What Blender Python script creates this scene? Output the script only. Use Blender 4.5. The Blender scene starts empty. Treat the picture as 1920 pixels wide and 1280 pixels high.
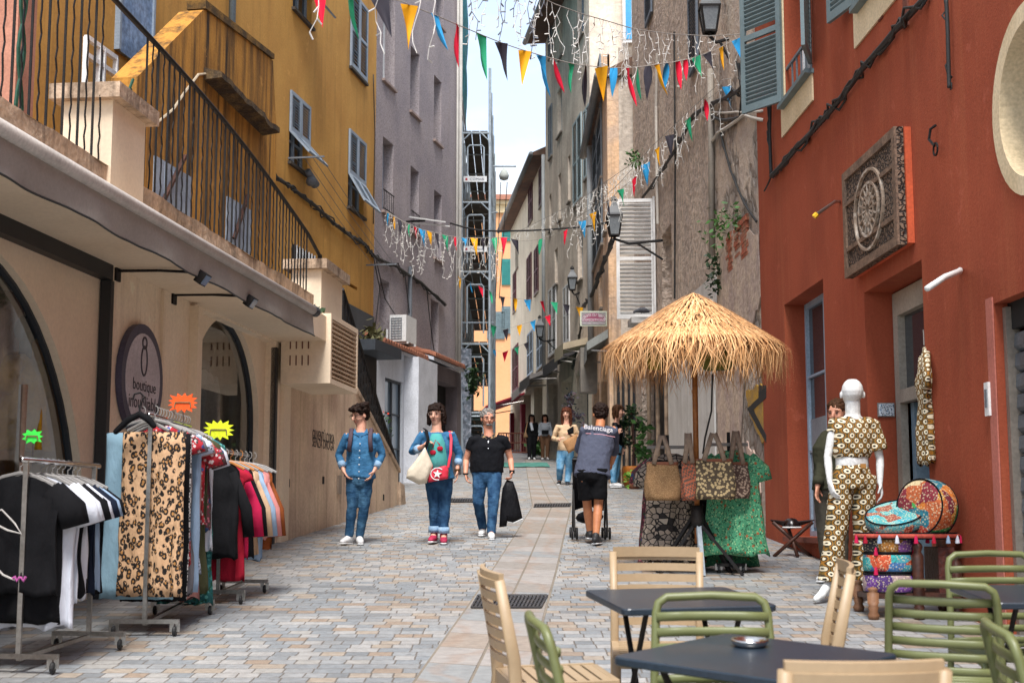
import bpy, math, random
from math import sin, cos, pi, atan, atan2, sqrt, radians, floor
from mathutils import Vector as V, Matrix, Euler, noise
SC = bpy.context.scene
COL = SC.collection
R = random.Random(11)
# camera geometry: street rises away from the camera at slope S, eye 1.5 m above it
F, TH, H, S = 2667., atan(340/2667), 1.5, .0734
CT, ST_ = cos(TH), sin(TH)
CAM = V((0, 0, H))
def ray(px, py):
    u = (px-960)/F; v = (640-py)/F
    return V((u, CT-v*ST_, ST_+v*CT))
def gnd(px, py):
    r = ray(px, py); return CAM + r*(H/(S*r.y-r.z))
def at(px, py, Y):
    r = ray(px, py); return CAM + r*(Y/r.y)
def G(x, y): return V((x, y, S*y))
def hx(s, k=1.):
    s = s.lstrip('#'); o = []
    for i in (0, 2, 4):
        c = int(s[i:i+2], 16)/255.
        o.append(k*(c/12.92 if c <= .04045 else ((c+.055)/1.055)**2.4))
    return tuple(o)

# ---------------------------------------------------------------- materials
class NT:
    def __init__(s, name):
        s.m = bpy.data.materials.new(name); s.m.use_nodes = True
        s.t = s.m.node_tree; s.b = s.t.nodes['Principled BSDF']
    def n(s, ty, **kw):
        nd = s.t.nodes.new('ShaderNode'+ty)
        for k, v in kw.items():
            if k[0] == '_':
                setattr(nd, k[1:], v)
            else:
                key = int(k[1:]) if k[0] == 'i' and k[1:].isdigit() else k.replace('_', ' ')
                s.set(nd.inputs[key], v)
        return nd
    def set(s, inp, v):
        if isinstance(v, bpy.types.NodeSocket): s.t.links.new(v, inp)
        elif isinstance(v, bpy.types.Node): s.t.links.new(v.outputs[0], inp)
        elif isinstance(v, (tuple, list)) and inp.type == 'RGBA' and len(v) == 3: inp.default_value = (*v, 1)
        else: inp.default_value = v
    def ma(s, op, a, b=0., c=None):
        nd = s.n('Math', _operation=op); s.set(nd.inputs[0], a); s.set(nd.inputs[1], b)
        if c is not None: s.set(nd.inputs[2], c)
        return nd.outputs[0]
    def mix(s, f, a, b, bt='MIX'):
        nd = s.n('MixRGB', _blend_type=bt); s.set(nd.inputs[0], f); s.set(nd.inputs[1], a); s.set(nd.inputs[2], b)
        return nd.outputs[0]
    def ramp(s, f, stops, interp='LINEAR'):
        nd = s.n('ValToRGB'); s.set(nd.inputs[0], f); e = nd.color_ramp; e.interpolation = interp
        while len(e.elements) < len(stops): e.elements.new(.5)
        for el, (p, c) in zip(e.elements, stops):
            el.position = p; el.color = (*c, 1) if not isinstance(c, (int, float)) else (c, c, c, 1)
        return nd.outputs[0]
    def co(s, scale=None, rot=None):
        o = s.n('TexCoord').outputs['Object']
        if scale is None and rot is None: return o
        mp = s.n('Mapping', Vector=o)
        if scale: mp.inputs['Scale'].default_value = scale
        if rot: mp.inputs['Rotation'].default_value = rot
        return mp.outputs[0]
    def noise(s, scale, detail=4, vec=None, rough=.55, dist=0.):
        return s.n('TexNoise', Vector=vec if vec is not None else s.co(), Scale=scale, Detail=detail, Roughness=rough, Distortion=dist).outputs[0]
    def bump(s, h, st=.5, d=.01):
        nd = s.n('Bump', Height=h, Strength=st, Distance=d)
        s.set(s.b.inputs['Normal'], nd); return nd
    def fin(s, col, rough=.8, metal=0., spec=.4):
        s.set(s.b.inputs['Base Color'], col); s.set(s.b.inputs['Roughness'], rough)
        s.b.inputs['Metallic'].default_value = metal; s.b.inputs['Specular IOR Level'].default_value = spec
        return s.m
MC = {}
def mat(name, col, rough=.8, col2=None, vs=2.5, lo=.42, hi=.68, fine=.12, fs=40, bump=0., bs=50, bd=.01, metal=0., streak=None, sk=.5, spec=.4, slo=.5):
    """Painted / plain surface: base colour, patches of col2, fine mottling, optional vertical streaks and bump."""
    if name in MC: return MC[name]
    t = NT(name)
    if isinstance(col, str): col = hx(col)
    if isinstance(col2, str): col2 = hx(col2)
    if col2 is None: col2 = tuple(c*.8 for c in col)
    f = t.ramp(t.noise(vs, 6), [(lo, 0.), (hi, 1.)])
    c = t.mix(f, col, col2)
    if streak is not None:
        if isinstance(streak, str): streak = hx(streak)
        q = t.noise(1., 5, t.co((5, 5, .35)), .65)
        c = t.mix(t.ma('MULTIPLY', t.ramp(q, [(slo, 0.), (slo+.22, 1.)]), sk), c, streak)
    if streak is not None: c = t.mix(t.ramp(t.noise(3.7, 9, rough=.68), [(.62, 0.), (.66, .3)]), c, tuple(min(1, q*1.35+.03) for q in col)); c = t.mix(t.ramp(t.noise(6.3, 9, t.co((1, 1, .6)), .7), [(.64, 0.), (.67, .28)]), c, tuple(q*.55 for q in col))
    g = t.noise(fs, 3)
    c = t.mix(1., c, t.ramp(g, [(.3, 1.-fine*1.6), (.7, 1.+fine)]), 'MULTIPLY')
    if bump: t.bump(t.noise(bs, 5), bump, bd)
    MC[name] = t.fin(c, rough, metal, spec); return MC[name]
def glass(name, col=(.02, .025, .03), rough=.06):
    if name in MC: return MC[name]
    t = NT(name); MC[name] = t.fin(t.mix(t.noise(1.5), col, tuple(c*2 for c in col)), rough, 0, .7); return MC[name]

# ---------------------------------------------------------------- mesh builder
def wmat(o):
    m = Matrix.Identity(4)
    while o: m = Matrix.Translation(o.location) @ o.rotation_euler.to_matrix().to_4x4() @ m; o = o.parent
    return m
class MB:
    def __init__(s): s.v = []; s.f = []
    def add(s, vs, fs):
        n = len(s.v); s.v += [V(p) for p in vs]; s.f += [tuple(n+i for i in f) for f in fs]; return s
    def hexa(s, p):   # 8 corners: bottom 0-3 ccw, top 4-7
        return s.add(p, [(3, 2, 1, 0), (4, 5, 6, 7), (0, 1, 5, 4), (1, 2, 6, 5), (2, 3, 7, 6), (3, 0, 4, 7)])
    def bx(s, x0, x1, y0, y1, z0, z1):
        return s.hexa([(x0, y0, z0), (x1, y0, z0), (x1, y1, z0), (x0, y1, z0), (x0, y0, z1), (x1, y0, z1), (x1, y1, z1), (x0, y1, z1)])
    def ob(s, c, sz, m=None):
        c = V(c); a, b, d = sz[0]/2, sz[1]/2, sz[2]/2
        p = [V(q) for q in ((-a, -b, -d), (a, -b, -d), (a, b, -d), (-a, b, -d), (-a, -b, d), (a, -b, d), (a, b, d), (-a, b, d))]
        return s.hexa([c+(m @ q if m else q) for q in p])
    def bar(s, a, b, w, t=None, up=V((0, 0, 1))):
        a = V(a); b = V(b); d = b-a; L = d.length
        if L < 1e-6: return s
        y = d/L; x = y.cross(up)
        if x.length < 1e-4: x = y.cross(V((1, 0, 0)))
        x.normalize(); z = x.cross(y)
        return s.ob((a+b)/2, (w, L, t or w), Matrix((x, y, z)).transposed())
    def loft(s, rings, cap=True):
        n = len(rings[0]); k = len(s.v)
        for r in rings: s.v += [V(p) for p in r]
        for i in range(len(rings)-1):
            for j in range(n):
                a = k+i*n+j; b = k+i*n+(j+1) % n; s.f.append((a, b, b+n, a+n))
        if cap:
            s.f.append(tuple(k+j for j in reversed(range(n)))); s.f.append(tuple(k+(len(rings)-1)*n+j for j in range(n)))
        return s
    def tube(s, pts, r, n=6, cap=True):
        return s.el(pts, [(q, q) for q in (r if isinstance(r, (list, tuple)) else [r]*len(pts))], n=n, rnd=False, cap=cap)
    def el(s, pts, rads, side=V((1, 0, 0)), n=12, rnd=True, cap=True, e=1.):
        pts = [V(p) for p in pts]; rads = [(q, q) if isinstance(q, (int, float)) else q for q in rads]
        P = []; N = len(pts)
        for i in range(N):
            t = (pts[min(i+1, N-1)]-pts[max(i-1, 0)])
            t = t.normalized() if t.length > 1e-9 else V((0, 0, 1))
            P.append((pts[i], t, rads[i]))
        if rnd:
            def ends(c, t, rr, sg):
                q = min(rr); o = []
                for a in (30, 60, 80): o.append((c+t*sg*q*sin(radians(a)), t, (rr[0]*cos(radians(a)), rr[1]*cos(radians(a)))))
                return o
            P = list(reversed(ends(*P[0], -1)))+P+ends(*P[-1], 1)
        rings = []; prev = None
        for c, t, rr in P:
            x = (prev if prev is not None else side); x = x-t*x.dot(t)
            if x.length < 1e-3: x = t.orthogonal()
            x.normalize(); y = t.cross(x)
            if prev is None or True: prev = x
            rg = []
            for j in range(n):
                a = 2*pi*j/n; ca, sa = cos(a), sin(a)
                if e != 1.: ca = math.copysign(abs(ca)**e, ca); sa = math.copysign(abs(sa)**e, sa)
                rg.append(c+x*rr[0]*ca+y*rr[1]*sa)
            rings.append(rg)
        return s.loft(rings, cap)
    def sph(s, c, r, n=12, m=None):
        if isinstance(r, (int, float)): r = (r, r, r)
        c = V(c); rings = []
        for i in range(1, n//2):
            a = pi*i/(n//2); rg = []
            for j in range(n):
                b = 2*pi*j/n; p = V((r[0]*sin(a)*cos(b), r[1]*sin(a)*sin(b), -r[2]*cos(a)))
                rg.append(c+(m @ p if m else p))
            rings.append(rg)
        return s.loft(rings)
    def lathe(s, prof, c=(0, 0, 0), n=20, cap=True):
        c = V(c)
        return s.loft([[c+V((r*cos(2*pi*j/n), r*sin(2*pi*j/n), z)) for j in range(n)] for r, z in prof], cap)
    def grid(s, fn, nu, nv):
        k = len(s.v)
        for i in range(nu+1):
            for j in range(nv+1): s.v.append(V(fn(i/nu, j/nv)))
        for i in range(nu):
            for j in range(nv):
                a = k+i*(nv+1)+j; s.f.append((a, a+1, a+nv+2, a+nv+1))
        return s
    def xf(s, m):
        s.v = [m @ p for p in s.v]; return s
    def build(s, name, m, parent=None, w=True, smooth=False, loc=None):
        """w: the vertices are world coordinates (else local to the parent)."""
        vs = s.v; o_loc = V((0, 0, 0))
        if parent is not None and w:
            im = wmat(parent).inverted(); vs = [im @ p for p in vs]
        elif parent is None and w:
            if loc is None:
                lo = [min(p[i] for p in vs) for i in range(3)]; hi = [max(p[i] for p in vs) for i in range(3)]
                loc = V(((lo[0]+hi[0])/2, (lo[1]+hi[1])/2, lo[2]))
            o_loc = V(loc); vs = [p-o_loc for p in vs]
        me = bpy.data.meshes.new(name); me.from_pydata([tuple(p) for p in vs], [], s.f); me.validate()
        if m: me.materials.append(m)
        if smooth:
            me.polygons.foreach_set('use_smooth', [True]*len(me.polygons))
        o = bpy.data.objects.new(name, me); COL.objects.link(o); o.location = o_loc
        if parent is not None: o.parent = parent
        me.update(); return o
def tag(o, label, cat, group=None):
    o['label'] = label; o['category'] = cat
    if group: o['group'] = group
    return o
def thing(name, label, cat, loc=(0, 0, 0), rz=0., group=None):
    o = bpy.data.objects.new(name, None); COL.objects.link(o); o.location = loc; o.rotation_euler = (0, 0, rz)
    o.empty_display_size = .1
    return tag(o, label, cat, group)
def struct(o): o['kind'] = 'structure'; return o
def dup(root, loc, rz=0., label=None):
    def cp(o, par):
        c = o.copy(); COL.objects.link(c)
        if par: c.parent = par
        for ch in o.children: cp(ch, c)
        return c
    r = cp(root, None); r.location = loc; r.rotation_euler = (0, 0, rz)
    if label: r['label'] = label
    return r
def text(body, size, m, parent, mtx, name='lettering', ext=.002, align='CENTER', sx=1., space=1.):
    """Lettering as a mesh: mtx maps text x,y,z into world space."""
    cu = bpy.data.curves.new(name, 'FONT'); cu.body = body; cu.size = size; cu.extrude = ext; cu.align_x = align; cu.space_character = space
    cu.resolution_u = 2
    ob = bpy.data.objects.new(name, cu); COL.objects.link(ob)
    bpy.context.view_layer.update()
    me = bpy.data.meshes.new_from_object(ob); bpy.data.objects.remove(ob)
    mb = MB(); mb.v = [mtx @ V((p.co.x*sx, p.co.y, p.co.z)) for p in me.vertices]; mb.f = [tuple(p.vertices) for p in me.polygons]
    return mb.build(name, m, parent)
def frame_m(o, x, y):
    x = x.normalized(); z = x.cross(y).normalized(); y = z.cross(x)
    m = Matrix((x, y, z)).transposed().to_4x4(); m.translation = o; return m
def soft(o, vox=.01, sm=4, disp=0., ds=.1):
    """Join the overlapping shells of a mesh into one continuous smooth surface."""
    r = o.modifiers.new('join', 'REMESH'); r.mode = 'VOXEL'; r.voxel_size = vox; r.use_smooth_shade = True
    if sm: q = o.modifiers.new('smooth', 'SMOOTH'); q.iterations = sm; q.factor = .5
    if disp:
        k = 'folds%g' % ds; tx = bpy.data.textures.get(k) or bpy.data.textures.new(k, 'CLOUDS'); tx.noise_scale = ds
        d = o.modifiers.new('folds', 'DISPLACE'); d.texture = tx; d.strength = disp; d.mid_level = .5
    return o

# ---------------------------------------------------------------- facades (vertical planes)
class Fac:
    def __init__(s, x, y, k, side):
        s.p = V((x, y, 0)); s.d = V((k, 1, 0)).normalized(); s.n = V((s.d.y, -s.d.x, 0))*side
    def pt(s, px, py, off=0.):
        r = ray(px, py); q = s.p+s.n*off-CAM
        return CAM+r*(q.dot(s.n)/r.dot(s.n))
    def az(s, px, py, off=0.):
        q = s.pt(px, py, off); return (q-s.p).dot(s.d), q.z
    def P(s, a, z, off=0.): return s.p+s.d*a+s.n*off+V((0, 0, z))
    def rect(s, x0, yt, x1, yb, off=0.):
        a0, zt = s.az(x0, yt, off); a1, zb = s.az(x1, yb, off)
        return (min(a0, a1), max(a0, a1), zb, zt)
    def box(s, mb, a0, a1, z0, z1, o0, o1):
        q = s.P
        p = [q(a0, z0, o0), q(a1, z0, o0), q(a1, z0, o1), q(a0, z0, o1)]
        return mb.hexa(p+[x+V((0, 0, z1-z0)) for x in p])
    def gz(s, a): return S*s.P(a, 0).y
    def m(s, a, z, off=0., flip=1):
        """matrix: x along the wall as read from the street, y up, z outwards"""
        x = s.n.cross(V((0, 0, 1)))*-1
        mm = Matrix((x, V((0, 0, 1)), s.n)).transposed().to_4x4(); mm.translation = s.P(a, z, off); return mm
    def wall(s, mb, a0, a1, z0, z1, holes=(), back=6., rev=.25, off=0.):
        """Front with rectangular openings and their reveals, plus the sides, top and back of the block."""
        A = sorted({a0, a1, *[min(max(h[i], a0), a1) for h in holes for i in (0, 1)]})
        Z = sorted({z0, z1, *[min(max(h[i], z0), z1) for h in holes for i in (2, 3)]})
        for i in range(len(A)-1):
            for j in range(len(Z)-1):
                ca, cz = (A[i]+A[i+1])/2, (Z[j]+Z[j+1])/2
                if any(h[0] < ca < h[1] and h[2] < cz < h[3] for h in holes): continue
                mb.add([s.P(A[i], Z[j], off), s.P(A[i+1], Z[j], off), s.P(A[i+1], Z[j+1], off), s.P(A[i], Z[j+1], off)], [(0, 1, 2, 3)])
        for h in holes:
            r = h[4] if len(h) > 4 else rev
            c = [(h[0], h[2]), (h[1], h[2]), (h[1], h[3]), (h[0], h[3])]
            for k in range(4):
                (p, q), (u, w) = c[k], c[(k+1) % 4]
                mb.add([s.P(p, q, off), s.P(u, w, off), s.P(u, w, off-r), s.P(p, q, off-r)], [(0, 1, 2, 3)])
        f = [s.P(a0, z0, off), s.P(a1, z0, off), s.P(a1, z1, off), s.P(a0, z1, off)]; b = [p-s.n*back for p in f]
        mb.add(f+b, [(0, 3, 7, 4), (1, 5, 6, 2), (3, 2, 6, 7), (4, 7, 6, 5)])
        return mb
# ---------------------------------------------------------------- special materials
def m_pavers():
    t = NT('stone_setts'); o = t.n('SeparateXYZ', Vector=t.co())
    wob = t.noise(6, 2)
    x = t.ma('ADD', o.outputs[0], t.ma('MULTIPLY', wob, .02)); y = t.ma('ADD', o.outputs[1], t.ma('MULTIPLY', wob, .02))
    ry = t.ma('DIVIDE', y, .15); row = t.ma('FLOOR', ry); fy = t.ma('SUBTRACT', ry, row)
    rnd = t.n('TexWhiteNoise', _noise_dimensions='1D', W=row)
    w = t.ma('ADD', t.ma('MULTIPLY', rnd.outputs[0], .09), .125)
    rx = t.ma('ADD', t.ma('DIVIDE', x, w), t.ma('MULTIPLY', rnd.outputs[0], 37.3)); colu = t.ma('FLOOR', rx); fx = t.ma('SUBTRACT', rx, colu)
    idv = t.n('CombineXYZ', X=colu, Y=row)
    wn = t.n('TexWhiteNoise', _noise_dimensions='2D', Vector=idv)
    c = t.ramp(wn.outputs[0], [(0, hx('888d91')), (.2, hx('96999b')), (.36, hx('a6a5a3')), (.52, hx('a39789')), (.64, hx('8f9294')), (.76, hx('998878')), (.84, hx('a19f9b')), (.93, hx('7c8083'))], 'CONSTANT')
    patch = t.noise(.45, 3)
    c = t.mix(t.ramp(patch, [(.45, 0.), (.7, .15)]), c, hx('a8927c'))
    c = t.mix(1., c, t.ramp(t.noise(22, 6), [(.25, .72), (.75, 1.18)]), 'MULTIPLY')
    ex = t.ma('MULTIPLY', t.ma('MINIMUM', fx, t.ma('SUBTRACT', 1., fx)), w); ey = t.ma('MULTIPLY', t.ma('MINIMUM', fy, t.ma('SUBTRACT', 1., fy)), .15)
    e = t.ma('MINIMUM', ex, ey)
    e = t.ma('ADD', e, t.ma('MULTIPLY', t.ma('SUBTRACT', t.noise(35, 3), .5), .008))
    j = t.ramp(t.ma('MULTIPLY', e, 60.), [(.12, 0.), (.42, 1.)])
    c = t.mix(j, hx('686159'), c)
    dirt = t.ramp(t.noise(1.3, 7, rough=.7), [(.5, 0.), (.75, .35)])
    c = t.mix(dirt, c, hx('6d6660'))
    gum = t.n('TexVoronoi', Vector=t.co(), Scale=2.3); c = t.mix(t.ramp(gum.outputs['Distance'], [(.035, .5), (.06, 0.)]), c, hx('4a4642'))
    big = t.noise(.35, 5); c = t.mix(1., c, t.ramp(big, [(.35, .72), (.65, .93)]), 'MULTIPLY')
    hgt = t.ma('ADD', t.ma('MULTIPLY', j, .6), t.ma('ADD', t.ma('MULTIPLY', wn.outputs[0], .35), t.ma('MULTIPLY', t.noise(30, 5), .5)))
    t.bump(hgt, .5, .012)
    return t.fin(c, .55, 0, .5)
def m_slabs():
    t = NT('channel_slabs'); o = t.n('SeparateXYZ', Vector=t.co())
    y = t.ma('ADD', o.outputs[1], t.ma('MULTIPLY', o.outputs[0], .35))
    ry = t.ma('DIVIDE', y, .62); row = t.ma('FLOOR', ry); fy = t.ma('SUBTRACT', ry, row)
    wn = t.n('TexWhiteNoise', _noise_dimensions='1D', W=row)
    c = t.ramp(wn.outputs[0], [(0, hx('9b938b')), (.25, hx('a7a09a')), (.5, hx('988d82')), (.7, hx('969796')), (.85, hx('a29487'))], 'CONSTANT')
    band = t.n('TexWave', Vector=t.co((1, 1, 1)), Scale=.9, Distortion=14., Detail=4., Detail_Scale=.8)
    c = t.mix(t.ramp(band.outputs[0], [(.6, 0.), (1., .3)]), c, hx('a07f66'))
    c = t.mix(1., c, t.ramp(t.noise(14, 6), [(.25, .78), (.75, 1.15)]), 'MULTIPLY')
    e = t.ma('MINIMUM', fy, t.ma('SUBTRACT', 1., fy))
    j = t.ramp(e, [(.008, 0.), (.022, 1.)])
    c = t.mix(1., t.mix(j, hx('857b70'), c), (.76, .77, .78), 'MULTIPLY')
    t.bump(t.ma('ADD', j, t.noise(25, 5)), .35, .01)
    return t.fin(c, .6, 0, .45)
def m_crepi(name, col, col2, bs=16, bd=.12, st=1.):
    t = NT(name)
    n1 = t.noise(bs, 6, rough=.62); n2 = t.noise(1.1, 6)
    c = t.mix(t.ramp(n2, [(.38, 0.), (.66, 1.)]), hx(col), hx(col2))
    c = t.mix(1., c, t.ramp(n1, [(.32, .62), (.6, 1.15)]), 'MULTIPLY')
    q = t.noise(1., 5, t.co((3, 3, .25)), .65)
    c = t.mix(t.ma('MULTIPLY', t.ramp(q, [(.55, 0.), (.75, 1.)]), .25), c, hx('7d7064'))
    t.bump(n1, st, bd)
    return t.fin(c, .95, 0, .2)
def m_rubble():
    t = NT('rubble_plaster')
    vo = t.n('TexVoronoi', Vector=t.mix(.12, t.co(), t.n('TexNoise', Vector=t.co(), Scale=3.).outputs[1]), Scale=4.2, _feature='DISTANCE_TO_EDGE')
    vc = t.n('TexVoronoi', Vector=t.mix(.12, t.co(), t.n('TexNoise', Vector=t.co(), Scale=3.).outputs[1]), Scale=4.2)
    stone = t.mix(.55, t.ramp(t.n('SeparateXYZ', Vector=vc.outputs['Color']).outputs[0], [(0, hx('8f8176')), (.4, hx('ad9d8e')), (.7, hx('bca998')), (1, hx('96705a'))]), t.ramp(t.noise(9, 6), [(.3, .1), (.7, .36)]))
    stone = t.mix(t.ramp(vo.outputs[0], [(.02, 1.), (.07, 0.)]), stone, hx('6a5e54'))
    pl = t.mix(t.ramp(t.noise(1.4, 6), [(.4, 0.), (.65, 1.)]), hx('d6c3b0'), hx('bfaea2'))
    msk = t.ramp(t.noise(.8, 7, rough=.62), [(.5, 0.), (.56, .8)])
    c = t.mix(msk, pl, stone)
    t.bump(t.ma('ADD', t.ma('MULTIPLY', t.ma('MULTIPLY', msk, vo.outputs[0]), 3.), t.ma('ADD', t.ma('MULTIPLY', msk, -1.), t.ma('MULTIPLY', t.noise(7, 7, rough=.65), 1.6))), 1., .11)
    return t.fin(c, .95, 0, .2)
def m_leopard():
    t = NT('leopard_print'); v = t.co((44, 44, 32))
    d = t.n('TexVoronoi', Vector=t.mix(.35, v, t.n('TexNoise', Vector=v, Scale=1.).outputs[1]), Scale=1.)
    r = t.ramp(d.outputs['Distance'], [(.2, hx('a3733f')), (.27, hx('120d0b')), (.5, hx('120d0b')), (.56, hx('c09a76'))])
    gap = t.ramp(t.noise(1.6, 2, v), [(.6, 0.), (.63, 1.)])
    t.bump(t.noise(11, 4, t.co((1.4, 1.4, .45))), .7, .045); 
    return t.fin(t.mix(gap, r, hx('bd9672')), .8)
def m_rings():
    t = NT('ring_print'); o = t.n('SeparateXYZ', Vector=t.co())
    s = .074
    u = t.ma('DIVIDE', t.ma('ADD', o.outputs[0], t.ma('MULTIPLY', o.outputs[1], .5)), s); w = t.ma('DIVIDE', o.outputs[2], s*.56)
    row = t.ma('FLOOR', w); u = t.ma('ADD', u, t.ma('MULTIPLY', t.ma('FLOORED_MODULO', row, 2.), .5))
    fu = t.ma('SUBTRACT', t.ma('FRACT', u), .5); fw = t.ma('MULTIPLY', t.ma('SUBTRACT', t.ma('FRACT', w), .5), .56)
    r = t.ma('SQRT', t.ma('ADD', t.ma('MULTIPLY', fu, fu), t.ma('MULTIPLY', fw, fw)))
    c = t.ramp(r, [(0, hx('0f0d0c')), (.1, hx('0f0d0c')), (.12, hx('d9cdb0')), (.25, hx('d9cdb0')), (.28, hx('201a12')), (.33, hx('3a2f16')), (.38, hx('a06a20')), (.46, hx('6b5420')), (.52, hx('1d1a14'))], 'LINEAR')
    t.bump(t.noise(9, 3), .4, .03)
    return t.fin(c, .75)
def m_floral(name, base, c1, c2, sc=38):
    t = NT(name)
    a = t.n('TexVoronoi', Vector=t.co(), Scale=sc); b = t.n('TexVoronoi', Vector=t.co(), Scale=sc*.42)
    c = t.mix(t.ramp(a.outputs['Distance'], [(.28, 1.), (.36, 0.)]), hx(base), hx(c1))
    c = t.mix(t.ramp(b.outputs['Distance'], [(.2, 1.), (.25, 0.)]), c, hx(c2))
    c = t.mix(t.ramp(t.noise(sc*1.6, 2), [(.55, 0.), (.62, 1.)]), c, hx('1c4a32' if base[0] in '2345' else '30302e'))
    t.bump(t.noise(11, 4, t.co((1.4, 1.4, .45))), .7, .045); return t.fin(c, .85)
def m_abstract():
    t = NT('abstract_print'); v = t.mix(.2, t.co((20, 20, 25)), t.n('TexNoise', Vector=t.co(), Scale=7.).outputs[1])
    e = t.n('TexVoronoi', Vector=v, Scale=1., _feature='DISTANCE_TO_EDGE', Randomness=.8)
    g = t.n('TexVoronoi', Vector=v, Scale=1., Randomness=.8)
    c = t.ramp(t.n('SeparateXYZ', Vector=g.outputs['Color']).outputs[0], [(0, hx('98897a')), (.5, hx('877a6e')), (.82, hx('a39687')), (.9, hx('2a2523'))], 'CONSTANT')
    t.bump(t.noise(11, 4, t.co((1.4, 1.4, .45))), .7, .045); 
    return t.fin(t.mix(t.ramp(e.outputs[0], [(.06, 1.), (.09, 0.)]), c, hx('171415')), .85)
def m_check(name, a, b, sc):
    t = NT(name); c = t.n('TexChecker', Vector=t.co((1, 1, 1), (.3, .4, .6)), Color1=hx(a), Color2=hx(b), Scale=sc)
    return t.fin(t.mix(.1, c.outputs[0], (.2, .2, .2)), .85)
def m_weave(name, a, b, sc=90, rot=(0, 0, 0), d=(.3, .45)):
    t = NT(name); vo = t.n('TexVoronoi', Vector=t.co(), Scale=sc)
    c = t.mix(t.ramp(vo.outputs['Distance'], [(d[0], 0.), (d[1], 1.)]), hx(a), hx(b))
    c = t.mix(1., c, t.ramp(t.noise(7, 4), [(.3, .75), (.7, 1.1)]), 'MULTIPLY')
    t.bump(vo.outputs['Distance'], .6, .006); return t.fin(c, .9)
def m_patch(name, cols, sc=7., seed=0.):
    t = NT(name); v = t.n('Mapping', Vector=t.co()); v.inputs['Location'].default_value = (seed, seed*1.7, seed*.3); v = v.outputs[0]
    g = t.n('TexVoronoi', Vector=v, Scale=sc, _distance='CHEBYCHEV', Randomness=.7)
    st = [(i/len(cols), hx(c)) for i, c in enumerate(cols)]
    c = t.ramp(t.n('SeparateXYZ', Vector=g.outputs['Color']).outputs[0], st, 'CONSTANT')
    w = t.n('TexVoronoi', Vector=v, Scale=sc*7)
    c = t.mix(t.ramp(w.outputs['Distance'], [(.3, .55), (.4, 0.)]), c, hx('d8c9a4'))
    c = t.mix(t.ramp(t.noise(sc*9, 3), [(.55, 0.), (.62, .5)]), c, hx('3a1520'))
    t.bump(t.noise(sc*6, 4), .5, .01); return t.fin(c, .8)
def m_denim(name, a, b, vs=9):
    t = NT(name); n1 = t.noise(vs, 5, t.co((1.6, 1.6, .9)))
    c = t.mix(t.ramp(n1, [(.4, 0.), (.7, 1.)]), hx(a), hx(b))
    c = t.mix(1., c, t.ramp(t.noise(160, 2), [(.3, .85), (.7, 1.12)]), 'MULTIPLY')
    t.bump(t.noise(16, 4, t.co((1, 1, 2.2))), .5, .02); return t.fin(c, .85, 0, .2)
def m_fabric(name, col, k=.7, bs=13, bd=.025, rough=.9):
    if name in MC: return MC[name]
    t = NT(name); c = hx(col) if isinstance(col, str) else col
    cc = t.mix(t.noise(5, 4), c, tuple(q*k for q in c))
    t.bump(t.noise(bs, 4, t.co((1.3, 1.3, .6))), .5, bd); MC[name] = t.fin(cc, rough, 0, .15); return MC[name]
def m_carved():
    t = NT('carved_wood'); v = t.co()
    e = t.n('TexVoronoi', Vector=t.mix(.08, v, t.n('TexNoise', Vector=v, Scale=9.).outputs[1]), Scale=26., _feature='DISTANCE_TO_EDGE')
    n1 = t.noise(40, 5)
    c = t.mix(t.ramp(e.outputs[0], [(.05, 0.), (.16, 1.)]), hx('2b211c'), t.mix(t.noise(3, 4), hx('8a705d'), hx('75604f')))
    c = t.mix(1., c, t.ramp(n1, [(.3, .7), (.7, 1.15)]), 'MULTIPLY')
    t.bump(t.ma('ADD', t.ramp(e.outputs[0], [(.03, 0.), (.2, 1.)]), t.ma('MULTIPLY', n1, .5)), 1., .03)
    return t.fin(c, .75)
def m_thatch():
    t = NT('dry_straw'); n1 = t.noise(30, 3, t.co((1, 1, .2)))
    oi = t.n('ObjectInfo'); g = t.n('NewGeometry')
    c = t.ramp(g.outputs['Random Per Island'], [(0, hx('cb945f')), (.3, hx('deab76')), (.6, hx('edc08d')), (.85, hx('d6a16a')), (1, hx('b28153'))])
    c = t.mix(1., c, t.ramp(n1, [(.3, .8), (.7, 1.1)]), 'MULTIPLY')
    return t.fin(c, .75, 0, .3)
PAV, SLAB = m_pavers(), m_slabs()
CREPI = m_crepi('crepi_wall', 'e0ccba', 'c6b3a6', 8, .3)
GREYCREPI = m_crepi('purple_render', 'a59a9a', '978e91', 30, .03, .8)
RUBBLE, LEO, RINGS, ABST, CARVED, THATCH = m_rubble(), m_leopard(), m_rings(), m_abstract(), m_carved(), m_thatch()
GREENF = m_floral('green_floral', '4f9a72', '93bd8b', 'a8623a')
REDF = m_floral('red_floral', 'a8222e', 'd9c6c6', '4a5fa0', 30)
BLUEF = m_floral('pale_floral', 'b9c2d6', 'd8dbe6', 'a86878', 34)
TEALF = m_floral('teal_scallop', '205a5c', '4f8f8a', '0f1c22', 24)
DARKF = m_floral('dark_floral', '5a2a34', 'a8606a', '27406a', 30)
HOUND = m_check('houndstooth', 'ccc8c6', '151415', 60)
YELLOW = mat('yellow_render', 'c8964a', .9, 'b5823c', 1.1, .35, .75, .06, 25, .25, 30, .02, streak='8a6430', sk=.45)
YSTAIN = mat('stained_yellow_render', 'bd8738', .9, 'a8742e', 1.6, .35, .7, .08, 25, .3, 30, .02, streak='2a2016', sk=1., slo=.44)
BEIGE = mat('beige_render', 'eddcc4', .85, 'dfc8ab', 1.2, .35, .75, .05, 30, .2, 24, .02, streak='9c7f66', sk=.4)
BEIGE2 = mat('beige_paint', 'e8d5bb', .8, 'dbc5a9', 1.4, .35, .8, .04, 30, .08, 24, .01)
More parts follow.
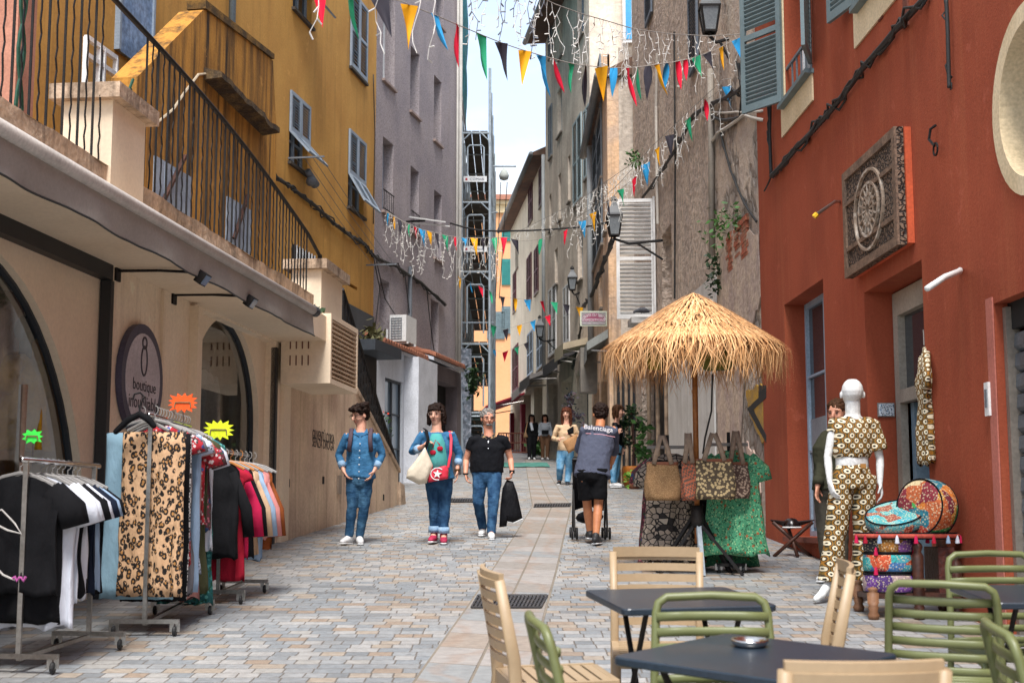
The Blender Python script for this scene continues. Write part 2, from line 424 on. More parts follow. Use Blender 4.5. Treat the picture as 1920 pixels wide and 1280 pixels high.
RED = mat('red_render', '9e4e36', .85, '8a432e', .8, .35, .68, .07, 40, .3, 50, .012, streak='aa6444', sk=.3, spec=.15)
CONC = mat('weathered_coping', 'c2a88f', .95, '9a8672', 3., .4, .62, .15, 25, .5, 18, .04, streak='4a3a2c', sk=.9)
R3M = mat('ochre_old_render', 'dab591', .95, 'c2a994', 1.6, .4, .6, .1, 12, .5, 9, .05, streak='6d5a4b', sk=.7)
R3G = mat('grey_old_render', 'c2b6a8', .95, 'aa9e92', 1.8, .4, .6, .1, 12, .5, 9, .05, streak='6d6258', sk=.6)
R4M = mat('grey_beige_render', 'dfd0be', .95, 'c6b5a4', 1., .38, .62, .08, 10, .4, 8, .05, streak='84756a', sk=.6)
R5M = mat('cream_render', 'e2d2b9', .95, 'd2c1a8', 1., .38, .66, .06, 10, .3, 8, .04, streak='a39480', sk=.5)
ORANGE = mat('orange_render', 'd9a074', .9, 'd39264', .5, .35, .7, .05, 8, .15, 8, .03)
WHITEW = mat('white_render', 'c9ccd2', .85, 'b8bcc4', 1.4, .35, .7, .05, 20, .2, 20, .02, streak='8f9198', sk=.4)
GLASS, GLASSL = glass('window_glass'), glass('pale_window_glass', (.12, .16, .2), .08)
BLACKM = mat('black_iron', (.012, .012, .013), .6, (.022, .017, .014), 9, fine=.2, spec=.2)
DKGREEN = mat('green_iron', '1f4a38', .6)
STEEL = mat('chrome_steel', (.62, .61, .6), .22, (.5, .5, .5), 6, metal=1.)
STEELD = mat('worn_steel', (.36, .34, .32), .38, (.28, .26, .24), 6, metal=1.)
GALV = mat('galvanised_steel', 'a9b3ba', .5, '929da6', 5, metal=.2)
RUBBER = mat('black_rubber', (.015, .015, .016), .6)
LOUV = mat('blue_grey_paint', '93a0ad', .6, '808d9a', 3, fine=.1)
LOUVG = mat('grey_green_paint', '66767a', .5, '5b6a6e', 3, fine=.05)
LOUVW = mat('white_shutter_paint', 'd9d8d6', .6, 'c4c2c0', 4, fine=.06)
LOUVR = mat('maroon_paint', '6b3a40', .7, '583036', 4)
LOUVT = mat('teal_paint', '2d7a74', .7)
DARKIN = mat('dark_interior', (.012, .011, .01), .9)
WOODD = mat('dark_wood', '4a2a1e', .5, '341c14', 8, fine=.25, fs=30, bump=.3, bs=20)
WOODB = mat('bamboo', 'a5672f', .5, '7d4620', 6, fine=.2)
TILE = mat('terracotta', '8f5a42', .9, '6f4433', 6, fine=.2, bump=.3)
GREY = mat('grey_paint', '6b7076', .6); DGREY = mat('dark_grey_paint', '33373c', .6)
WHITE = mat('white_paint', (.75, .75, .74), .5, (.66, .66, .66)); PLASTW = mat('white_plastic', (.72, .72, .7), .35, (.66, .66, .65))
LEAF = mat('leaf_green', '3f6a2a', .6, '27481c', 9, fine=.3, fs=20)
LEAFD = mat('dark_leaf', '24401c', .6, '16290f', 9, fine=.3, fs=20)
CABLE = mat('cable_black', (.02, .02, .02), .6)
WIREW = mat('fairy_light_white', (.72, .70, .66), .5)
# ---------------------------------------------------------------- camera, sky, sun
cam = bpy.data.objects.new('camera', bpy.data.cameras.new('camera')); COL.objects.link(cam)
cam.location = CAM; cam.rotation_euler = (pi/2+TH, 0, 0)
cam.data.sensor_width = 36; cam.data.lens = F/1920*36; cam.data.clip_end = 2000; cam.data.clip_start = .05
SC.camera = cam; cam.data.dof.use_dof = True; cam.data.dof.focus_distance = 16.5; cam.data.dof.aperture_fstop = 5.
SUN_EL, SUN_AZ = radians(60), radians(184)   # azimuth clockwise from +Y: behind the camera, a little to the left
w = bpy.data.worlds.new('World'); SC.world = w; w.use_nodes = True
t = w.node_tree; bg = t.nodes['Background']
sky = t.nodes.new('ShaderNodeTexSky'); sky.sky_type = 'NISHITA'; sky.sun_disc = False; sky.sun_elevation = SUN_EL; sky.sun_rotation = SUN_AZ; sky.dust_density = .6; sky.ozone_density = 1.
tc = t.nodes.new('ShaderNodeTexCoord'); mp = t.nodes.new('ShaderNodeMapping'); mp.inputs['Scale'].default_value = (1, 1, 2.2); mp.inputs['Location'].default_value = (.33, .12, .3)
no = t.nodes.new('ShaderNodeTexNoise'); no.inputs['Scale'].default_value = 4.2; no.inputs['Detail'].default_value = 7; no.inputs['Roughness'].default_value = .55
rp = t.nodes.new('ShaderNodeValToRGB'); rp.color_ramp.elements[0].position = .43; rp.color_ramp.elements[0].color = (.4, .4, .4, 1); rp.color_ramp.elements[1].position = .62
mx = t.nodes.new('ShaderNodeMixRGB'); mx.inputs[2].default_value = (3.5, 3.6, 3.7, 1)
for a, b in ((tc.outputs['Generated'], mp.inputs[0]), (mp.outputs[0], no.inputs[0]), (no.outputs[0], rp.inputs[0]), (rp.outputs[0], mx.inputs[0]), (sky.outputs[0], mx.inputs[1]), (mx.outputs[0], bg.inputs[0])): t.links.new(a, b)
bg.inputs[1].default_value = .15
sl = bpy.data.lights.new('sun', 'SUN'); so = bpy.data.objects.new('sun', sl); COL.objects.link(so)
sl.energy = 2.8; sl.angle = radians(24); sl.color = (1., .97, .93)
dv = V((sin(SUN_AZ)*cos(SUN_EL), cos(SUN_AZ)*cos(SUN_EL), sin(SUN_EL)))
so.rotation_euler = dv.to_track_quat('Z', 'Y').to_euler(); so.location = dv*60
SC.view_settings.view_transform = 'Standard'; SC.view_settings.look = 'None'; SC.view_settings.exposure = 1.25; SC.view_settings.gamma = 1

# ---------------------------------------------------------------- street
mb = MB().grid(lambda u, v: G(-160+320*u, -60+260*v), 8, 8)
struct(mb.build('street', PAV, None, loc=(0, 0, 0)))
le = [(781.6, 1272.8), (878.6, 1136), (929, 1061), (965, 1005), (999, 949), (993.6, 920.6), (988, 884.7), (984.6, 859.5)]
ri = [(988, 1272.8), (1026, 1130), (1044, 1064), (1057, 1005), (1070.8, 949), (1049, 920.6), (1027.7, 884.7), (1011.5, 859.5)]
EL = [gnd(*p) for p in le]; ER = [gnd(*p) for p in ri]
EL.insert(0, EL[0]+(EL[0]-EL[1])*2.2); ER.insert(0, ER[0]+(ER[0]-ER[1])*2.2)
def chan(u0, u1, dz):
    mb = MB()
    for i in range(len(EL)-1):
        q = [EL[i].lerp(ER[i], u0), EL[i].lerp(ER[i], u1), EL[i+1].lerp(ER[i+1], u1), EL[i+1].lerp(ER[i+1], u0)]
        mb.add([V((p.x, p.y, S*p.y+dz)) for p in q], [(0, 1, 2, 3)])
    return mb
struct(chan(-.02, 1.02, .004).build('channel_joint', mat('joint_mortar', '7d7468', .9), None, loc=(0, 0, 0)))
for u in ((.01, .485), (.515, .99)): struct(chan(*u, .008).build('paved_channel', SLAB, None, loc=(0, 0, 0)))
def grate(p, q, r, s_, label, n=14):
    P = [gnd(*x) for x in (p, q, r, s_)]; c = sum(P, V())/4
    t = thing('drain_grate', label, 'drain grate', c)
    up = V((0, 0, .012))
    a = MB().add([x+up for x in P], [(0, 1, 2, 3)]); a.build('pit', DARKIN, t)
    b = MB()
    for i in range(n+1):
        u = i/n; b.bar(P[0].lerp(P[1], u)+up*1.6, P[3].lerp(P[2], u)+up*1.6, .016, .01)
    for u in (0, .25, .5, .75, 1): b.bar(P[0].lerp(P[3], u)+up*1.7, P[1].lerp(P[2], u)+up*1.7, .02, .01)
    b.build('bars', mat('cast_iron', (.045, .045, .05), .5, (.09, .08, .075), 9, metal=.4), t)
grate((884, 1142), (1014, 1142), (1026, 1119), (897, 1119), 'cast iron drain grate across the paved channel behind the tan chairs', 18)
grate((1001, 952), (1068, 951), (1071, 945), (1003, 946), 'narrow drain grate where the channel bends beside the stroller', 14)
grate((838, 942), (903, 942), (905, 936), (842, 936), 'narrow drain grate behind the man in the black polo shirt', 14)

# ---------------------------------------------------------------- beige shop (left)
L = Fac(-2.86, 17, .1136, 1)
shop = thing('shop_building', 'beige single storey shop with arched display windows under a terrace', 'building', L.P(-3, 1))
A1 = L.az(160, 900, -.07)[0]-2.2; ac2 = (L.az(357, 700, -.12)[0], L.az(487, 700, -.12)[0])
mb = MB(); aR = L.az(203, 600)[0]
h1 = (-14, aR, -1, 3.7, .07); h2 = (ac2[0]-.25, ac2[1]+.22, -1, 3.66, .12)
L.wall(mb, -15, .62, -1, 3.9, [h1, h2], back=3.2)
mb.build('wall', BEIGE, shop)
def arch_panel(mb, a0, a1, z0, z1, ca, r, zs, off, rz=None, rev=.12, n=28):
    """flat panel with a round-headed opening centred on ca"""
    rz = rz or r
    pts = [(ca-r, z0)]+[(ca-r*cos(pi*i/n), zs+rz*sin(pi*i/n)) for i in range(n+1)]+[(ca+r, z0)]
    for (p, q), (u, w_) in zip(pts[:-1], pts[1:]):
        if abs(u-p) > 1e-6: mb.add([L.P(p, q, off), L.P(u, w_, off), L.P(u, z1, off), L.P(p, z1, off)], [(0, 1, 2, 3)])
        mb.add([L.P(p, q, off), L.P(u, w_, off), L.P(u, w_, off-rev), L.P(p, q, off-rev)], [(0, 1, 2, 3)])
    for p, u in ((a0, ca-r), (ca+r, a1)):
        if u > p: mb.add([L.P(p, z0, off), L.P(u, z0, off), L.P(u, z1, off), L.P(p, z1, off)], [(0, 1, 2, 3)])
    return pts
def clearglass():
    t = NT('clear_glass'); tr = t.n('BsdfTransparent', Color=(.72, .76, .76)); gl = t.n('BsdfGlossy', Color=(.8, .85, .9), Roughness=.03)
    lw = t.n('LayerWeight', Blend=.45); mxs = t.n('MixShader', i0=t.ma('ADD', t.ma('MULTIPLY', lw.outputs[1], .5), .1), i1=tr, i2=gl)
    t.t.links.new(mxs.outputs[0], t.t.nodes['Material Output'].inputs[0]); return t.m
CLEAR = clearglass()
for (a0, a1, z1, ca, r, zs, rz, off) in ((-14, aR, 3.7, A1, 2.2, 1.3, 2.2, -.07), (h2[0], h2[1], 3.66, (ac2[0]+ac2[1])/2, (ac2[1]-ac2[0])/2, 2.62, 1.12, -.12)):
    mb = MB(); pts = arch_panel(mb, a0, a1, -1, z1, ca, r, zs, off, rz)
    win = mb.build('arched_window', BEIGE2, shop)
    fr = MB()
    for p, q in zip(pts[:-1], pts[1:]): fr.bar(L.P(*p, off-.09), L.P(*q, off-.09), .05, .05, up=L.n)
    fr.build('frame', DGREY, win)
    g = MB(); g.add([L.P(p, q, off-.1) for p, q in pts], [tuple(range(len(pts)))]); g.build('glass', CLEAR, win)
for q in ((-14, aR, 3.55, 3.68, -.065, .03), (aR-.05, aR+.02, -1, 3.545, -.06, .035), (ac2[1]+.22, ac2[1]+.3, -1, 3.6, -.05, .02)):
    mb = MB(); L.box(mb, *q); mb.build('black_track', mat('black_track', (.02, .02, .021), .5), shop)
for q in ((h2[0]-.16, h2[0]-.02, -1, 3.64, 0, .09), (.3, .6, -1, 3.6, 0, .05)):
    mb = MB(); L.box(mb, *q); mb.build('pilaster', BEIGE2, shop)
mb = MB(); L.box(mb, -15, .5, 3.68, 3.98, .002, .6); mb.build('overhang', BEIGE2, shop)
mb = MB()
N = 120
def cop(u, v):
    a = -15+16.2*u; z = 3.96+.46*v
    q = noise.noise(V((a*1.7, z*3, 1)))*.03+noise.noise(V((a*6, z*6, 4)))*.012
    return L.P(a, z+(q*.6 if v > .9 else 0), .16+q)
mb.grid(cop, N, 6); mb.grid(lambda u, v: L.P(-15+16.2*u, 4.42, .16-3.4*v), 4, 2); mb.add([L.P(1.2, 3.5, .16), L.P(1.2, 3.5, -3), L.P(1.2, 4.42, -3), L.P(1.2, 4.42, .16)], [(0, 1, 2, 3)])
mb.build('terrace_edge', CONC, shop)
def pillar(a0, a1, z0, z1, off0, off1):
    mb = MB(); L.box(mb, a0, a1, z0, z1, off0, off1); p = mb.build('pillar', BEIGE2, shop)
    mb = MB(); L.box(mb, a0-.09, a1+.09, z1, z1+.13, off0-.09, off1+.09); mb.build('pillar_cap', CONC, p)
pillar(-5.56, -4.83, 4.0, 4.98, -.25, .18); pillar(1.75, 2.95, 3.4, 4.86, -.3, .12)
# conduit on the wall, hatch, stencilled slogan
mb = MB(); a = L.az(302, 560)[0]; L.box(mb, a, a+.05, 2.75, 3.66, 0, .03); mb.build('conduit', BEIGE2, shop)
# lower wall beside the stair
LW = MB(); prof = [(.6, 0.), (7.64, 1.2), (7.64, 2.36), (4.3, 3.44), (.6, 3.5)]
n_ = len(prof); LW.add([L.P(a, z, .04) for a, z in prof]+[L.P(a, z, -.32) for a, z in prof], [tuple(range(n_)), tuple(reversed(range(n_, 2*n_)))]+[(i, i+n_, (i+1) % n_+n_, (i+1) % n_) for i in range(n_)])
lw = LW.build('stair_wall', mat('stair_wall_render', 'd9c0a3', .88, 'c0a58f', 1.3, .38, .66, .07, 26, .3, 20, .025, streak='7c6654', sk=.6), shop)
mb = MB(); q = [(4.25, 3.45), (7.7, 2.36)]
mb.hexa([L.P(4.25, 3.45, .07), L.P(7.7, 2.36, .07), L.P(7.7, 2.36, -.36), L.P(4.25, 3.45, -.36), L.P(4.25, 3.52, .07), L.P(7.7, 2.43, .07), L.P(7.7, 2.43, -.36), L.P(4.25, 3.52, -.36)]); mb.build('coping', CONC, lw)
mb = MB(); mb.hexa([L.P(7.6, 1.2, .12), L.P(8.15, 1.2, .14), L.P(8.05, 1.2, -.25), L.P(7.6, 1.2, -.3), L.P(7.62, 2.2, .08), L.P(7.9, 2.15, .1), L.P(7.9, 2.15, -.25), L.P(7.62, 2.2, -.3)]); mb.build('end_stone', CONC, lw)
STENCIL = mat('black_stencil_paint', (.03, .028, .026), .9, (.09, .07, .06), 12)
for body, py, px0 in (('GIUVENTÙ CORSA', 808, 586), ('SENZA DROGA', 822, 586)):
    a, z = L.az(px0, py, .045); text(body, .185, STENCIL, shop, L.m(a, z-.1, .043), 'stencil_lettering', .001, 'LEFT', .82 if 'CO' in body else .98, .95)
mb = MB()
for px, py in ((541, 905), (606, 900), (522, 992), (719, 932)):
    a, z = L.az(px, py, .04); L.box(mb, a-.05, a+.05, z-.05, z+.05, .03, .045)
mb.build('drain_hole', DARKIN, lw)
mb = MB(); a, z = L.az(634, 908, .04); L.box(mb, a-.09, a+.09, z-.13, z+.13, .03, .07); mb.build('hatch', mat('hatch_metal', '8a7a6c', .6), lw)
# lattice fronted box
vb = thing('vent_box', 'beige box with a slatted lattice front jutting from the shop wall', 'air conditioner cover', L.P(.9, 3.2, .3))
a0, a1, zb, zt = .13, 1.62, 3.17, 4.02
mb = MB(); L.box(mb, a0, a1, zb, zb+.06, .045, .66); L.box(mb, a0, a1, zt-.06, zt, .045, .66); L.box(mb, a0, a0+.06, zb+.06, zt-.06, .045, .66); L.box(mb, a1-.06, a1, zb+.06, zt-.06, .045, .66); mb.build('casing', BEIGE2, vb)
mb = MB(); L.box(mb, a0+.06, a1-.06, zb+.06, zt-.06, .3, .56); mb.build('inner_panel', mat('box_inner', '8a705a', .9), vb)
mb = MB()
for i in range(13):
    z = zb+.09+i*.056; L.box(mb, a0+.06, a1-.06, z, z+.016, .57, .655)
for i in range(-6, 12):
    p0 = V((a0+.06+i*.12, 0)).to_3d(); 
    aa, bb = a0+.06+i*.125, a0+.06+i*.125+.73
    za, zb2 = zb+.06, zt-.06
    if aa < a0+.06: za += (a0+.06-aa)*(zb2-za)/.73; aa = a0+.06
    if bb > a1-.06: zb2 = za+(a1-.06-aa)*(zb2-za)/max(bb-aa, .01); bb = a1-.06
    if bb-aa > .05: mb.bar(L.P(aa, za, .6), L.P(bb, zb2, .6), .02, .05, up=L.n)
mb.build('lattice', mat('lattice_paint', 'cdb397', .85), vb)
mb = MB()
for r in range(3):
    for c in range(4):
        o = .16+c*.075; z = zb+.3+r*.2-.02
        p = L.P(a0-.001, z, o); mb.ob(p, (.014, .014, .12))
mb.build('slots', mat('slot_brown', '6a4030', .9), vb)
# awning
aw = thing('awning', 'grey fabric shop awning rolled up under the terrace edge', 'awning', L.P(-4, 3.6, .7))
mb = MB(); mb.tube([L.P(-10.5, 3.86, .75), L.P(-1.1, 3.87, .75)], .055, 10); mb.build('front_bar', mat('awning_bar', 'b9b2ab', .45), aw, smooth=True)
mb = MB(); mb.tube([L.P(-1.12, 3.87, .75), L.P(-.98, 3.87, .75)], .062, 10); mb.build('end_cap', DGREY, aw)
AWN = mat('grey_canvas', '9d9890', .9, '8e8982', 1.4, fine=.05, bump=.2, bs=5, bd=.06)
def val(u, v):
    a = -10.5+9.4*u; z = 3.82-v*(.235+.006*sin(a*4.3)+.007*noise.noise(V((a*2, 0, 3))))
    return L.P(a, z, .75+.022*sin(a*4.1)*v+.02*noise.noise(V((a*3, v*2, 7)))*v)
mb = MB().grid(val, 130, 6); mb.build('valance', AWN, aw, smooth=True)
mb = MB(); mb.tube([val(i/130, 1) for i in range(131)], .009, 4); mb.build('piping', CABLE, aw)
mb = MB(); mb.grid(lambda u, v: L.P(-10.5+9.4*u, 3.9+.06*v+.05*sin(pi*v), .72-.55*v), 20, 6); mb.build('canvas', AWN, aw, smooth=True)
# wall spotlights
def spot(px, py, ln, label):
    a, z = L.az(px, py); t = thing('wall_spotlight', label, 'spotlight', L.P(a, z))
    mb = MB(); L.box(mb, a-.05, a+.05, z-.09, z+.09, 0, .02); mb.build('bracket', BLACKM, t)
    e = L.P(a+.05, z-.02, ln); mb = MB(); mb.tube([L.P(a, z, .02), L.P(a+.02, z, ln*.5), e], .013, 6); mb.build('arm', BLACKM, t)
    m = Matrix((L.d, L.n, V((0, 0, 1)))).transposed() @ Euler((radians(-35), 0, 0)).to_matrix()
    mb = MB(); mb.ob(e+V((0, 0, -.05)), (.14, .07, .11), m); h = mb.build('lamp_head', BLACKM, t)
    mb = MB(); mb.ob(e+V((0, 0, -.05))+m @ V((0, .037, 0)), (.12, .006, .09), m); mb.build('lens', GLASSL, h)
spot(219, 508, .75, 'black wall spotlight on a straight arm under the awning')
spot(325, 553, .75, 'black wall spotlight above the round headed narrow window')
mb = MB(); a, z = L.az(270, 500); L.box(mb, a, a+.06, z-.12, z+.12, 0, .05); L.box(mb, a, a+.06, z+.02, z+.12, .05, .5); tag(mb.build('awning_bracket', mat('slate_paint', '2c343c', .6), None), 'dark slate steel bracket holding the awning', 'bracket')
# round shop sign
ca_, cz_ = L.az(268, 712, .06); sg = thing('shop_sign', 'oval white sign with purple rim lettered boutique inoubliable', 'shop sign', L.P(ca_, cz_, .03))
r1 = (L.az(306, 712, .06)[0]-L.az(228, 712, .06)[0])/2; rz1 = r1*1.0
def disc(mb, ra, rz_, o0, o1, n=40):
    k = [[L.P(ca_+ra*q*cos(2*pi*j/n), cz_+rz_*q*sin(2*pi*j/n), o) for j in range(n)] for o, q in ((o0, 1), (o1, 1))]
    mb.loft(k)
mb = MB(); disc(mb, r1, rz1, .005, .06); mb.build('rim', mat('sign_rim', '4a4658', .5), sg)
mb = MB(); disc(mb, r1*.83, rz1*.83, .058, .064); mb.build('sign_face', mat('sign_white', 'c3bcc2', .6), sg)
INK = mat('sign_ink', '2e2a30', .7)
text('boutique', .15, INK, sg, L.m(ca_+.03, cz_-.1, .066), 'lettering', .001, sx=1.05)
text('inoubliable', .17, INK, sg, L.m(ca_+.03, cz_-.26, .066), 'lettering', .001, sx=1.0)
mb = MB()
for j, (ra, rz_, zz) in enumerate(((.05, .05, .33), (.07, .13, .17))):
    for k in range(20):
        t0, t1 = 2*pi*k/20, 2*pi*(k+1)/20
        mb.bar(L.P(ca_+ra*cos(t0), cz_+zz+rz_*sin(t0), .068), L.P(ca_+ra*cos(t1), cz_+zz+rz_*sin(t1), .068), .018, .006, up=L.n)
mb.build('doll_outline', mat('doll_ink', '4d4850', .7), sg)
# clothes shown behind the glass
def tee_mesh(w=.46, h=.62, d=.1, sl=.2, nk=.08, flare=0., seed=0, sleeve_w=.1, n=48):
    """hanging garment, hung at z=0, facing -y"""
    mb = MB(); rg = []
    for i in range(23):
        v = i/22; z = -.02-h*v
        sh = min(1, v*9)
        ww = (nk+(w/2-nk)*sh**.6 if v < .12 else w/2*(1-.06*sin(v*pi)))+flare*v
        dd = d*(.25+.75*min(1, v*4))*(.6+.4*v); r = []
        for j in range(n):
            a = 2*pi*j/n; f = 1+.34*min(1, v*1.6)*sin(a*7+seed*3+v*3)*abs(sin(a))+.18*v*sin(a*13+seed+v*2)
            x = ww*math.copysign(abs(cos(a))**.8, cos(a)); y = dd*sin(a)*f
            q_ = V((x*5+seed*3.7, sin(a)*2, z*3)); x += .022*noise.noise(q_)*min(1, v*5); y += .03*noise.noise(q_*1.7+V((7, 0, 0)))*min(1, v*5)+.012*sin(x*38+seed*2+v*3)*min(1, v*3)
            r.append((x, y, z-.014*sin(a*5+seed)*(v > .9)-.01*sin(a*9)*v))
        rg.append(r)
    mb.loft(rg)
    if sl:
        for sg_ in (-1, 1):
            mb.el([(sg_*(w/2-.07), 0, -.1), (sg_*(w/2+min(sl*.3, .05)), .01, -.12-sl*.55), (sg_*(w/2+min(sl*.42, .075)), .015, -.12-sl)], [(sleeve_w*.8, d*.55), (sleeve_w, d*.5), (sleeve_w*.95, d*.5)], n=12, rnd=False)
    return mb
YTEE = mat('mustard_cotton', 'c79a1c', .9)
def bust(a, z, off, m, label, cat='clothing display'):
    t = thing('bust_form', label, cat, L.P(a, z, off), atan2(L.n.y, L.n.x)+pi/2)
    b = tee_mesh(.5, .75, .16, .22, .07); b.build('shirt', m, t, w=False, smooth=True)
    h = MB(); h.sph((0, 0, .18), (.085, .1, .12), 12); h.tube([(0, 0, -.05), (0, 0, .1)], .05, 10); h.tube([(0, 0, -.75), (0, 0, -1.3)], .03, 8); h.build('form', mat('bust_black', (.02, .018, .018), .5), t, w=False, smooth=True)
a, z = L.az(48, 648, -.36); bust(a, z-.05, -.36, YTEE, 'dark headed bust form in a mustard yellow shirt behind the left shop window')
a, z = L.az(385, 690, -.42); bust(a, z, -.42, mat('blouse_white', 'b9b2aa', .9), 'bust form in a pale blouse inside the narrower arched shop window')
mb = MB(); a, z = L.az(36, 800, -.2); mb.tube([L.P(a, .6, -.2), L.P(a, 2.55, -.18)], .035, 10); tag(mb.build('display_post', mat('birch_wood', 'b09a86', .7), None, smooth=True), 'pale birch pole standing inside the left shop window', 'pole')
# terrace railing
rl = thing('terrace_railing', 'black wrought iron railing with wavy bars along the terrace edge', 'railing', L.P(-3, 4.42, .1))
zt_ = lambda a: 5.9-.107*(a+5.42)+.12*sin(pi*min(max((a+5.4)/6.5, 0), 1))
mb = MB(); mb.tube([L.P(-9+10.1*i/40, zt_(-9+10.1*i/40), .1) for i in range(41)]+[L.P(1.76, 5.02, .1)], .026, 6); mb.build('handrail', BLACKM, rl, smooth=True)
mb = MB(); mb.tube([L.P(1.72, 4.9, .1), L.P(1.72, 5.05, .1)], .03, 6); mb.tube([L.P(1.76, 5.02, .1), L.P(2.6, 4.55, -.1)], .022, 6); mb.build('end_post', BLACKM, rl)
a = -8.9; k = 0
while a < 1.15:
    if not (-5.62 < a < -4.78):
        z1 = zt_(a); mb = MB(); ph = R.random()*6
        if k % 2: mb.tube([L.P(a+.014*sin(ph+q*pi*.8), 4.4+(z1-4.4)*q/18, .1) for q in range(19)], .008, 5)
        else: mb.bar(L.P(a, 4.4, .1), L.P(a, z1, .1), .017)
        mb.build('baluster', BLACKM, rl)
    a += .142; k += 1
# stair railing running down behind the low wall
sr = thing('stair_railing', 'dense black iron railing descending beside the stair behind the woman in denim', 'railing', L.P(5, 3, -.1))
p0, p1 = L.az(642, 542, -.12), L.az(743, 868, -.12)
hz = lambda a: p0[1]+(p1[1]-p0[1])*(a-p0[0])/(p1[0]-p0[0])
wz = lambda a: 3.5 if a < 4.3 else 3.5-.325*(a-4.3)
mb = MB(); mb.tube([L.P(p0[0], p0[1], -.12), L.P(p1[0], p1[1], -.12)], .03, 6); mb.build('handrail', BLACKM, sr)
a = p0[0]+.03
k = 0
while a < p1[0]:
    mb = MB(); z1 = hz(a); z0 = min(wz(a), z1-.1)
    if k % 2: mb.tube([L.P(a+.02*sin(q*pi*.7+k), z0+(z1-z0)*q/14, -.12) for q in range(15)], .013, 4)
    else: mb.bar(L.P(a, z0, -.12), L.P(a, z1, -.12), .026)
    mb.build('baluster', BLACKM, sr); a += .1; k += 1

# ---------------------------------------------------------------- shutters and windows, shared by all facades
def leaf(fc, parent, a0, a1, z0, z1, off, m, hinge=None, ang=0., flap=0., name='shutter', th=.04, n=None):
    """One louvred leaf in the wall plane; turned about its hinge edge by ang, lower part pushed out by flap."""
    mb = MB(); w_ = a1-a0; h = z1-z0; fw = min(.07, w_*.16)
    zs = [(0, h)] if not flap else [(h*.42, h)]
    def part(zz0, zz1, T):
        q = lambda x, y, z: T(V((x, y, z)))
        def B(x0, x1, zz, zz_, y0=0., y1=th): mb.hexa([q(x0, y0, zz), q(x1, y0, zz), q(x1, y1, zz), q(x0, y1, zz), q(x0, y0, zz_), q(x1, y0, zz_), q(x1, y1, zz_), q(x0, y1, zz_)])
        B(0, fw, zz0, zz1); B(w_-fw, w_, zz0, zz1); B(fw, w_-fw, zz0, zz0+fw*1.3); B(fw, w_-fw, zz1-fw, zz1)
        if zz1-zz0 > 1.1: B(fw, w_-fw, (zz0+zz1)/2-fw/2, (zz0+zz1)/2+fw/2)
        z = zz0+fw*1.4; st = max(.055, (zz1-zz0)/(n or 22))
        while z < zz1-fw-.03:
            if not (zz1-zz0 > 1.1 and abs(z-(zz0+zz1)/2) < fw):
                mb.hexa([q(fw, .004, z+st*.5), q(w_-fw, .004, z+st*.5), q(w_-fw, th-.004, z), q(fw, th-.004, z), q(fw, .004, z+st*.5+.012), q(w_-fw, .004, z+st*.5+.012), q(w_-fw, th-.004, z+.012), q(fw, th-.004, z+.012)])
            z += st
    hx_ = a0 if hinge in (None, 0) else a1
    def T0(v):
        x, y = v.x, v.y
        if ang:
            d = x if hx_ == a0 else x-w_
            return fc.P(hx_, z0+v.z, off)+fc.d*(d*cos(ang)-y*sin(ang)*(1 if hx_ == a0 else -1))+fc.n*(abs(d)*sin(ang)+y*cos(ang))
        return fc.P(a0+x, z0+v.z, off+y)
    part(*zs[0], T0)
    if flap:
        hh = h*.42
        part(0, hh, lambda v: fc.P(a0+v.x, z0+hh-(hh-v.z)*cos(flap)+v.y*sin(flap), off+(hh-v.z)*sin(flap)+v.y*cos(flap)))
    o = mb.build(name, m, parent); return o
def casement(fc, parent, a0, a1, z0, z1, depth=.22, fm=None, gm=None, panes=2, name='window', sill=None, bars=False):
    """frame + glazing set back in an opening"""
    fm = fm or WHITE; mb = MB(); o0 = -depth; f = .06
    fc.box(mb, a0, a0+f, z0, z1, o0, o0+.05); fc.box(mb, a1-f, a1, z0, z1, o0, o0+.05); fc.box(mb, a0+f, a1-f, z1-f, z1, o0, o0+.05); fc.box(mb, a0+f, a1-f, z0, z0+f, o0, o0+.05)
    for i in range(1, panes):
        c = a0+(a1-a0)*i/panes; fc.box(mb, c-.035, c+.035, z0+f, z1-f, o0+.002, o0+.055)
    for q in (.36, .68): fc.box(mb, a0+f, a1-f, z0+(z1-z0)*q-.013, z0+(z1-z0)*q+.013, o0+.01, o0+.045)
    win = mb.build(name, fm, parent)
    g = MB(); g.add([fc.P(a0, z0, o0+.01), fc.P(a1, z0, o0+.01), fc.P(a1, z1, o0+.01), fc.P(a0, z1, o0+.01)], [(0, 1, 2, 3)]); g.build('pane', gm or GLASS, win)
    if sill: s_ = MB(); fc.box(s_, a0-.06, a1+.06, z0-.06, z0-.004, -.1, .07); s_.build('sill', sill, win)
    if bars:
        b = MB()
        for i in range(6): p = fc.P(a0+(a1-a0)*(i+.5)/6, z0, .03); b.bar(p, p+V((0, 0, .5)), .014)
        b.bar(fc.P(a0, z0+.5, .03), fc.P(a1, z0+.5, .03), .02); b.bar(fc.P(a0, z0+.06, .03), fc.P(a1, z0+.06, .03), .02); b.build('window_rail', BLACKM, win)
    return win

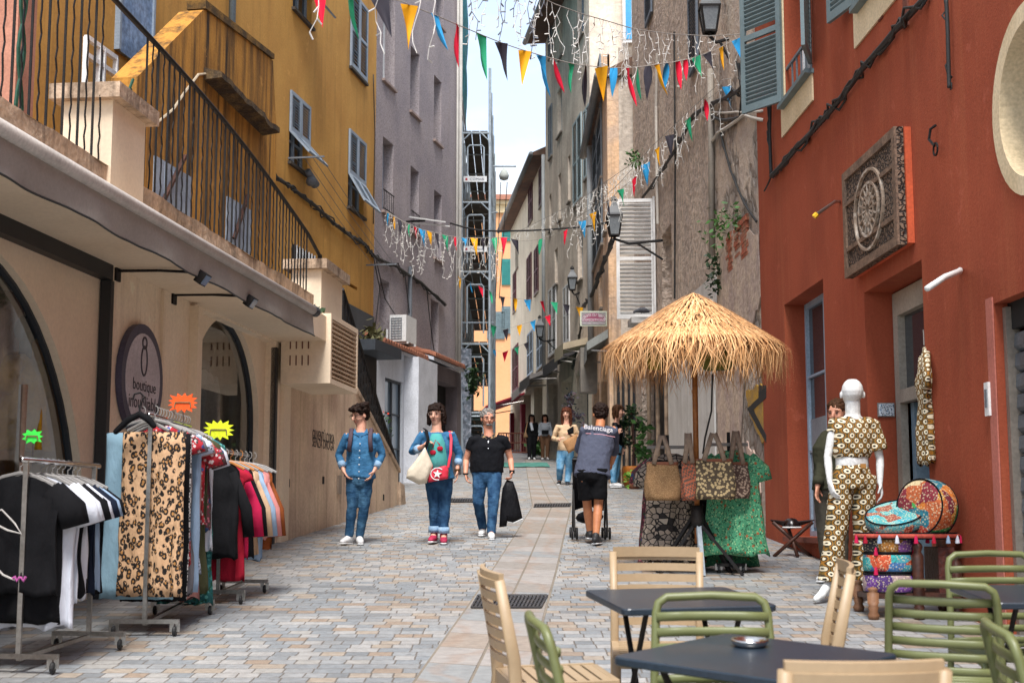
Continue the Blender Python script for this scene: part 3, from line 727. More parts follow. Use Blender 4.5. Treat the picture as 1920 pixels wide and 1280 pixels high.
# ---------------------------------------------------------------- yellow house
YF = Fac(-3.15, 32, .174, 1)
yb = thing('yellow_house', 'tall ochre yellow house with blue grey louvred shutters above the terrace', 'building', YF.P(-6, 2))
wA = (YF.az(544, 170)[0], YF.az(578, 200)[0], YF.az(545, 305)[1], YF.az(544, 170)[1])
wB = (YF.az(654, 242)[0], YF.az(683, 270)[0], YF.az(650, 385)[1], YF.az(654, 242)[1])
wB2 = (wB[0], wB[1], YF.az(652, 120)[1], YF.az(652, 120)[1]+1.72)
wA2 = (wA[0]+.05, wA[1]+.1, YF.az(556, 22)[1], YF.az(556, 22)[1]+1.7)
wS = YF.rect(650, 527, 670, 545)
YH = [wA, wB, wB2, wA2, wS]
mb = MB(); YF.wall(mb, -17.5, -.02, 0, 17, [(*q, .2) for q in YH], back=7); mb.build('wall', YELLOW, yb)
def yshut(wd, flap, m=LOUV):
    win = casement(YF, yb, *wd, depth=.15, fm=m, gm=GLASS, sill=mat('slate_sill', '4c463f', .9))
    c = (wd[0]+wd[1])/2
    leaf(YF, win, wd[0]-.04, c-.005, wd[2], wd[3], .012, m, flap=flap); leaf(YF, win, c+.005, wd[1]+.04, wd[2], wd[3], .012, m, flap=flap)
yshut(wA, radians(42)); yshut(wB, radians(30)); yshut(wB2, 0); yshut(wA2, radians(40))
casement(YF, yb, *wS, depth=.16, fm=WOODD, panes=4)
# clothes line and laundry box below the open shutter
st = MB(); e = [(-15.2, 6.9), (-13.22, 8.47), (-12.9, 8.6), (-10.38, 8.68), (-10.14, 7.6), (-10.1, 3.9), (-15.2, 3.9)]
EO = 1.2
n_ = len(e); st.add([YF.P(a, z, EO) for a, z in e]+[YF.P(a, z, EO-.34) for a, z in e], [tuple(range(n_))]+[(i, i+n_, (i+1) % n_+n_, (i+1) % n_) for i in range(n_)]); YF.box(st, -10.5, -10.11, 3.9, 7.5, .002, EO-.33); YF.box(st, -14.6, -10.5, 3.9, 6.2, .002, EO-.33); stw = st.build('stair_block', YSTAIN, yb)
mb = MB(); p, q = YF.az(382, 140, EO), YF.az(522, 245, EO+.25)
rg = []
for i in range(15):
    u = i/14; a = p[0]+(q[0]-p[0])*u; z = p[1]+(q[1]-p[1])*u; j = noise.noise(V((a*3, 2, 1)))*.03
    rg.append([YF.P(a, z-.07, EO), YF.P(a, z-.05+j, EO+.26+j), YF.P(a, z+.03+j, EO+.26+j), YF.P(a, z+.1, EO)])
mb.loft(rg); mb.build('drip_ledge', mat('mossy_ledge', '3d3228', .95, '6b5636', 5, fine=.3, bump=.6, bs=14, bd=.04), stw)
mb = MB(); p, q = YF.az(385, 8, EO), YF.az(512, 105, EO)
mb.hexa([YF.P(-13.2, 8.5, EO+.03), YF.P(-10.4, 8.7, EO+.03), YF.P(-10.4, 8.7, EO-.25), YF.P(-13.2, 8.5, EO-.25), YF.P(-13.2, 8.62, EO+.03), YF.P(-10.4, 8.78, EO+.03), YF.P(-10.4, 8.78, EO-.25), YF.P(-13.2, 8.62, EO-.25)]); mb.build('parapet_cap', mat('sooty_cap', '4b3a22', .95, '8a662c', 4, fine=.3), stw)
mb = MB(); mb.tube([YF.pt(*p, EO+.02) for p in ((295, 230), (325, 205), (345, 175), (372, 140), (392, 138))], .018, 6); mb.build('white_cable', mat('old_white_pvc', 'b9a990', .7), stw)
for (x0, y0, x1, y1) in ((288, 292, 352, 420), (424, 368, 466, 478)):
    a0, a1, z0, z1 = YF.rect(x0, y0, x1, y1, EO)
    mb = MB(); YF.box(mb, a0, a1, 4.3, z1, EO-.02, EO+.03)
    for i in range(1, 4): c = a0+(a1-a0)*i/4; YF.box(mb, c-.008, c+.008, 4.3, z1-.02, EO+.03, EO+.036)
    d = mb.build('terrace_door', mat('pale_blue_door', '9aa6b4', .6, '8792a2', 4), yb)
    m2 = MB(); m2.bar(YF.P(a0+.2, z0+.1, EO+.06), YF.P(a0+.75*(a1-a0), z0+.85, EO+.06), .05, .04); m2.build('prop', WOODD, d)
a0, a1, z0, z1 = YF.rect(548, 458, 585, 560); mb = MB(); YF.box(mb, a0, a1, z0, z1, .0, .03); gw = mb.build('barred_window', DARKIN, yb)
mb = MB()
for i in range(7): p = YF.P(a0+(a1-a0)*(i+.5)/7, z0, .07); mb.bar(p, p+V((0, 0, z1-z0)), .025)
mb.build('bars', WHITE, gw)
# upper left: blue door, mesh screen, salmon block, drain pipe
a0, a1, z0, z1 = YF.rect(220, 0, 276, 125); mb = MB(); YF.box(mb, a0, a1, z0-.1, z0+2.6, .0, .05); d = mb.build('balcony_door', mat('flaking_blue_paint', '8fa6c4', .7, '6f88a8', 2.5, .4, .6, .25, 14, .4, 18, .02, streak='5a5a58', sk=.5), yb)
mb = MB(); 
for x in (a0-.05, a1): YF.box(mb, x, x+.06, z0-.1, z0+2.6, .0, .08)
mb.build('frame', LOUV, d)
for x in (-17.5,): 
    mb = MB(); YF.box(mb, -17.5, YF.az(62, 200, .9)[0], 3, 7.2, .002, .9); mb.build('side_wing', mat('salmon_render', 'b57f6a', .9, '9f6c58', 1.5), yb)
a0, a1, z0, z1 = YF.rect(162, 70, 216, 150, .5); ms = thing('mesh_screen', 'white framed wire mesh screen behind the railing near the blue door', 'screen', YF.P((a0+a1)/2, 4.42, .5))
mb = MB()
for x in (a0, a0+.35, a1-.35, a1): mb.bar(YF.P(x, 4.42, .5), YF.P(x, z1, .5), .06)
for z in (z1, z1-.22): mb.bar(YF.P(a0, z, .5), YF.P(a1, z, .5), .06)
mb.build('frame', WHITE, ms)
mb = MB()
for i in range(14): x = a0+.35+(a1-a0-.7)*i/13; mb.bar(YF.P(x, 4.45, .5), YF.P(x, z1-.2, .5), .008)
for i in range(16): z = z0+(z1-z0)*i/15-.1; mb.bar(YF.P(a0+.35, z, .5), YF.P(a1-.35, z, .5), .008)
mb.build('wire_mesh', GREY, ms)
mb = MB(); a, z = YF.az(425, 15); mb.tube([YF.P(a, 8.3, .1), YF.P(a, 17, .1)], .06, 10); tag(mb.build('drain_pipe', mat('zinc_pipe', '7f9099', .5), None, smooth=True), 'blue grey zinc drain pipe above the stained stair block', 'drain pipe')
# green climber on the terrace rail
def leaves(name, label, pts, n, sp, sz, m, cat='plant', parent=None, stem=None):
    mb = MB()
    for i in range(n):
        c = V(R.choice(pts))+V((R.gauss(0, sp), R.gauss(0, sp), R.gauss(0, sp)))
        d = V((R.uniform(-1, 1), R.uniform(-1, 1), R.uniform(-.6, 1))).normalized(); s_ = d.cross(V((R.uniform(-1, 1), R.uniform(-1, 1), R.uniform(-1, 1)))).normalized(); q = sz*R.uniform(.6, 1.3)
        mb.add([c-d*q, c+s_*q*.45, c+d*q, c-s_*q*.45], [(0, 1, 2, 3)])
    if parent: return mb.build(name, m, parent)
    o = mb.build(name, m, None); return tag(o, label, cat) if label else o
gp = thing('green_trellis', 'twisted dark green iron post inside the railing beside the first pillar', 'iron post', L.P(-4.7, 4.4, -.02)); mb = MB()
for i in range(10): mb.tube([L.P(-4.75+.06*(i % 3), 4.4+.1*i, -.02), L.P(-4.7+.05*((i+1) % 3), 4.55+.1*i, -.02)], .014, 5)
mb.build('post', DKGREEN, gp)
mb = MB()
for q in (0, pi): mb.tube([L.P(-6.62+.05*sin(q+i*.8), 4.4+.11*i, -.12) for i in range(18)], .016, 5)
tag(mb.build('green_iron_post', DKGREEN, None), 'twisted green iron post behind the leftmost railing bars', 'iron post')
# facade cable of yellow and purple houses
PU = Fac(-3.15, 32, .222, 1)
def cable(pts, r, label, m=CABLE, name='wall_cable', wrap=0):
    mb = MB(); 
    pp = []
    for a, b in zip(pts[:-1], pts[1:]):
        for i in range(6): pp.append(a.lerp(b, i/6)+V((0, 0, -.05*sin(pi*i/6)*(b-a).length*.15)))
    pp.append(pts[-1]); mb.tube(pp, r, 6)
    for k in range(wrap):
        mb.tube([p+V((R.gauss(0, r*.8), R.gauss(0, r*.3), R.gauss(0, r*1.2))) for p in pp], r*.45, 5)
    return tag(mb.build(name, m, None, smooth=True), label, 'cable')
cable([YF.pt(x, y, .05) for x, y in ((508, 325), (545, 350), (590, 385), (640, 430), (685, 458))]+[PU.pt(x, y, .06) for x, y in ((700, 480), (745, 500), (790, 530), (835, 570))], .035, 'thick bundle of black cables sagging across the yellow and purple houses', wrap=3)
mb = MB(); a, z = YF.az(573, 340); mb.bar(YF.P(a-1.2, z+.15, .05), YF.P(a-1.2, z+.15, .75), .03); mb.bar(YF.P(a+4.2, z-.9, .05), YF.P(a+4.2, z-.9, .75), .03)
for k in range(4): mb.tube([YF.P(a-1.2, z+.15, .2+.16*k), YF.P(a+1.5, z-.42, .2+.16*k), YF.P(a+4.2, z-.9, .2+.16*k)], .006, 4)
tag(mb.build('clothes_line', GREY, None), 'clothes line wires strung along the yellow house between two brackets', 'clothes line')
mb = MB(); a, z = YF.az(572, 330, .1); mb.tube([YF.P(a, z+.1, .15), YF.P(a+.35, z-.1, .2)], [.06, .09], 10); mb.sph(YF.P(a+.05, z-.1, .2), .1, 10); tag(mb.build('outside_lamp', GREY, None, smooth=True), 'small round grey lamp under the open shutter of the yellow house', 'lamp')

# ---------------------------------------------------------------- purple house
pb = thing('purple_house', 'tall grey purple rendered house with deep set windows', 'building', PU.P(3, 2))
rects = [(718, 255, 738, 395), (770, 310, 785, 432), (814, 355, 826, 482), (720, -60, 742, 150), (770, 85, 787, 208), (814, 140, 826, 262), (818, -40, 832, 40), (712, 520, 731, 640), (808, 560, 818, 660)]
PH = []
for x0, y0, x1, y1 in rects:
    a0, a1 = PU.az(x0, y0)[0], PU.az(x1, y0)[0]; a1 = max(a1, a0+.75); z1 = PU.az(x0, y0)[1]; z0 = PU.az(x0, y1)[1]; PH.append((a0, a1, z0, z1))
mb = MB(); PU.wall(mb, .02, 7.45, 0, 18, [(*q, .32) for q in PH], back=7); mb.build('wall', GREYCREPI, pb)
for i, q in enumerate(PH):
    wn = casement(PU, pb, *q, depth=.3, fm=mat('blue_white_frame', 'a9b6c4', .5) if i % 2 == 0 else WHITE, gm=GLASSL, sill=mat('pinkish_sill', 'a08c84', .9), bars=i in (0, 1))
    if i in (1, 4, 0): leaf(PU, wn, q[0]+.06, (q[0]+q[1])/2, q[2]+.05, q[3]-.05, -.24, LOUV)
for k, a in enumerate((7.35, 7.05)):
    mb = MB(); mb.tube([PU.P(a, 2.9, .09), PU.P(a, 18, .09)], .06 if k == 0 else .03, 10)
    tag(mb.build('drain_pipe', mat('cream_pipe', 'b5b0a8', .5), None, smooth=True), ('wide cream drain pipe at the far corner of the purple house', 'thin cream pipe next to the wide pipe on the purple house')[k], 'drain pipe')
ac = thing('air_conditioner', 'white outdoor air conditioning unit on the purple house above the tiled roof', 'air conditioner', PU.P(PU.az(762, 615)[0], PU.az(762, 635)[1], .3))
a, z = PU.az(762, 640, .5)
mb = MB(); PU.box(mb, a-.1, a+.75, z, z+.62, .12, .52); mb.build('casing', PLASTW, ac)
mb = MB()
for i in range(9): zz = z+.06+i*.06; mb.ob(PU.P(a-.102, zz, .29), (.006, .006, .006)); mb.bar(PU.P(a-.105, zz, .15), PU.P(a-.105, zz, .42), .018)
for i in range(4): mb.bar(PU.P(a-.108, z+.06, .17+i*.08), PU.P(a-.108, z+.55, .17+i*.08), .012)
mb.build('grille', GREY, ac)
mb = MB(); 
for aa in (a, a+.6): mb.bar(PU.P(aa, z-.03, .02), PU.P(aa, z-.03, .55), .04); mb.bar(PU.P(aa, z-.03, .03), PU.P(aa, z+.3, .03), .04)
mb.build('bracket', PLASTW, ac)
an_ = thing('aerial', 'flat white aerial panels on the wall of the purple house', 'aerial', PU.P(PU.az(785, 415)[0], PU.az(785, 415)[1], .3))
a, z = PU.az(775, 415, .2)
mb = MB(); mb.bar(PU.P(a, z, .02), PU.P(a, z, .5), .04); mb.build('arm', BLACKM, an_)
mb = MB(); mb.ob(PU.P(a, z+.03, .55), (.9, .25, .03), Euler((.2, .1, .2)).to_matrix()); mb.ob(PU.P(a+.2, z-.06, .6), (.9, .25, .03), Euler((.2, .05, .2)).to_matrix()); mb.build('panel', PLASTW, an_)
mb = MB(); a, z = PU.az(765, 500); mb.tube([PU.P(a, z, .06), PU.P(a, z-1.45, .06)], .05, 8); tag(mb.build('cable_duct', GREY, None), 'grey cable duct running down to the air conditioner', 'cable duct')
for j, pts in enumerate((((700, 480), (712, 540), (705, 600), (700, 640)), ((705, 485), (722, 560), (748, 600)), ((800, 540), (806, 600), (815, 665)), ((760, 520), (768, 590)), ((700, 140), (703, 250), (700, 420)))):
    cable([PU.pt(x, y, .06) for x, y in pts], .012, ['thin loose cable hanging near the corner of the yellow house', 'thin cable looping towards the air conditioner', 'thin black cable dropping to the second tiled roof', 'short thin cable beside the cable duct', 'long thin wire on the seam of the yellow and purple houses'][j])

# ---------------------------------------------------------------- white annexe with tiled roofs
AN = Fac(-3.15+.45, 32, .222, 1)
ax = thing('shop_annexe', 'low white annexe with a terracotta tiled lean-to roof and grey glazed door', 'building', AN.P(2, 2.4))
a0, a1 = AN.az(688, 800)[0], AN.az(790, 800)[0]
zr = AN.az(745, 660)[1]; dr = AN.rect(722, 706, 747, 900)
dr = (dr[0], dr[1]+.25, 2.3, AN.az(722, 706)[1])
mb = MB(); AN.wall(mb, a0-.6, a1, 1.5, zr, [(*dr, .12)], back=.4); mb.build('wall', WHITEW, ax)
casement(AN, ax, *dr, depth=.1, fm=DGREY, gm=GLASSL, panes=2, name='door')
mb = MB(); AN.box(mb, AN.az(757, 800)[0], a1+.15, 1.5, zr-.05, .002, .35); mb.build('white_pier', mat('white_pier', 'd2d4da', .85), ax)
def tileroof(fc, par, a0, a1, z, o0, o1, drop, slab=None):
    mb = MB(); n = int((a1-a0)/.19)
    for i in range(n):
        a = a0+(a1-a0)*(i+.5)/n; w2 = (a1-a0)/n*.5; rr = []
        for k in range(5):
            u = k/4; o = o0+(o1-o0)*u; zz = z-drop*u+(.02 if k % 2 else 0)
            rr.append([fc.P(a+w2*cos(pi*j/6), zz+w2*sin(pi*j/6), o) for j in range(7)]+[fc.P(a-w2*.8, zz-.02, o), fc.P(a+w2*.8, zz-.02, o)])
        mb.loft(rr)
    mb.build('tiled_roof', TILE, par)
    mb = MB(); mb.hexa([fc.P(a0, z-.1, o0), fc.P(a1, z-.1, o0), fc.P(a1, z-drop-.1, o1-.05), fc.P(a0, z-drop-.1, o1-.05), fc.P(a0, z-.02, o0), fc.P(a1, z-.02, o0), fc.P(a1, z-drop-.02, o1-.05), fc.P(a0, z-drop-.02, o1-.05)]); mb.build('roof_underside', WHITEW, par)
tileroof(AN, ax, AN.az(704, 640)[0], a1-.15, AN.az(745, 650)[1]+.1, -.4, .22, .2)
mb = MB(); aa, zz = AN.az(690, 655, .3); AN.box(mb, aa-.9, aa+.9, zz-.12, zz+.1, -.3, .75); mb.build('slate_canopy', mat('slate_canopy', '333a42', .6), ax)
mb = MB(); AN.box(mb, aa-1., aa+.6, 2.2, zz-.12, .0, .3); mb.build('dark_door', mat('dark_door', '1b1719', .6), ax)
gd = MB(); a_, z_ = YF.az(640, 545, .2); q = YF.rect(640, 545, 690, 640, .1); YF.box(gd, q[0], -.35, 2.6, YF.az(655, 540)[1]-.4, .02, .12); gd.build('stair_door', mat('graphite_door', '43474c', .6, '383c41', 3), yb)
ax2 = thing('annexe', 'low purple rendered annexe with a tiled roof beside the scaffold tower', 'building', AN.P(5.5, 2.7))
b0, b1 = a1+.17, AN.az(858, 700)[0]
op = AN.rect(812, 712, 850, 870); op = (op[0], op[1], 1.6, op[3])
zr2 = AN.az(820, 685)[1]
mb = MB(); AN.wall(mb, b0, b1, 1.5, zr2, [(*op, .35)], back=.4, off=.1); mb.build('wall', mat('mauve_render', '6e6466', .95, '5d5456', 2, bump=.5, bs=30), ax2)
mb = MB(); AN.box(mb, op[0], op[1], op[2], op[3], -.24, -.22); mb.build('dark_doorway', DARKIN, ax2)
tileroof(AN, ax2, b0, b1-.3, AN.az(820, 672)[1]+.12, -.4, .3, .2)
leaves('shrub', 'small green plant growing at the corner of the second tiled roof', [AN.P(b1, AN.az(860, 700)[1]-.1*i, .4) for i in range(6)], 160, .12, .09, LEAFD)
leaves('weed', 'dry tuft of weeds on the wall by the first tiled roof', [AN.pt(690+3*i, 630+R.randint(-8, 12), .5) for i in range(6)], 120, .1, .1, mat('dry_weed', '5c5a3a', .8))
leaves('weed', 'green weed at the foot of the white annexe door', [gnd(752, 895)+V((.02*i, 0, .05*i)) for i in range(5)], 60, .07, .06, LEAF)
leaves('weed', 'small tuft of weeds on top of the lattice fronted box', [L.P(.2+.1*i, 4.05, .4) for i in range(4)], 60, .05, .05, LEAFD)
# flowers and mannequin arm behind the stair railing
fl = thing('flower_pot', 'pot of red geraniums behind the stair railing', 'potted plant', L.P(7.4, L.gz(7.4), -.7))
p = L.pt(706, 800, -.75)
leaves('foliage', None, [p+V((.1*i-.2, 0, .06*(i % 3))) for i in range(4)], 110, .1, .06, LEAFD, parent=fl)
leaves('flowers', None, [p+V((.1*i-.2, -.1, .06*(i % 3)+.04)) for i in range(4)], 45, .1, .05, mat('geranium_red', 'c43a26', .7), parent=fl)
mb = MB(); mb.lathe([(.12, -.55), (.18, -.2), (.2, -.2)], p, 14); mb.build('pot', TILE, fl, smooth=True)
# ---------------------------------------------------------------- house behind the scaffold, far orange house
SB = Fac(-1.6, 39.4, 0., 1)
sb = thing('house_under_repair', 'grey house under repair behind the scaffold with teal netting', 'building', SB.P(5, 3))
mb = MB(); SB.wall(mb, .1, 17, 1, 22, [(2+3*i, 3.1+3*i, 5+3.4*j, 7+3.4*j, .2) for i in range(3) for j in range(4)], back=7, off=-.35); mb.build('wall', mat('scaffold_house_render', 'b3aca2', .95, '9c958c', 1.5), sb)
for i in range(3):
    for j in range(4): casement(SB, sb, 2+3*i, 3.1+3*i, 5+3.4*j, 7+3.4*j, depth=.55, fm=LOUV)
mb = MB(); mb.grid(lambda u, v: SB.P(1.5+9.3*u, 15.6+7*v, -.05+.06*sin(u*30)*sin(v*9)), 40, 12); tag(mb.build('scaffold_netting', mat('teal_netting', '1f6f72', .8, '2a8a9a', 3), None), 'teal debris netting hung high on the scaffolded house', 'netting')
oh = thing('orange_house', 'peach orange house closing the far end of the street', 'building', (-1, 88, S*88))
OF = lambda px, py: at(px, py, 88)
x0, x1 = OF(880, 600).x, OF(1010, 600).x; zt = OF(950, 385).z
mb = MB(); mb.bx(x0-3, x1+3, 88, 94, 4, zt); mb.build('wall', ORANGE, oh)
mb = MB(); mb.bx(x0-3.2, x1+3.2, 87.6, 94.2, zt, zt+.25); mb.bx(x0-3.1, x1+3.1, 87.8, 94.1, zt-.5, zt-.002); mb.build('cornice', mat('cornice_stone', 'd9c29a', .9), oh)
mb = MB(); mb.hexa([(x0-3.4, 87.4, zt+.252), (x1+3.4, 87.4, zt+.252), (x1+3.4, 94.4, zt+.252), (x0-3.4, 94.4, zt+.252), (x0-1, 90.5, zt+1.3), (x1+1, 90.5, zt+1.3), (x1+1, 91, zt+1.3), (x0-1, 91, zt+1.3)]); mb.build('roof', TILE, oh)
for i, (px, py, q) in enumerate(((957, 430, 45), (957, 510, 50), (957, 600, 52), (930, 610, 52), (905, 520, 50))):
    c = OF(px, py); hh = q*88/2667/2
    mb = MB(); mb.bx(c.x-.55, c.x+.55, 87.9, 87.998, c.z-hh, c.z+hh)
    for k in range(12): z = c.z-hh+.1+k*(2*hh-.2)/12; mb.bx(c.x-.5, c.x-.04, 87.88, 87.898, z, z+.06); mb.bx(c.x+.04, c.x+.5, 87.88, 87.898, z, z+.06)
    mb.build('shutter', LOUVT if i < 2 else LOUVG, oh)
# ---------------------------------------------------------------- scaffold tower
sc = thing('scaffold_tower', 'galvanised scaffold tower with decks and maker banners rising in the street', 'scaffold', at(890, 870, 44))
Y0, Y1 = 43., 56.2; xs = (at(865, 500, Y0).x, at(918, 500, Y0).x)
tz = at(890, 245, Y0).z; gz0 = S*Y0
def pole(a, b, r=.042, nm='pole'): MB().tube([a, b], r, 6).build(nm, GALV, sc)
for y in (Y0, Y0+2.6, Y0+5.2, Y0+7.8, Y0+10.4, Y1):
    for x in xs: pole(V((x, y, gz0)), V((x, y, tz+(2. if x > xs[0] else .3))))
lev = [at(890, py, Y0).z for py in (245, 375, 505, 640)]; lev += [lev[-1]-2.1]
for i, z in enumerate(lev):
    for j in range(5):
        mb = MB(); 
        for k in range(3): 
            xx = xs[0]+.05+(xs[1]-xs[0]-.1)*k/3; mb.bx(xx, xx+(xs[1]-xs[0]-.1)/3-.02, Y0+2.65*j+.03, Y0+2.65*j+2.6, z-.05, z)
        mb.build('deck', mat('deck_board', '57514a', .8, '443f39', 3, metal=.1), sc)
    for y in (Y0, Y0+2.6, Y0+5.2, Y0+7.8, Y0+10.4, Y1): pole(V((xs[0], y, z-.08)), V((xs[1], y, z-.08)), .03, 'transom')
    for x in xs:
        for dz in (.5, 1.): pole(V((x, Y0, z+dz)), V((x, Y1, z+dz)), .025, 'guardrail')
    MB().tube([V((xs[0]+.18, Y0-.04, z-1.98)), V((xs[0]+.18, Y0-.04, z-.55)), V((xs[0]+.24, Y0-.04, z-.48)), V((xs[1]-.24, Y0-.04, z-.48)), V((xs[1]-.18, Y0-.04, z-.55)), V((xs[1]-.18, Y0-.04, z-1.98))], .025, 6).build('end_frame', GALV, sc)
    for a, b in (((xs[0], -.35), (xs[0]+.3, -.05)), ((xs[1], -.35), (xs[1]-.3, -.05))): pole(V((a[0], Y0-.01, z+a[1])), V((b[0], Y0-.01, z+b[1])), .02, 'brace')
for py in (336, 467):
    c = at(891, py, Y0-.08); mb = MB(); mb.bx(c.x-.36, c.x+.36, Y0-.1, Y0-.08, c.z-.09, c.z+.09); bn = mb.build('banner', WHITE, sc)
    text('COMABI', .12, mat('banner_blue', '2b3350', .6), bn, frame_m(c+V((.06, -.022, -.045)), V((1, 0, 0)), V((0, 0, 1))), ext=.001)
    mb = MB(); mb.bx(c.x-.3, c.x-.24, Y0-.105, Y0-.101, c.z-.04, c.z+.03); mb.build('logo', mat('logo_red', 'c02a2a', .6), bn)
pole(at(770, 418, Y0-.2), at(932, 398, Y0+2), .03, 'ledger'); pole(at(795, 605, Y0-.2), at(925, 605, Y0+1), .03, 'ledger')
pole(at(858, 780, Y0-.1), at(922, 780, Y0), .03, 'ledger')
pole(at(925, 312, Y0+1), at(968, 312, Y0+1), .03, 'hoist_arm')
hb = at(945, 328, Y0+1); mb = MB(); mb.lathe([(.02, .22), (.1, .12), (.16, -.02), (.13, -.14), (.03, -.18)], hb, 12); ht = tag(mb.build('hoist_pulley', mat('net_bag', 'aeb3ad', .9), None, smooth=True), 'pale net wrapped pulley hanging from the scaffold arm', 'pulley')
for a_, b_ in (((939, 342), (929, 560)), ((951, 342), (936, 560))): MB().tube([at(*a_, Y0+1), at(*b_, Y0+1)], .012, 4).build('rope', CABLE, ht)
mb = MB(); a, b = at(861, 655, Y0-.3), at(884, 655, Y0-.3); mb.bx(a.x, b.x, Y0-.5, Y0-.2, gz0, a.z); cbx = mb.build('site_panel', mat('sticker_grey', '737c88', .7, 'a2a6b2', 7, .5, .56, .4, 9), None); tag(cbx, 'tall grey panel covered in stickers standing before the scaffold tower', 'panel')
sp = thing('leaning_poles', 'bundle of loose scaffold poles leaning upright at the foot of the tower', 'scaffold poles', gnd(858, 884))
for i in range(14):
    p = gnd(848+2.2*i, 884-i*.7); MB().tube([p, p+V((.1-.02*i, .3, 2.4+.12*(i*7 % 5)))], .03, 6).build('pole', GALV if i else mat('yellow_pole', 'c7b21e', .6), sp)
# ---------------------------------------------------------------- red house (right)
RD = Fac(3.19, 17.86, -.0315, -1)
rb = thing('red_house', 'brick red rendered house with a round window and a grey roller shutter', 'building', RD.P(-5, 1))
win = (RD.az(1543, 522)[0], RD.az(1470, 572)[0], RD.az(1475, 985)[1]-.12, 4.06)
door = (RD.az(1728, 489)[0], RD.az(1620, 549)[0], .3, 3.66)
shut = (-12.5, RD.az(1863, 568)[0], -.5, 3.05)
rc = (RD.az(1866, 232)[0]-.66, RD.az(1866, 232)[1]-.0)
rw = (rc[0]-.62, rc[0]+.62, rc[1]-.62, rc[1]+.62)
u1 = (RD.az(1524, 135)[0], RD.az(1474, 195)[0], 6.4, 8.3); u2 = (-5.9, -4.75, 6.4, 8.3)
mb = MB(); RD.wall(mb, -19, .14, 0, 12, [(*win, .3), (*door, .34), (*shut, .16), (*rw, .3), (*u1, .3), (*u2, .3)], back=7)
n = 40; sq = []
for j in range(n):
    t_ = 2*pi*j/n; c, s_ = cos(t_), sin(t_); k = .62/max(abs(c), abs(s_)); sq.append((rc[0]+k*c, rc[1]+k*s_))
ci = [(rc[0]+.6*cos(2*pi*j/n), rc[1]+.6*sin(2*pi*j/n)) for j in range(n)]
mb.loft([[RD.P(a, z, 0) for a, z in sq], [RD.P(a, z, 0) for a, z in ci]], cap=False)
mb.build('wall', RED, rb)
CREAM = mat('cream_trim', 'd8c3a0', .8, 'cab48f', 2)
mb = MB(); mb.loft([[RD.P(rc[0]+q*cos(2*pi*j/n), rc[1]+q*sin(2*pi*j/n), o) for j in range(n)] for q, o in ((.66, .002), (.66, .02), (.53, .02), (.53, -.29))], cap=False); o_ = mb.build('round_window', CREAM, rb)
mb = MB(); mb.add([RD.P(rc[0]+.54*cos(2*pi*j/n), rc[1]+.54*sin(2*pi*j/n), -.28) for j in range(n)], [tuple(range(n))]); mb.build('pane', GLASSL, o_)
BG = mat('pale_blue_frame', '9fb0c0', .5, '91a3b4', 3)
wn = casement(RD, rb, *win, depth=.29, fm=BG, gm=GLASS, panes=2, sill=mat('step_stone', '7d4335', .8))
a0, a1 = win[0], win[1]; m2 = MB(); RD.box(m2, a0+.05, a1-.05, win[2]+.1, win[2]+1.35, -.285, -.27); m2.build('lower_panel', mat('grey_blind', '8a9198', .6), wn)
mb = MB(); RD.box(mb, door[1]-.16, door[1]-.02, .3, door[3]-.02, -.33, -.26); RD.box(mb, door[0], door[1]-.16, door[3]-.24, door[3]-.02, -.33, -.26); RD.box(mb, door[0], door[1]-.16, 2.6, 2.72, -.33, -.25); df = mb.build('door_frame', mat('greige_frame', 'a39a8c', .6, '938a7d', 3), rb)
mb = MB(); RD.box(mb, door[0], door[1]-.16, 2.72, door[3]-.24, -.34, -.33); mb.build('transom_pane', GLASS, df)
for q in (door[1]-.3, door[0]+.3):
    mb = MB(); RD.box(mb, q, q+.1, .8, 2.6, -.6, -.345); mb.build('door_leaf', mat('door_blue', '7d93a2', .6), df)
mb = MB(); RD.box(mb, door[0], door[1], .3, S*RD.P(door[0], 0).y+.16, -.34, .02); mb.build('doorstep', mat('doorstep', '8a5a48', .8), rb)
mb = MB(); RD.box(mb, shut[0], shut[1], 2.86, 3.06, -.155, -.1); z = 2.84
rs = MB(); RS = MB()
while z > .4:
    pts = [(z, -.15), (z-.015, -.118), (z-.1, -.11), (z-.125, -.128), (z-.14, -.15)]
    rs.loft([[RD.P(shut[0], q, o) for q, o in pts], [RD.P(shut[1]-.06, q, o) for q, o in pts]]); z -= .145
rsh = rs.build('roller_shutter', mat('shutter_steel', '74797f', .45, '5f646a', 2.5, fine=.15, metal=.5, streak='4a4742', sk=.4), rb)
mb.build('shutter_box', DARKIN, rsh)
mb = MB(); RD.box(mb, shut[1]-.06, shut[1]-.002, .4, 3.02, -.155, -.06); mb.build('guide_rail', mat('guide_rail', '8d8378', .5, metal=.4), rsh)
mb = MB(); RD.box(mb, shut[1]+.002, shut[1]+.13, .4, 3.1, .002, .012); mb.build('jamb_strip', mat('salmon_jamb', 'b3695a', .8), rb)
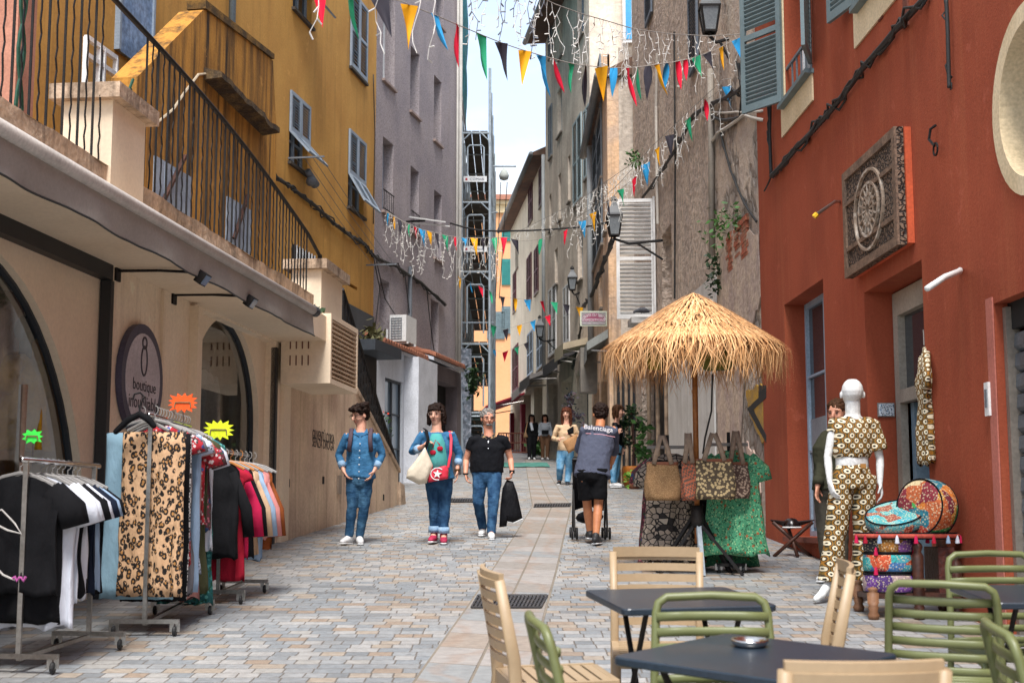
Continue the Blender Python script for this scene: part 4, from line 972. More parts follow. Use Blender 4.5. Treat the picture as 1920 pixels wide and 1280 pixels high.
for i, u in enumerate((u1, u2)):
    wn = casement(RD, rb, *u, depth=.25, fm=WHITE, gm=GLASS)
    mb = MB(); RD.box(mb, u[1]+.002, u[1]+.2, u[2]-.35, u[3]+.1, .002, .02); RD.box(mb, u[0]-.02, u[1], u[2]-.35, u[2]-.04, .002, .02); mb.build('surround', CREAM, wn)
    mb = MB(); RD.box(mb, u[0]-.05, u[1]+.05, u[2]-.05, u[2]+.0, -.28, .1); mb.build('sill', LOUVG, wn)
    hw = (u[1]-u[0])/2
    leaf(RD, wn, u[1]-hw, u[1]+.02, u[2]+.05, u[3], .05, LOUVG, hinge=1, ang=radians((147, 168)[i]), n=34)
    leaf(RD, wn, u[0]-.02, u[0]+hw, u[2]+.05, u[3], .05, LOUVG, hinge=0, ang=radians(160), n=34)
    mb = MB()
    for k in range(5): p = RD.P(u[0]+.15+.22*k, u[2], -.02); mb.bar(p, p+V((0, 0, .42)), .02)
    mb.bar(RD.P(u[0], u[2]+.43, -.02), RD.P(u[1], u[2]+.43, -.02), .03); mb.build('window_rail', GREY, wn)
cw = thing('wood_carving', 'square carved wooden panel mounted on the red wall above the shop door', 'carved panel', RD.P(-5.2, 4.3, .06))
a0, a1 = RD.az(1712, 400)[0], RD.az(1607, 400)[0]
mb = MB(); RD.box(mb, a0, a1, 3.82, 4.84, .06, .12); mb.build('board', CARVED, cw)
mb = MB()
for q in ((a0, a1, 4.76, 4.84), (a0, a1, 3.82, 3.9), (a0, a0+.09, 3.9, 4.76), (a1-.09, a1, 3.9, 4.76), (a0+.09, a1-.09, 4.5, 4.54), (a0+.09, a1-.09, 4.06, 4.1)): RD.box(mb, *q, .12, .14)
mb.build('rim', mat('carved_rim', '7a6250', .7, '5d4a3d', 8, fine=.3), cw)
mb = MB(); ac_ = (a0+a1)/2
for k in range(36):
    for q in (.36, .24, .14):
        t0, t1 = 2*pi*k/36, 2*pi*(k+1)/36; mb.bar(RD.P(ac_+q*1.25*cos(t0), 4.31+q*sin(t0), .13), RD.P(ac_+q*1.25*cos(t1), 4.31+q*sin(t1), .13), .025, .03, up=RD.n)
for k in range(16):
    t0 = 2*pi*k/16; mb.bar(RD.P(ac_+.05*cos(t0), 4.31+.05*sin(t0), .13), RD.P(ac_+.3*cos(t0), 4.31+.24*sin(t0), .13), .016, .03, up=RD.n)
mb.build('medallion', mat('pale_carving', '8f7c6b', .7, 'b5a89a', 9, .5, .6), cw)
mb = MB(); RD.box(mb, a0-.03, a1-.02, 3.83, 4.83, .002, .058); mb.build('backing', mat('orange_backing', 'c4552f', .7), cw)
cable([RD.pt(x, y, .05) for x, y in ((1446, 330), (1500, 270), (1560, 205), (1620, 125), (1680, 55), (1735, -5))], .03, 'thick black cable bundle climbing diagonally across the red wall', wrap=3)
cable([RD.pt(x, y, .05) for x, y in ((1444, 180), (1443, 250), (1446, 330))], .022, 'black cable hanging straight down the far corner of the red house', wrap=2)
cable([RD.pt(x, y, .04) for x, y in ((1446, 330), (1440, 345), (1433, 358))], .012, 'short black cable tail turning round the far corner of the red house')
cable([RD.pt(x, y, .04) for x, y in ((1774, -5), (1777, 60), (1779, 140), (1780, 165))], .017, 'black cable end hanging beside the round window', wrap=1)
mb = MB(); mb.tube([RD.pt(1755, 235, .02), RD.pt(1745, 242, .05), RD.pt(1742, 262, .06), RD.pt(1752, 274, .06)], .012, 5); p = RD.pt(1754, 280, .06)
for k in range(12): t0, t1 = 2*pi*k/12, 2*pi*(k+1)/12; mb.bar(p+RD.d*.05*cos(t0)+V((0, 0, .05*sin(t0))), p+RD.d*.05*cos(t1)+V((0, 0, .05*sin(t1))), .012)
tag(mb.build('iron_hook', BLACKM, None), 'rusty iron hook and ring on the red wall right of the carved panel', 'hook')
mb = MB(); mb.tube([RD.pt(1800, 506, .0), RD.pt(1800, 508, .12), RD.pt(1770, 520, .42), RD.pt(1738, 541, .6)], .022, 7); tag(mb.build('white_tube', PLASTW, None, smooth=True), 'bent white plastic tube sticking out of the red wall', 'tube')
mb = MB(); mb.tube([RD.pt(1574, 378, 0), RD.pt(1566, 378, .16), RD.pt(1528, 404, .55)], .016, 6); yc = tag(mb.build('metal_arm', STEELD, None), 'thin metal arm with a yellow tip jutting from the red wall', 'bracket')
MB().tube([RD.pt(1532, 401, .55), RD.pt(1526, 407, .58)], .024, 6).build('yellow_tip', mat('yellow_tip', 'd9a81c', .5), yc)
mb = MB(); a, z = RD.az(1857, 748); RD.box(mb, a-.04, a+.04, z-.12, z+.12, 0, .03); db = tag(mb.build('doorbell_plate', PLASTW, None), 'white plate with a grey bell push beside the roller shutter', 'doorbell')
mb = MB(); RD.box(mb, a-.02, a+.02, z-.06, z+.07, .03, .036); mb.build('button', GREY, db)
a = door[1]; p0, p1 = RD.pt(1642, 757, -.1), RD.pt(1675, 780, -.1)
ts = thing('tile_sign', 'small blue and white painted tile sign in the red doorway reveal', 'sign', RD.P(a-.01, 2.15, -.17))
zc = at(1658, 768, RD.P(a, 0).y).z
mb = MB(); 
def rv(o, z, e=0.): return RD.P(a-e, z, o)
def rbx(o0, o1, z0, z1, e): return MB().hexa([rv(o0, z0), rv(o1, z0), rv(o1, z0, e), rv(o0, z0, e), rv(o0, z1), rv(o1, z1), rv(o1, z1, e), rv(o0, z1, e)])
rbx(-.25, -.09, zc-.065, zc+.065, .02).build('frame', mat('tile_frame', '8b8680', .5), ts)
rbx(-.242, -.098, zc-.056, zc+.056, .024).build('tile', m_floral('blue_tile', 'c9d0d6', '2d4a6e', '7d97ae', 60), ts)
for i, (px, py) in enumerate(((1700, 22), (1652, 10))):
    mb = MB(); a, z = RD.az(px, py); RD.box(mb, a-.06, a+.06, z-.14, z+.14, 0, .015); tag(mb.build('wall_vent', mat('rust_plate', '6d3a2c', .8), None), ['small rusty plate high on the red wall', 'dark slot plate on the red wall beneath the second upper window'][i], 'plate')

# ---------------------------------------------------------------- crepi and rubble house beyond it
ST = Fac(3.25, 18, -.03, -1)
sh = thing('stone_house', 'old house with coarse crepi and crumbling stone wall behind the straw parasol', 'building', ST.P(5, 2))
niche = ST.rect(1243, 440, 1261, 590); aC = ST.az(1337, 400)[0]
shopf = (6.0, 13.2, 1, ST.az(1210, 640)[1])
mb = MB(); ST.wall(mb, aC, 14.3, 0, 15, [(niche[0], niche[1]+.2, niche[2], niche[3], .3), (*shopf, .3)], back=7); mb.build('wall', CREPI, sh)
mb = MB(); ST.wall(mb, .17, aC, 0, 13, [], back=5, off=.03); mb.build('stone_wall', RUBBLE, sh)
PLA = mat('patchy_plaster', 'c0ab97', .95, 'a8948a', 2.2, .4, .6, .12, 14, .6, 10, .04, streak='7b6a5c', sk=.5)
def blob(fc, pts, off, m, nm, par, th=.02, jag=.05):
    """irregular patch of plaster or paint lying on a wall, outline given in pixels"""
    P = [fc.az(x, y, off) for x, y in pts]; Q = []
    for (a, z), (b, w_) in zip(P, P[1:]+P[:1]):
        for i in range(6):
            u = i/6; Q.append((a+(b-a)*u+R.uniform(-1, 1)*jag, z+(w_-z)*u+R.uniform(-1, 1)*jag))
    n = len(Q); mb = MB(); mb.add([fc.P(a, z, off) for a, z in Q]+[fc.P(a, z, off-th) for a, z in Q], [tuple(range(n))]+[(i, (i+1) % n, (i+1) % n+n, i+n) for i in range(n)]); return mb.build(nm, m, par)
blob(ST, [(1345, 500), (1375, 430), (1420, 440), (1425, 560), (1400, 640), (1385, 840), (1345, 860)], .06, PLA, 'plaster_patch', sh)
blob(ST, [(1398, 830), (1412, 845), (1425, 880), (1424, 960), (1408, 915)], .06, mat('pink_plaster', 'c9b0a0', .95, 'b79d90', 3), 'plaster_patch', sh)
blob(ST, [(1240, 606), (1342, 508), (1342, 640), (1262, 640)], .045, mat('white_gable_render', 'c6c3bf', .9, 'b3afaa', 2, streak='8c8780', sk=.4), 'white_render', sh, jag=.01)
mb = MB(); a0, a1 = ST.az(1345, 700)[0], ST.az(1258, 700)[0]; ST.box(mb, a0, a1, 1, ST.az(1300, 600)[1], .032, .06); mb.build('white_panel', mat('whitewash', 'c9c7c3', .9, 'b5b2ad', 2, .35, .7, .05, 20, .2, 20, .02, streak='8c8780', sk=.5), sh)
GRAF = mat('graffiti_black', (.015, .015, .016), .7); YGR = mat('graffiti_yellow', 'b48a2e', .8, '9c7c44', 6, .4, .6, .2)
blob(ST, [(1398, 735), (1420, 722), (1436, 722), (1436, 835), (1428, 828), (1405, 775)], .064, YGR, 'graffiti_ground', sh, jag=.03)
blob(ST, [(1422, 722), (1436, 722), (1436, 745), (1412, 768), (1436, 815), (1436, 830), (1401, 766), (1422, 745)], .07, GRAF, 'graffiti_arrow', sh, .006, jag=.004)
mb = MB(); a0, z = ST.az(1385, 425, .05)
for r in range(11):
    for k in range(3):
        if R.random() < .8 or r < 2: 
            aa = ST.az(1375+14*k+R.uniform(-2, 2), 425)[0]; ln = R.uniform(.3, .5); zz = ST.az(1385, 424+7*r)[1]; ST.box(mb, aa-ln/2, aa+ln/2, zz-.05, zz-.005, .03, .06+R.uniform(0, .02))
mb.build('exposed_bricks', mat('old_brick', 'a3543a', .9, '8f6a54', 5, .4, .6, .25, 18), sh)
for pts, sp, lab in ((((1345, 428), (1358, 420), (1372, 412), (1352, 440), (1380, 418)), .16, 'green wall plant rooted beside the exposed bricks'), (((1341, 490), (1343, 510), (1341, 540), (1344, 525)), .1, 'green creeper hanging down the stone wall above the straw parasol'), (((1190, 295), (1195, 305)), .12, 'dark green tuft growing on the wall edge high above the white shutter')):
    leaves('wall_plant', lab, [ST.pt(x, y, .12) for x, y in pts], 150, sp*.75, .05, LEAF if '1341' not in str(pts) else LEAFD)
mb = MB(); mb.tube([ST.pt(1332, 130, .08), ST.pt(1334, 300, .08), ST.pt(1335, 480, .08)], .05, 8); tag(mb.build('drain_pipe', mat('grey_old_pipe', '8d8479', .7), None, smooth=True), 'old grey pipe running down the seam between crepi and stone wall', 'drain pipe')
mb = MB(); mb.tube([ST.pt(1264, 60, .06), ST.pt(1266, 300, .06), ST.pt(1265, 560, .06)], .018, 6); tag(mb.build('wall_cable', CABLE, None), 'thin dark cable running straight down the crepi wall', 'cable')
mb = MB(); mb.tube([ST.pt(1232, 100, .06), ST.pt(1230, 200, .06), ST.pt(1233, 420, .06)], .03, 6); tag(mb.build('wall_cable', mat('white_pvc', 'bdb6ac', .6), None), 'pale conduit running down the crepi wall above the white shutter', 'cable')
for i, pts in enumerate((((1205, 370), (1240, 320), (1275, 265), (1300, 215), (1330, 195), (1385, 170), (1400, 150)), ((1385, 120), (1392, 180), (1388, 220), (1352, 225), (1330, 215)), ((1350, 245), (1370, 320), (1395, 380), (1418, 415)), ((1430, 225), (1395, 215), (1345, 250), (1332, 270)), ((1430, 208), (1380, 210), (1335, 210)))):
    cable([ST.pt(x, y, .07) for x, y in pts], (.03, .025, .018, .025, .018)[i], ['thick black cable climbing the crepi wall from the white shutter to the lantern', 'black cable looping below the big lantern', 'pair of black cables hanging in front of the stone wall', 'pale cable bending across the stone wall below the lantern', 'straight pale cable below the big lantern'][i], CABLE if i < 3 else mat('white_pvc', 'bdb6ac', .6), wrap=(2, 1, 1, 0, 0)[i])
casement(ST, sh, niche[0], niche[1]+.2, niche[2], niche[3], depth=.28, fm=mat('beige_wood', 'b39a7c', .8), gm=mat('beige_blind', 'b7a185', .9))
# upper dark shutters of the stone house
for x0, y0, x1, y1 in ((1214, -60, 1226, 55), (1296, -30, 1312, 150)):
    a0, a1 = ST.az(x1, 20)[0], ST.az(x0, 20)[0]; z0, z1 = ST.az(x0, y1)[1], ST.az(x0, y0)[1]
    leaf(ST, sh, a0, a1, z0, z1+1, .03, mat('dark_shutter', '5d6570', .7), n=40)
# big white shutter standing open towards the camera
a0, z1 = ST.az(1228, 372); z0 = ST.az(1228, 600)[1]
leaf(ST, sh, a0-.78, a0, z0, z1, .02, LOUVW, hinge=1, ang=radians(96), n=30, name='white_shutter', th=.06)
leaf(ST, sh, a0-.2, a0-.05, z0, z1, .03, LOUVW, n=30, name='white_shutter')
mb = MB(); p = ST.pt(1205, 602, .0); aa = ST.az(1228, 602)[0]; ST.box(mb, aa-.6, aa+.1, z0-.14, z0-.02, .002, .55); mb.build('ledge', mat('white_ledge', 'b9b6b2', .8), sh)
# ground floor shop front: dark glazing, bamboo posts, awning
mb = MB(); ST.box(mb, shopf[0], shopf[1], 1.3, shopf[3], -.29, -.27); sfm = mb.build('shop_front', mat('dark_shopfront', '25262a', .5), sh)
mb = MB()
for px in (1168, 1180, 1192, 1208, 1224, 1240, 1250):
    a, _ = ST.az(px, 750); mb.tube([ST.P(a, 1.4, -.1), ST.P(a, shopf[3], -.1)], .045, 8)
mb.build('post', mat('pale_post', 'a08a74', .7, '6d5a4b', 5), sfm)
mb = MB()
for px in (1174, 1200, 1216, 1232, 1246): a, _ = ST.az(px, 750); ST.box(mb, a-.05, a+.05, 1.4, shopf[3], -.2, -.14)
mb.build('mullion', DGREY, sfm)

# ---------------------------------------------------------------- R3, R4, R5 and their windows
R3 = Fac(2.23, 32.4, 0., -1); R4 = Fac(2.42, 43, -.125, -1); R5 = Fac(1.3, 54, -.095, -1)
def rightwins(fc, specs):
    out = []
    for x0, y0, x1, y1, k, m in specs:
        a0, a1 = fc.az(x1, y1)[0], fc.az(x0, y0)[0]; zt = fc.az(x0, y0)[1]; zb = fc.az(x1, y1)[1]
        out.append(((min(a0, a1), max(a0, a1), min(zb, zt), max(zb, zt)), k, m))
    return out
DGW = mat('dusty_grey_shutter', '7d858c', .7, '6b7279', 3)
W3 = rightwins(R3, [(1113, 228, 1130, 330, 's', DGW), (1112, 360, 1131, 455, 's', DGW), (1134, 352, 1138, 430, 'w', DGW), (1118, 150, 1128, 205, 's', DGW), (1122, 500, 1130, 575, 'w', DGW)])
W4 = rightwins(R4, [(1030, 205, 1036, 290, 's', DGW), (1045, 175, 1054, 245, 'w', LOUV), (1065, 295, 1070, 375, 'w', LOUV), (1047, 330, 1052, 410, 'w', LOUV), (1030, 368, 1034, 430, 'w', LOUV), (1076, 235, 1092, 370, 's', mat('pale_aqua_shutter', 'a3b3b6', .6)), (1096, 210, 1107, 325, 's', mat('pale_aqua_shutter', 'a3b3b6', .6)), (1030, 20, 1036, 100, 's', DGW), (1048, 40, 1055, 100, 'w', LOUV), (1082, -40, 1095, 60, 'w', LOUV), (1040, 470, 1046, 530, 'w', LOUV), (1058, 540, 1069, 640, 's', LOUVW), (1030, 545, 1044, 660, 's', LOUVW), (1083, 440, 1093, 520, 'w', LOUV)])
W5 = rightwins(R5, [(992, 348, 999, 410, 's', LOUVR), (1012, 320, 1019, 378, 's', LOUVR), (989, 486, 997, 560, 's', LOUVR), (1003, 470, 1010, 545, 's', LOUVR), (963, 515, 968, 580, 's', LOUVR), (962, 655, 972, 728, 's', LOUVR), (990, 628, 1000, 698, 's', LOUV), (1008, 618, 1019, 685, 's', LOUV), (966, 450, 972, 500, 'w', LOUV)])
def house(fc, nm, label, a0, a1, zt, m, W, shops, back=7, sm=None):
    b = thing(nm, label, 'building', fc.P((a0+a1)/2, 2))
    holes = [(*q, .22) for q, k, _ in W]+[(*q, .5) for q in shops]
    mb = MB(); fc.wall(mb, a0, a1, 0, zt, holes, back=back); mb.build('wall', m, b)
    for q, k, mm in W:
        wn = casement(fc, b, *q, depth=.2, fm=mm, gm=GLASSL if k == 'w' else GLASS, sill=mat('grey_sill', '8d8378', .9))
        if k == 's':
            c = (q[0]+q[1])/2; leaf(fc, wn, q[0]-.05, c-.01, q[2], q[3], .01, mm, n=26); leaf(fc, wn, c+.01, q[1]+.05, q[2], q[3], .01, mm, n=26)
    for q in shops:
        mb = MB(); fc.box(mb, q[0]+.08, q[1]-.08, q[2], q[3]-.05, -.46, -.44); s_ = mb.build('shop_window', GLASS, b)
        mb = MB()
        for x in (q[0], (q[0]+q[1])/2-.04, q[1]-.08): fc.box(mb, x, x+.08, q[2], q[3], -.43, -.36)
        fc.box(mb, q[0]+.08, q[1]-.08, q[3]-.3, q[3], -.435, -.37); mb.build('frame', sm or DGREY, s_)
    return b
def gfl(fc, a): return S*fc.P(a, 0).y
b3 = house(R3, 'ochre_house', 'narrow ochre and grey house behind the white shutter with a sloping eave gutter', 0, 7.2, 11.9, R3M, W3, [(.7, 3, 1.5, 5.0), (3.8, 6.2, 1.5, 5.1)])
mb = MB(); mb.bx(2.5, 3.9, 32.37, 32.399, 5., 12.6); mb.build('grey_render', R3G, b3)
mb = MB(); mb.bx(2.32, 3.4, 32.34, 32.369, 2., 5.); sf3 = mb.build('side_shop_front', mat('dark_shopfront', '25262a', .5), b3)
for k in range(5): MB().tube([(2.36+.12*k, 32.28, 2.3), (2.36+.12*k, 32.28, 5.)], (.035, .025, .04, .03, .03)[k], 8).build('post', mat('pale_post', 'a08a74', .7, '6d5a4b', 5), sf3)
def eave(fc, b, a0, a1, z, o, nm='roof'):
    mb = MB(); mb.hexa([fc.P(a0, z-.05, o), fc.P(a1, z-.05, o), fc.P(a1, z+.25, -3), fc.P(a0, z+.25, -3), fc.P(a0, z+.08, o), fc.P(a1, z+.08, o), fc.P(a1, z+1.7, -3), fc.P(a0, z+1.7, -3)]); mb.build(nm, mat('old_roof', '5d4c42', .9, '7a5a48', 3), b)
    mb = MB(); mb.tube([fc.P(a0, z, o+.07), fc.P(a1, z, o+.07)], .1, 10); mb.build('gutter', mat('zinc_gutter', '77797a', .6), b, smooth=True)
eave(R3, b3, -.12, 7.3, 11.9, .14)
b4 = house(R4, 'grey_beige_house', 'tall grey beige house with pale aqua shutters in the middle of the street', 0, 9.3, 19.6, R4M, W4, [(.6, 2.8, 2, 6.2), (3.6, 5.8, 2, 6.3), (6.6, 8.8, 2, 6.5)])
eave(R4, b4, 0, 9.4, 19.6, .7)
sp_ = [at(1168, 80, 42.95), at(1208, 0, 42.95)]
mb = MB(); mb.bx(sp_[0].x, sp_[1].x, 42.93, 42.99, sp_[0].z, sp_[1].z+.6)
ww = mb.build('side_window', WHITE, b4); mb = MB()
for k in range(2):
    xx = sp_[0].x+.09+k*(sp_[1].x-sp_[0].x)/2; mb.bx(xx, xx+(sp_[1].x-sp_[0].x)/2-.16, 42.9, 42.929, sp_[0].z+.1, sp_[1].z+.5)
mb.build('pane', mat('sky_blue_blind', '4f9fd0', .3), ww)
b5 = house(R5, 'cream_house', 'cream house with maroon shutters near the far end of the street', 0, 14.6, 15.7, R5M, W5, [(1.2, 4.2, 3, 7), (5.4, 8.6, 3, 7.1), (9.6, 13.5, 3, 7.3)], sm=LOUVR)
eave(R5, b5, -.1, 14.8, 15.7, .5)
for fc, px, y0, y1, lab, r in ((R4, 1024, 290, 700, 'pale drain pipe at the far corner of the grey beige house', .07), (R3, 1113, 270, 660, 'pale drain pipe between the ochre house and the grey beige house', .08)):
    a = fc.az(px, 400)[0]; mb = MB(); mb.tube([fc.P(a, fc.az(px, y1)[1], .1), fc.P(a, fc.az(px, y0)[1], .1)], r, 8); tag(mb.build('drain_pipe', mat('pale_zinc_pipe', 'a3a6a6', .5), None, smooth=True), lab, 'drain pipe')
cable([R3.pt(x, y, .1) for x, y in ((1150, 450), (1132, 490), (1118, 530), (1105, 560), (1092, 575))], .04, 'twisted black cable bundle running down the ochre house below the lantern', wrap=3)
cable([R4.pt(x, y, .1) for x, y in ((1092, 575), (1088, 620), (1080, 660), (1074, 690))], .035, 'tangle of dark cables on the near corner of the grey beige house', wrap=4)
# canopies and hanging signs along the right side
def canopy(fc, px0, px1, py, proj, drop, th, m, label, cat='awning', name='shop_awning'):
    a0, a1 = sorted((fc.az(px0, py)[0], fc.az(px1, py)[0])); z = fc.az((px0+px1)/2, py)[1]
    mb = MB(); mb.hexa([fc.P(a0, z, .01), fc.P(a1, z, .01), fc.P(a1, z-drop, proj), fc.P(a0, z-drop, proj), fc.P(a0, z+th, .01), fc.P(a1, z+th, .01), fc.P(a1, z-drop+th, proj), fc.P(a0, z-drop+th, proj)])
    t = thing(name, label, cat, fc.P((a0+a1)/2, z)); mb.build('canopy', m, t)
    mb = MB()
    for i in range(41):
        pass
    mb.grid(lambda u, v: fc.P(a0+(a1-a0)*u, z-drop+th*.3-v*.25-.03*abs(sin(u*20))*(v > .9), proj+.005), 40, 2); mb.build('valance', m, t)
    mb = MB(); mb.tube([fc.P(a0+.1, z-.3, .03), fc.P(a0+.1, z-drop+.02, proj-.1)], .025, 6); mb.tube([fc.P(a1-.1, z-.3, .03), fc.P(a1-.1, z-drop+.02, proj-.1)], .025, 6); mb.build('arm', STEELD, t)
canopy(R3, 1141, 1128, 645, .5, .3, .2, mat('grey_awning', '8b8f8c', .8), 'folded grey awning under the sign on the ochre house')
canopy(R3, 1122, 1113, 665, .5, .3, .25, mat('taupe_awning', '8a7d6e', .8), 'taupe shop canopy beside the twisted cable bundle')
canopy(R4, 1104, 1086, 650, .8, .2, .2, mat('beige_canopy', 'a3967f', .8), 'beige flat canopy on the grey beige house')
canopy(R4, 1080, 1050, 672, .6, .25, .15, mat('charcoal_awning', '3d3a3c', .8), 'charcoal awning over the middle shop of the grey beige house')
canopy(R4, 1046, 1024, 700, 1., .35, .15, mat('grey_awning2', '75706e', .8), 'grey awning over the far shop of the grey beige house')
canopy(R5, 1018, 985, 715, .6, .3, .1, mat('brown_awning', '6f6055', .8), 'brown sloping awning on the near shop of the cream house')
canopy(R5, 984, 962, 748, 1.7, .6, .08, mat('dark_red_awning', 'a8283c', .8), 'dark red sloping awning reaching into the far street')
mb = MB(); 
for px in (964, 985): a = R5.az(px, 800)[0]; R5.box(mb, a-.25, a+.25, 3.5, 6.6, .01, .2)
tag(mb.build('shop_pilasters', mat('crimson_paint', '7d1a2a', .6), None), 'crimson painted shop front posts under the dark red awning', 'shop front')
p0, p1 = at(1088, 652, 34.), at(1120, 735, 34.); mb = MB(); mb.bx(p0.x, p0.x+.4, 33.9, 34.5, p1.z, p0.z); tag(mb.build('hanging_box_sign', mat('grey_box_sign', '6b665f', .7, '8a8278', 3), None), 'grey box sign hanging over the shop beside the girl with the paper bag', 'sign')
Ys = 33.; p0, p1 = at(1088, 611, Ys), at(1138, 583, Ys)
ps = thing('shop_sign', 'framed purple and white sign lettered produits du terroir expeditions', 'shop sign', ((p0.x+p1.x)/2, Ys, p0.z))
mb = MB(); mb.bx(p0.x, p1.x, Ys, Ys+.05, p0.z, p1.z); mb.build('frame', mat('pale_green_frame', 'c4cbb8', .6), ps)
w_, h_ = p1.x-p0.x, p1.z-p0.z
mb = MB(); mb.bx(p0.x+.03, p1.x-.03, Ys-.01, Ys-.001, p0.z+.03, p1.z-.03); mb.build('board', mat('grey_sign_board', '8d8589', .6, '7d8578', 3), ps)
mb = MB(); cx = (p0.x+p1.x)/2; n = 14
ar = [V((cx+w_*.45*cos(pi*i/n), Ys-.012, p0.z+h_*.3+h_*.56*sin(pi*i/n)**.7)) for i in range(n+1)]
mb.add(ar, [tuple(range(n+1))]); mb.build('plum_arch', mat('plum_paint', '8f4a63', .6), ps)
SW = mat('sign_lettering_white', (.72, .66, .7), .6); s_ = 'PRODUITS DU TERROIR'
for i, ch in enumerate(s_):
    if ch == ' ': continue
    q = pi*(.93-.86*i/(len(s_)-1)); c = V((cx+w_*.385*cos(q), Ys-.016, p0.z+h_*.33+h_*.33*sin(q))); sl = atan2(h_*.33*cos(q), -w_*.385*sin(q)); sl = atan2(-h_*.33*cos(q), w_*.385*sin(q))
    text(ch, .085, SW, ps, frame_m(c, V((cos(sl), 0, sin(sl))), V((-sin(sl), 0, cos(sl)))), ext=.001)
text('EXPEDITIONS', .085, SW, ps, frame_m(V((cx, Ys-.016, p0.z+h_*.32)), V((1, 0, 0)), V((0, 0, 1))), ext=.001, sx=1.05)
text('VINS - MIEL - HUILE D\'OLIVE', .042, mat('sign_small_text', 'd0c6cc', .6), ps, frame_m(V((cx, Ys-.016, p0.z+h_*.13)), V((1, 0, 0)), V((0, 0, 1))), ext=.001)
mb = MB(); mb.bar((p1.x, Ys+.02, p1.z-.05), (p1.x+.35, Ys+.02, p1.z-.05), .03); mb.bar((p1.x, Ys+.02, p0.z+.05), (p1.x+.35, Ys+.02, p0.z+.05), .03); mb.build('bracket', BLACKM, ps)
# ---------------------------------------------------------------- street lanterns
def lantern(p, h, wallp, label, up=True):
    t = thing('street_lantern', label, 'street lamp', p, 0, 'lanterns on wall brackets')
    k = h/.85; GL = mat('lantern_glass', '6f7478', .15, '8b8f90', 4)
    fr = MB(); r0, r1 = .13*k, .21*k
    for i in range(4):
        a = pi/4+pi/2*i; fr.bar((r0*cos(a), r0*sin(a), .05*k), (r1*cos(a), r1*sin(a), .45*k), .025*k)
    for r, z in ((r0, .05*k), (r1, .45*k)):
        for i in range(4):
            a, b = pi/4+pi/2*i, pi/4+pi/2*(i+1); fr.bar((r*cos(a), r*sin(a), z), (r*cos(b), r*sin(b), z), .03*k)
    fr.build('cage', BLACKM, t, w=False)
    sq = lambda r, z: [(r*cos(pi/4+pi/2*i), r*sin(pi/4+pi/2*i), z) for i in range(4)]
    MB().loft([sq(r0*.95, .06*k), sq(r1*.95, .44*k)], False).build('glass_panes', GL, t, w=False)
    MB().loft([sq(r1*1.12, .46*k), sq(r1*1.05, .5*k), sq(r1*.5, .66*k), sq(r1*.42, .7*k), sq(.06*k, .76*k)]).build('roof', mat('lantern_grey', '3c3f43', .5), t, w=False)
    MB().lathe([(.05*k, .74*k), (.08*k, .78*k), (.05*k, .84*k), (.01*k, .88*k)], n=10).build('finial', BLACKM, t, w=False)
    w_ = V(wallp)-V(p); br = MB()
    br.tube([(0, 0, -.02*k), (w_.x*.3, w_.y*.3, -.12*k), (w_.x, w_.y, -.05*k)], .022*k+.006, 6); br.tube([(0, 0, .06*k), (0, 0, -.04*k)], .03*k, 6)
    br.tube([(w_.x*.45, w_.y*.45, -.1*k), (w_.x, w_.y, -.45*k)], .018*k+.004, 6); br.build('bracket', BLACKM, t, w=False)
for px, py, Yl, h, fc, lab in ((1331, 66, 20., .78, ST, 'large black street lantern near the top hung before the stone house'), (1152, 446, 27.5, .82, ST, 'black street lantern beside the big white shutter'), (1073, 546, 45., .8, R4, 'grey street lantern to the left of the purple shop sign'), (1012, 634, 50., .8, R4, 'small far street lantern among the distant bunting')):
    p = at(px, py, Yl); a = (Yl-fc.p.y)/fc.d.y; lantern(p, h, fc.P(a, p.z), lab)
# pigeon on the ledge
pg = ST.pt(1203, 588, .35); pgn = thing('pigeon', 'dark grey pigeon pecking on the ledge under the white shutter', 'pigeon', pg)
mb = MB(); mb.el([(-.13, 0, .05), (-.06, 0, .07), (.02, 0, .075), (.09, 0, .055)], [.035, .062, .058, .035]); mb.el([(.07, 0, .06), (.12, 0, .05), (.15, 0, .03)], [.032, .03, .024]); mb.el([(.16, 0, .028), (.19, 0, .012)], [.008, .004], n=6); mb.hexa([(.0, -.02, .06), (-.1, -.03, .05), (-.1, .03, .05), (0, .02, .06), (0, -.02, .07), (-.24, -.03, .045), (-.24, .03, .045), (0, .02, .07)])
for y in (-.025, .025): mb.tube([(0, y, .03), (0, y, 0), (.03, y, 0)], .006, 5)
soft(mb.build('body', mat('pigeon_grey', '4a4b52', .7, '36373f', 20), pgn, w=False), .008, 2)
for o in pgn.children: o.rotation_euler = (0, 0, pi)
# ---------------------------------------------------------------- clothes rails
TILT = atan(S)
def gh(px, py, h):
    r = ray(px, py); return CAM+r*((H-h)/(S*r.y-r.z))
def setrot(o, rz): o.rotation_euler = (Matrix.Rotation(TILT, 3, 'X') @ Matrix.Rotation(rz, 3, 'Z')).to_euler()
def caster(par, p):
    mb = MB(); mb.lathe([(.03, -.012), (.034, -.006), (.034, .006), (.03, .012)], n=12); m = Matrix.Translation(p+V((0, 0, .036))) @ Matrix.Rotation(pi/2, 4, 'Y'); mb.xf(m)
    c = mb.build('caster', RUBBER, par)
    m2 = MB(); m2.bar(p+V((-.02, 0, .03)), p+V((-.02, 0, .09)), .006, .03); m2.bar(p+V((.02, 0, .03)), p+V((.02, 0, .09)), .006, .03); m2.bar(p+V((-.023, 0, .09)), p+V((.023, 0, .09)), .03, .008); m2.build('fork', STEELD, c)
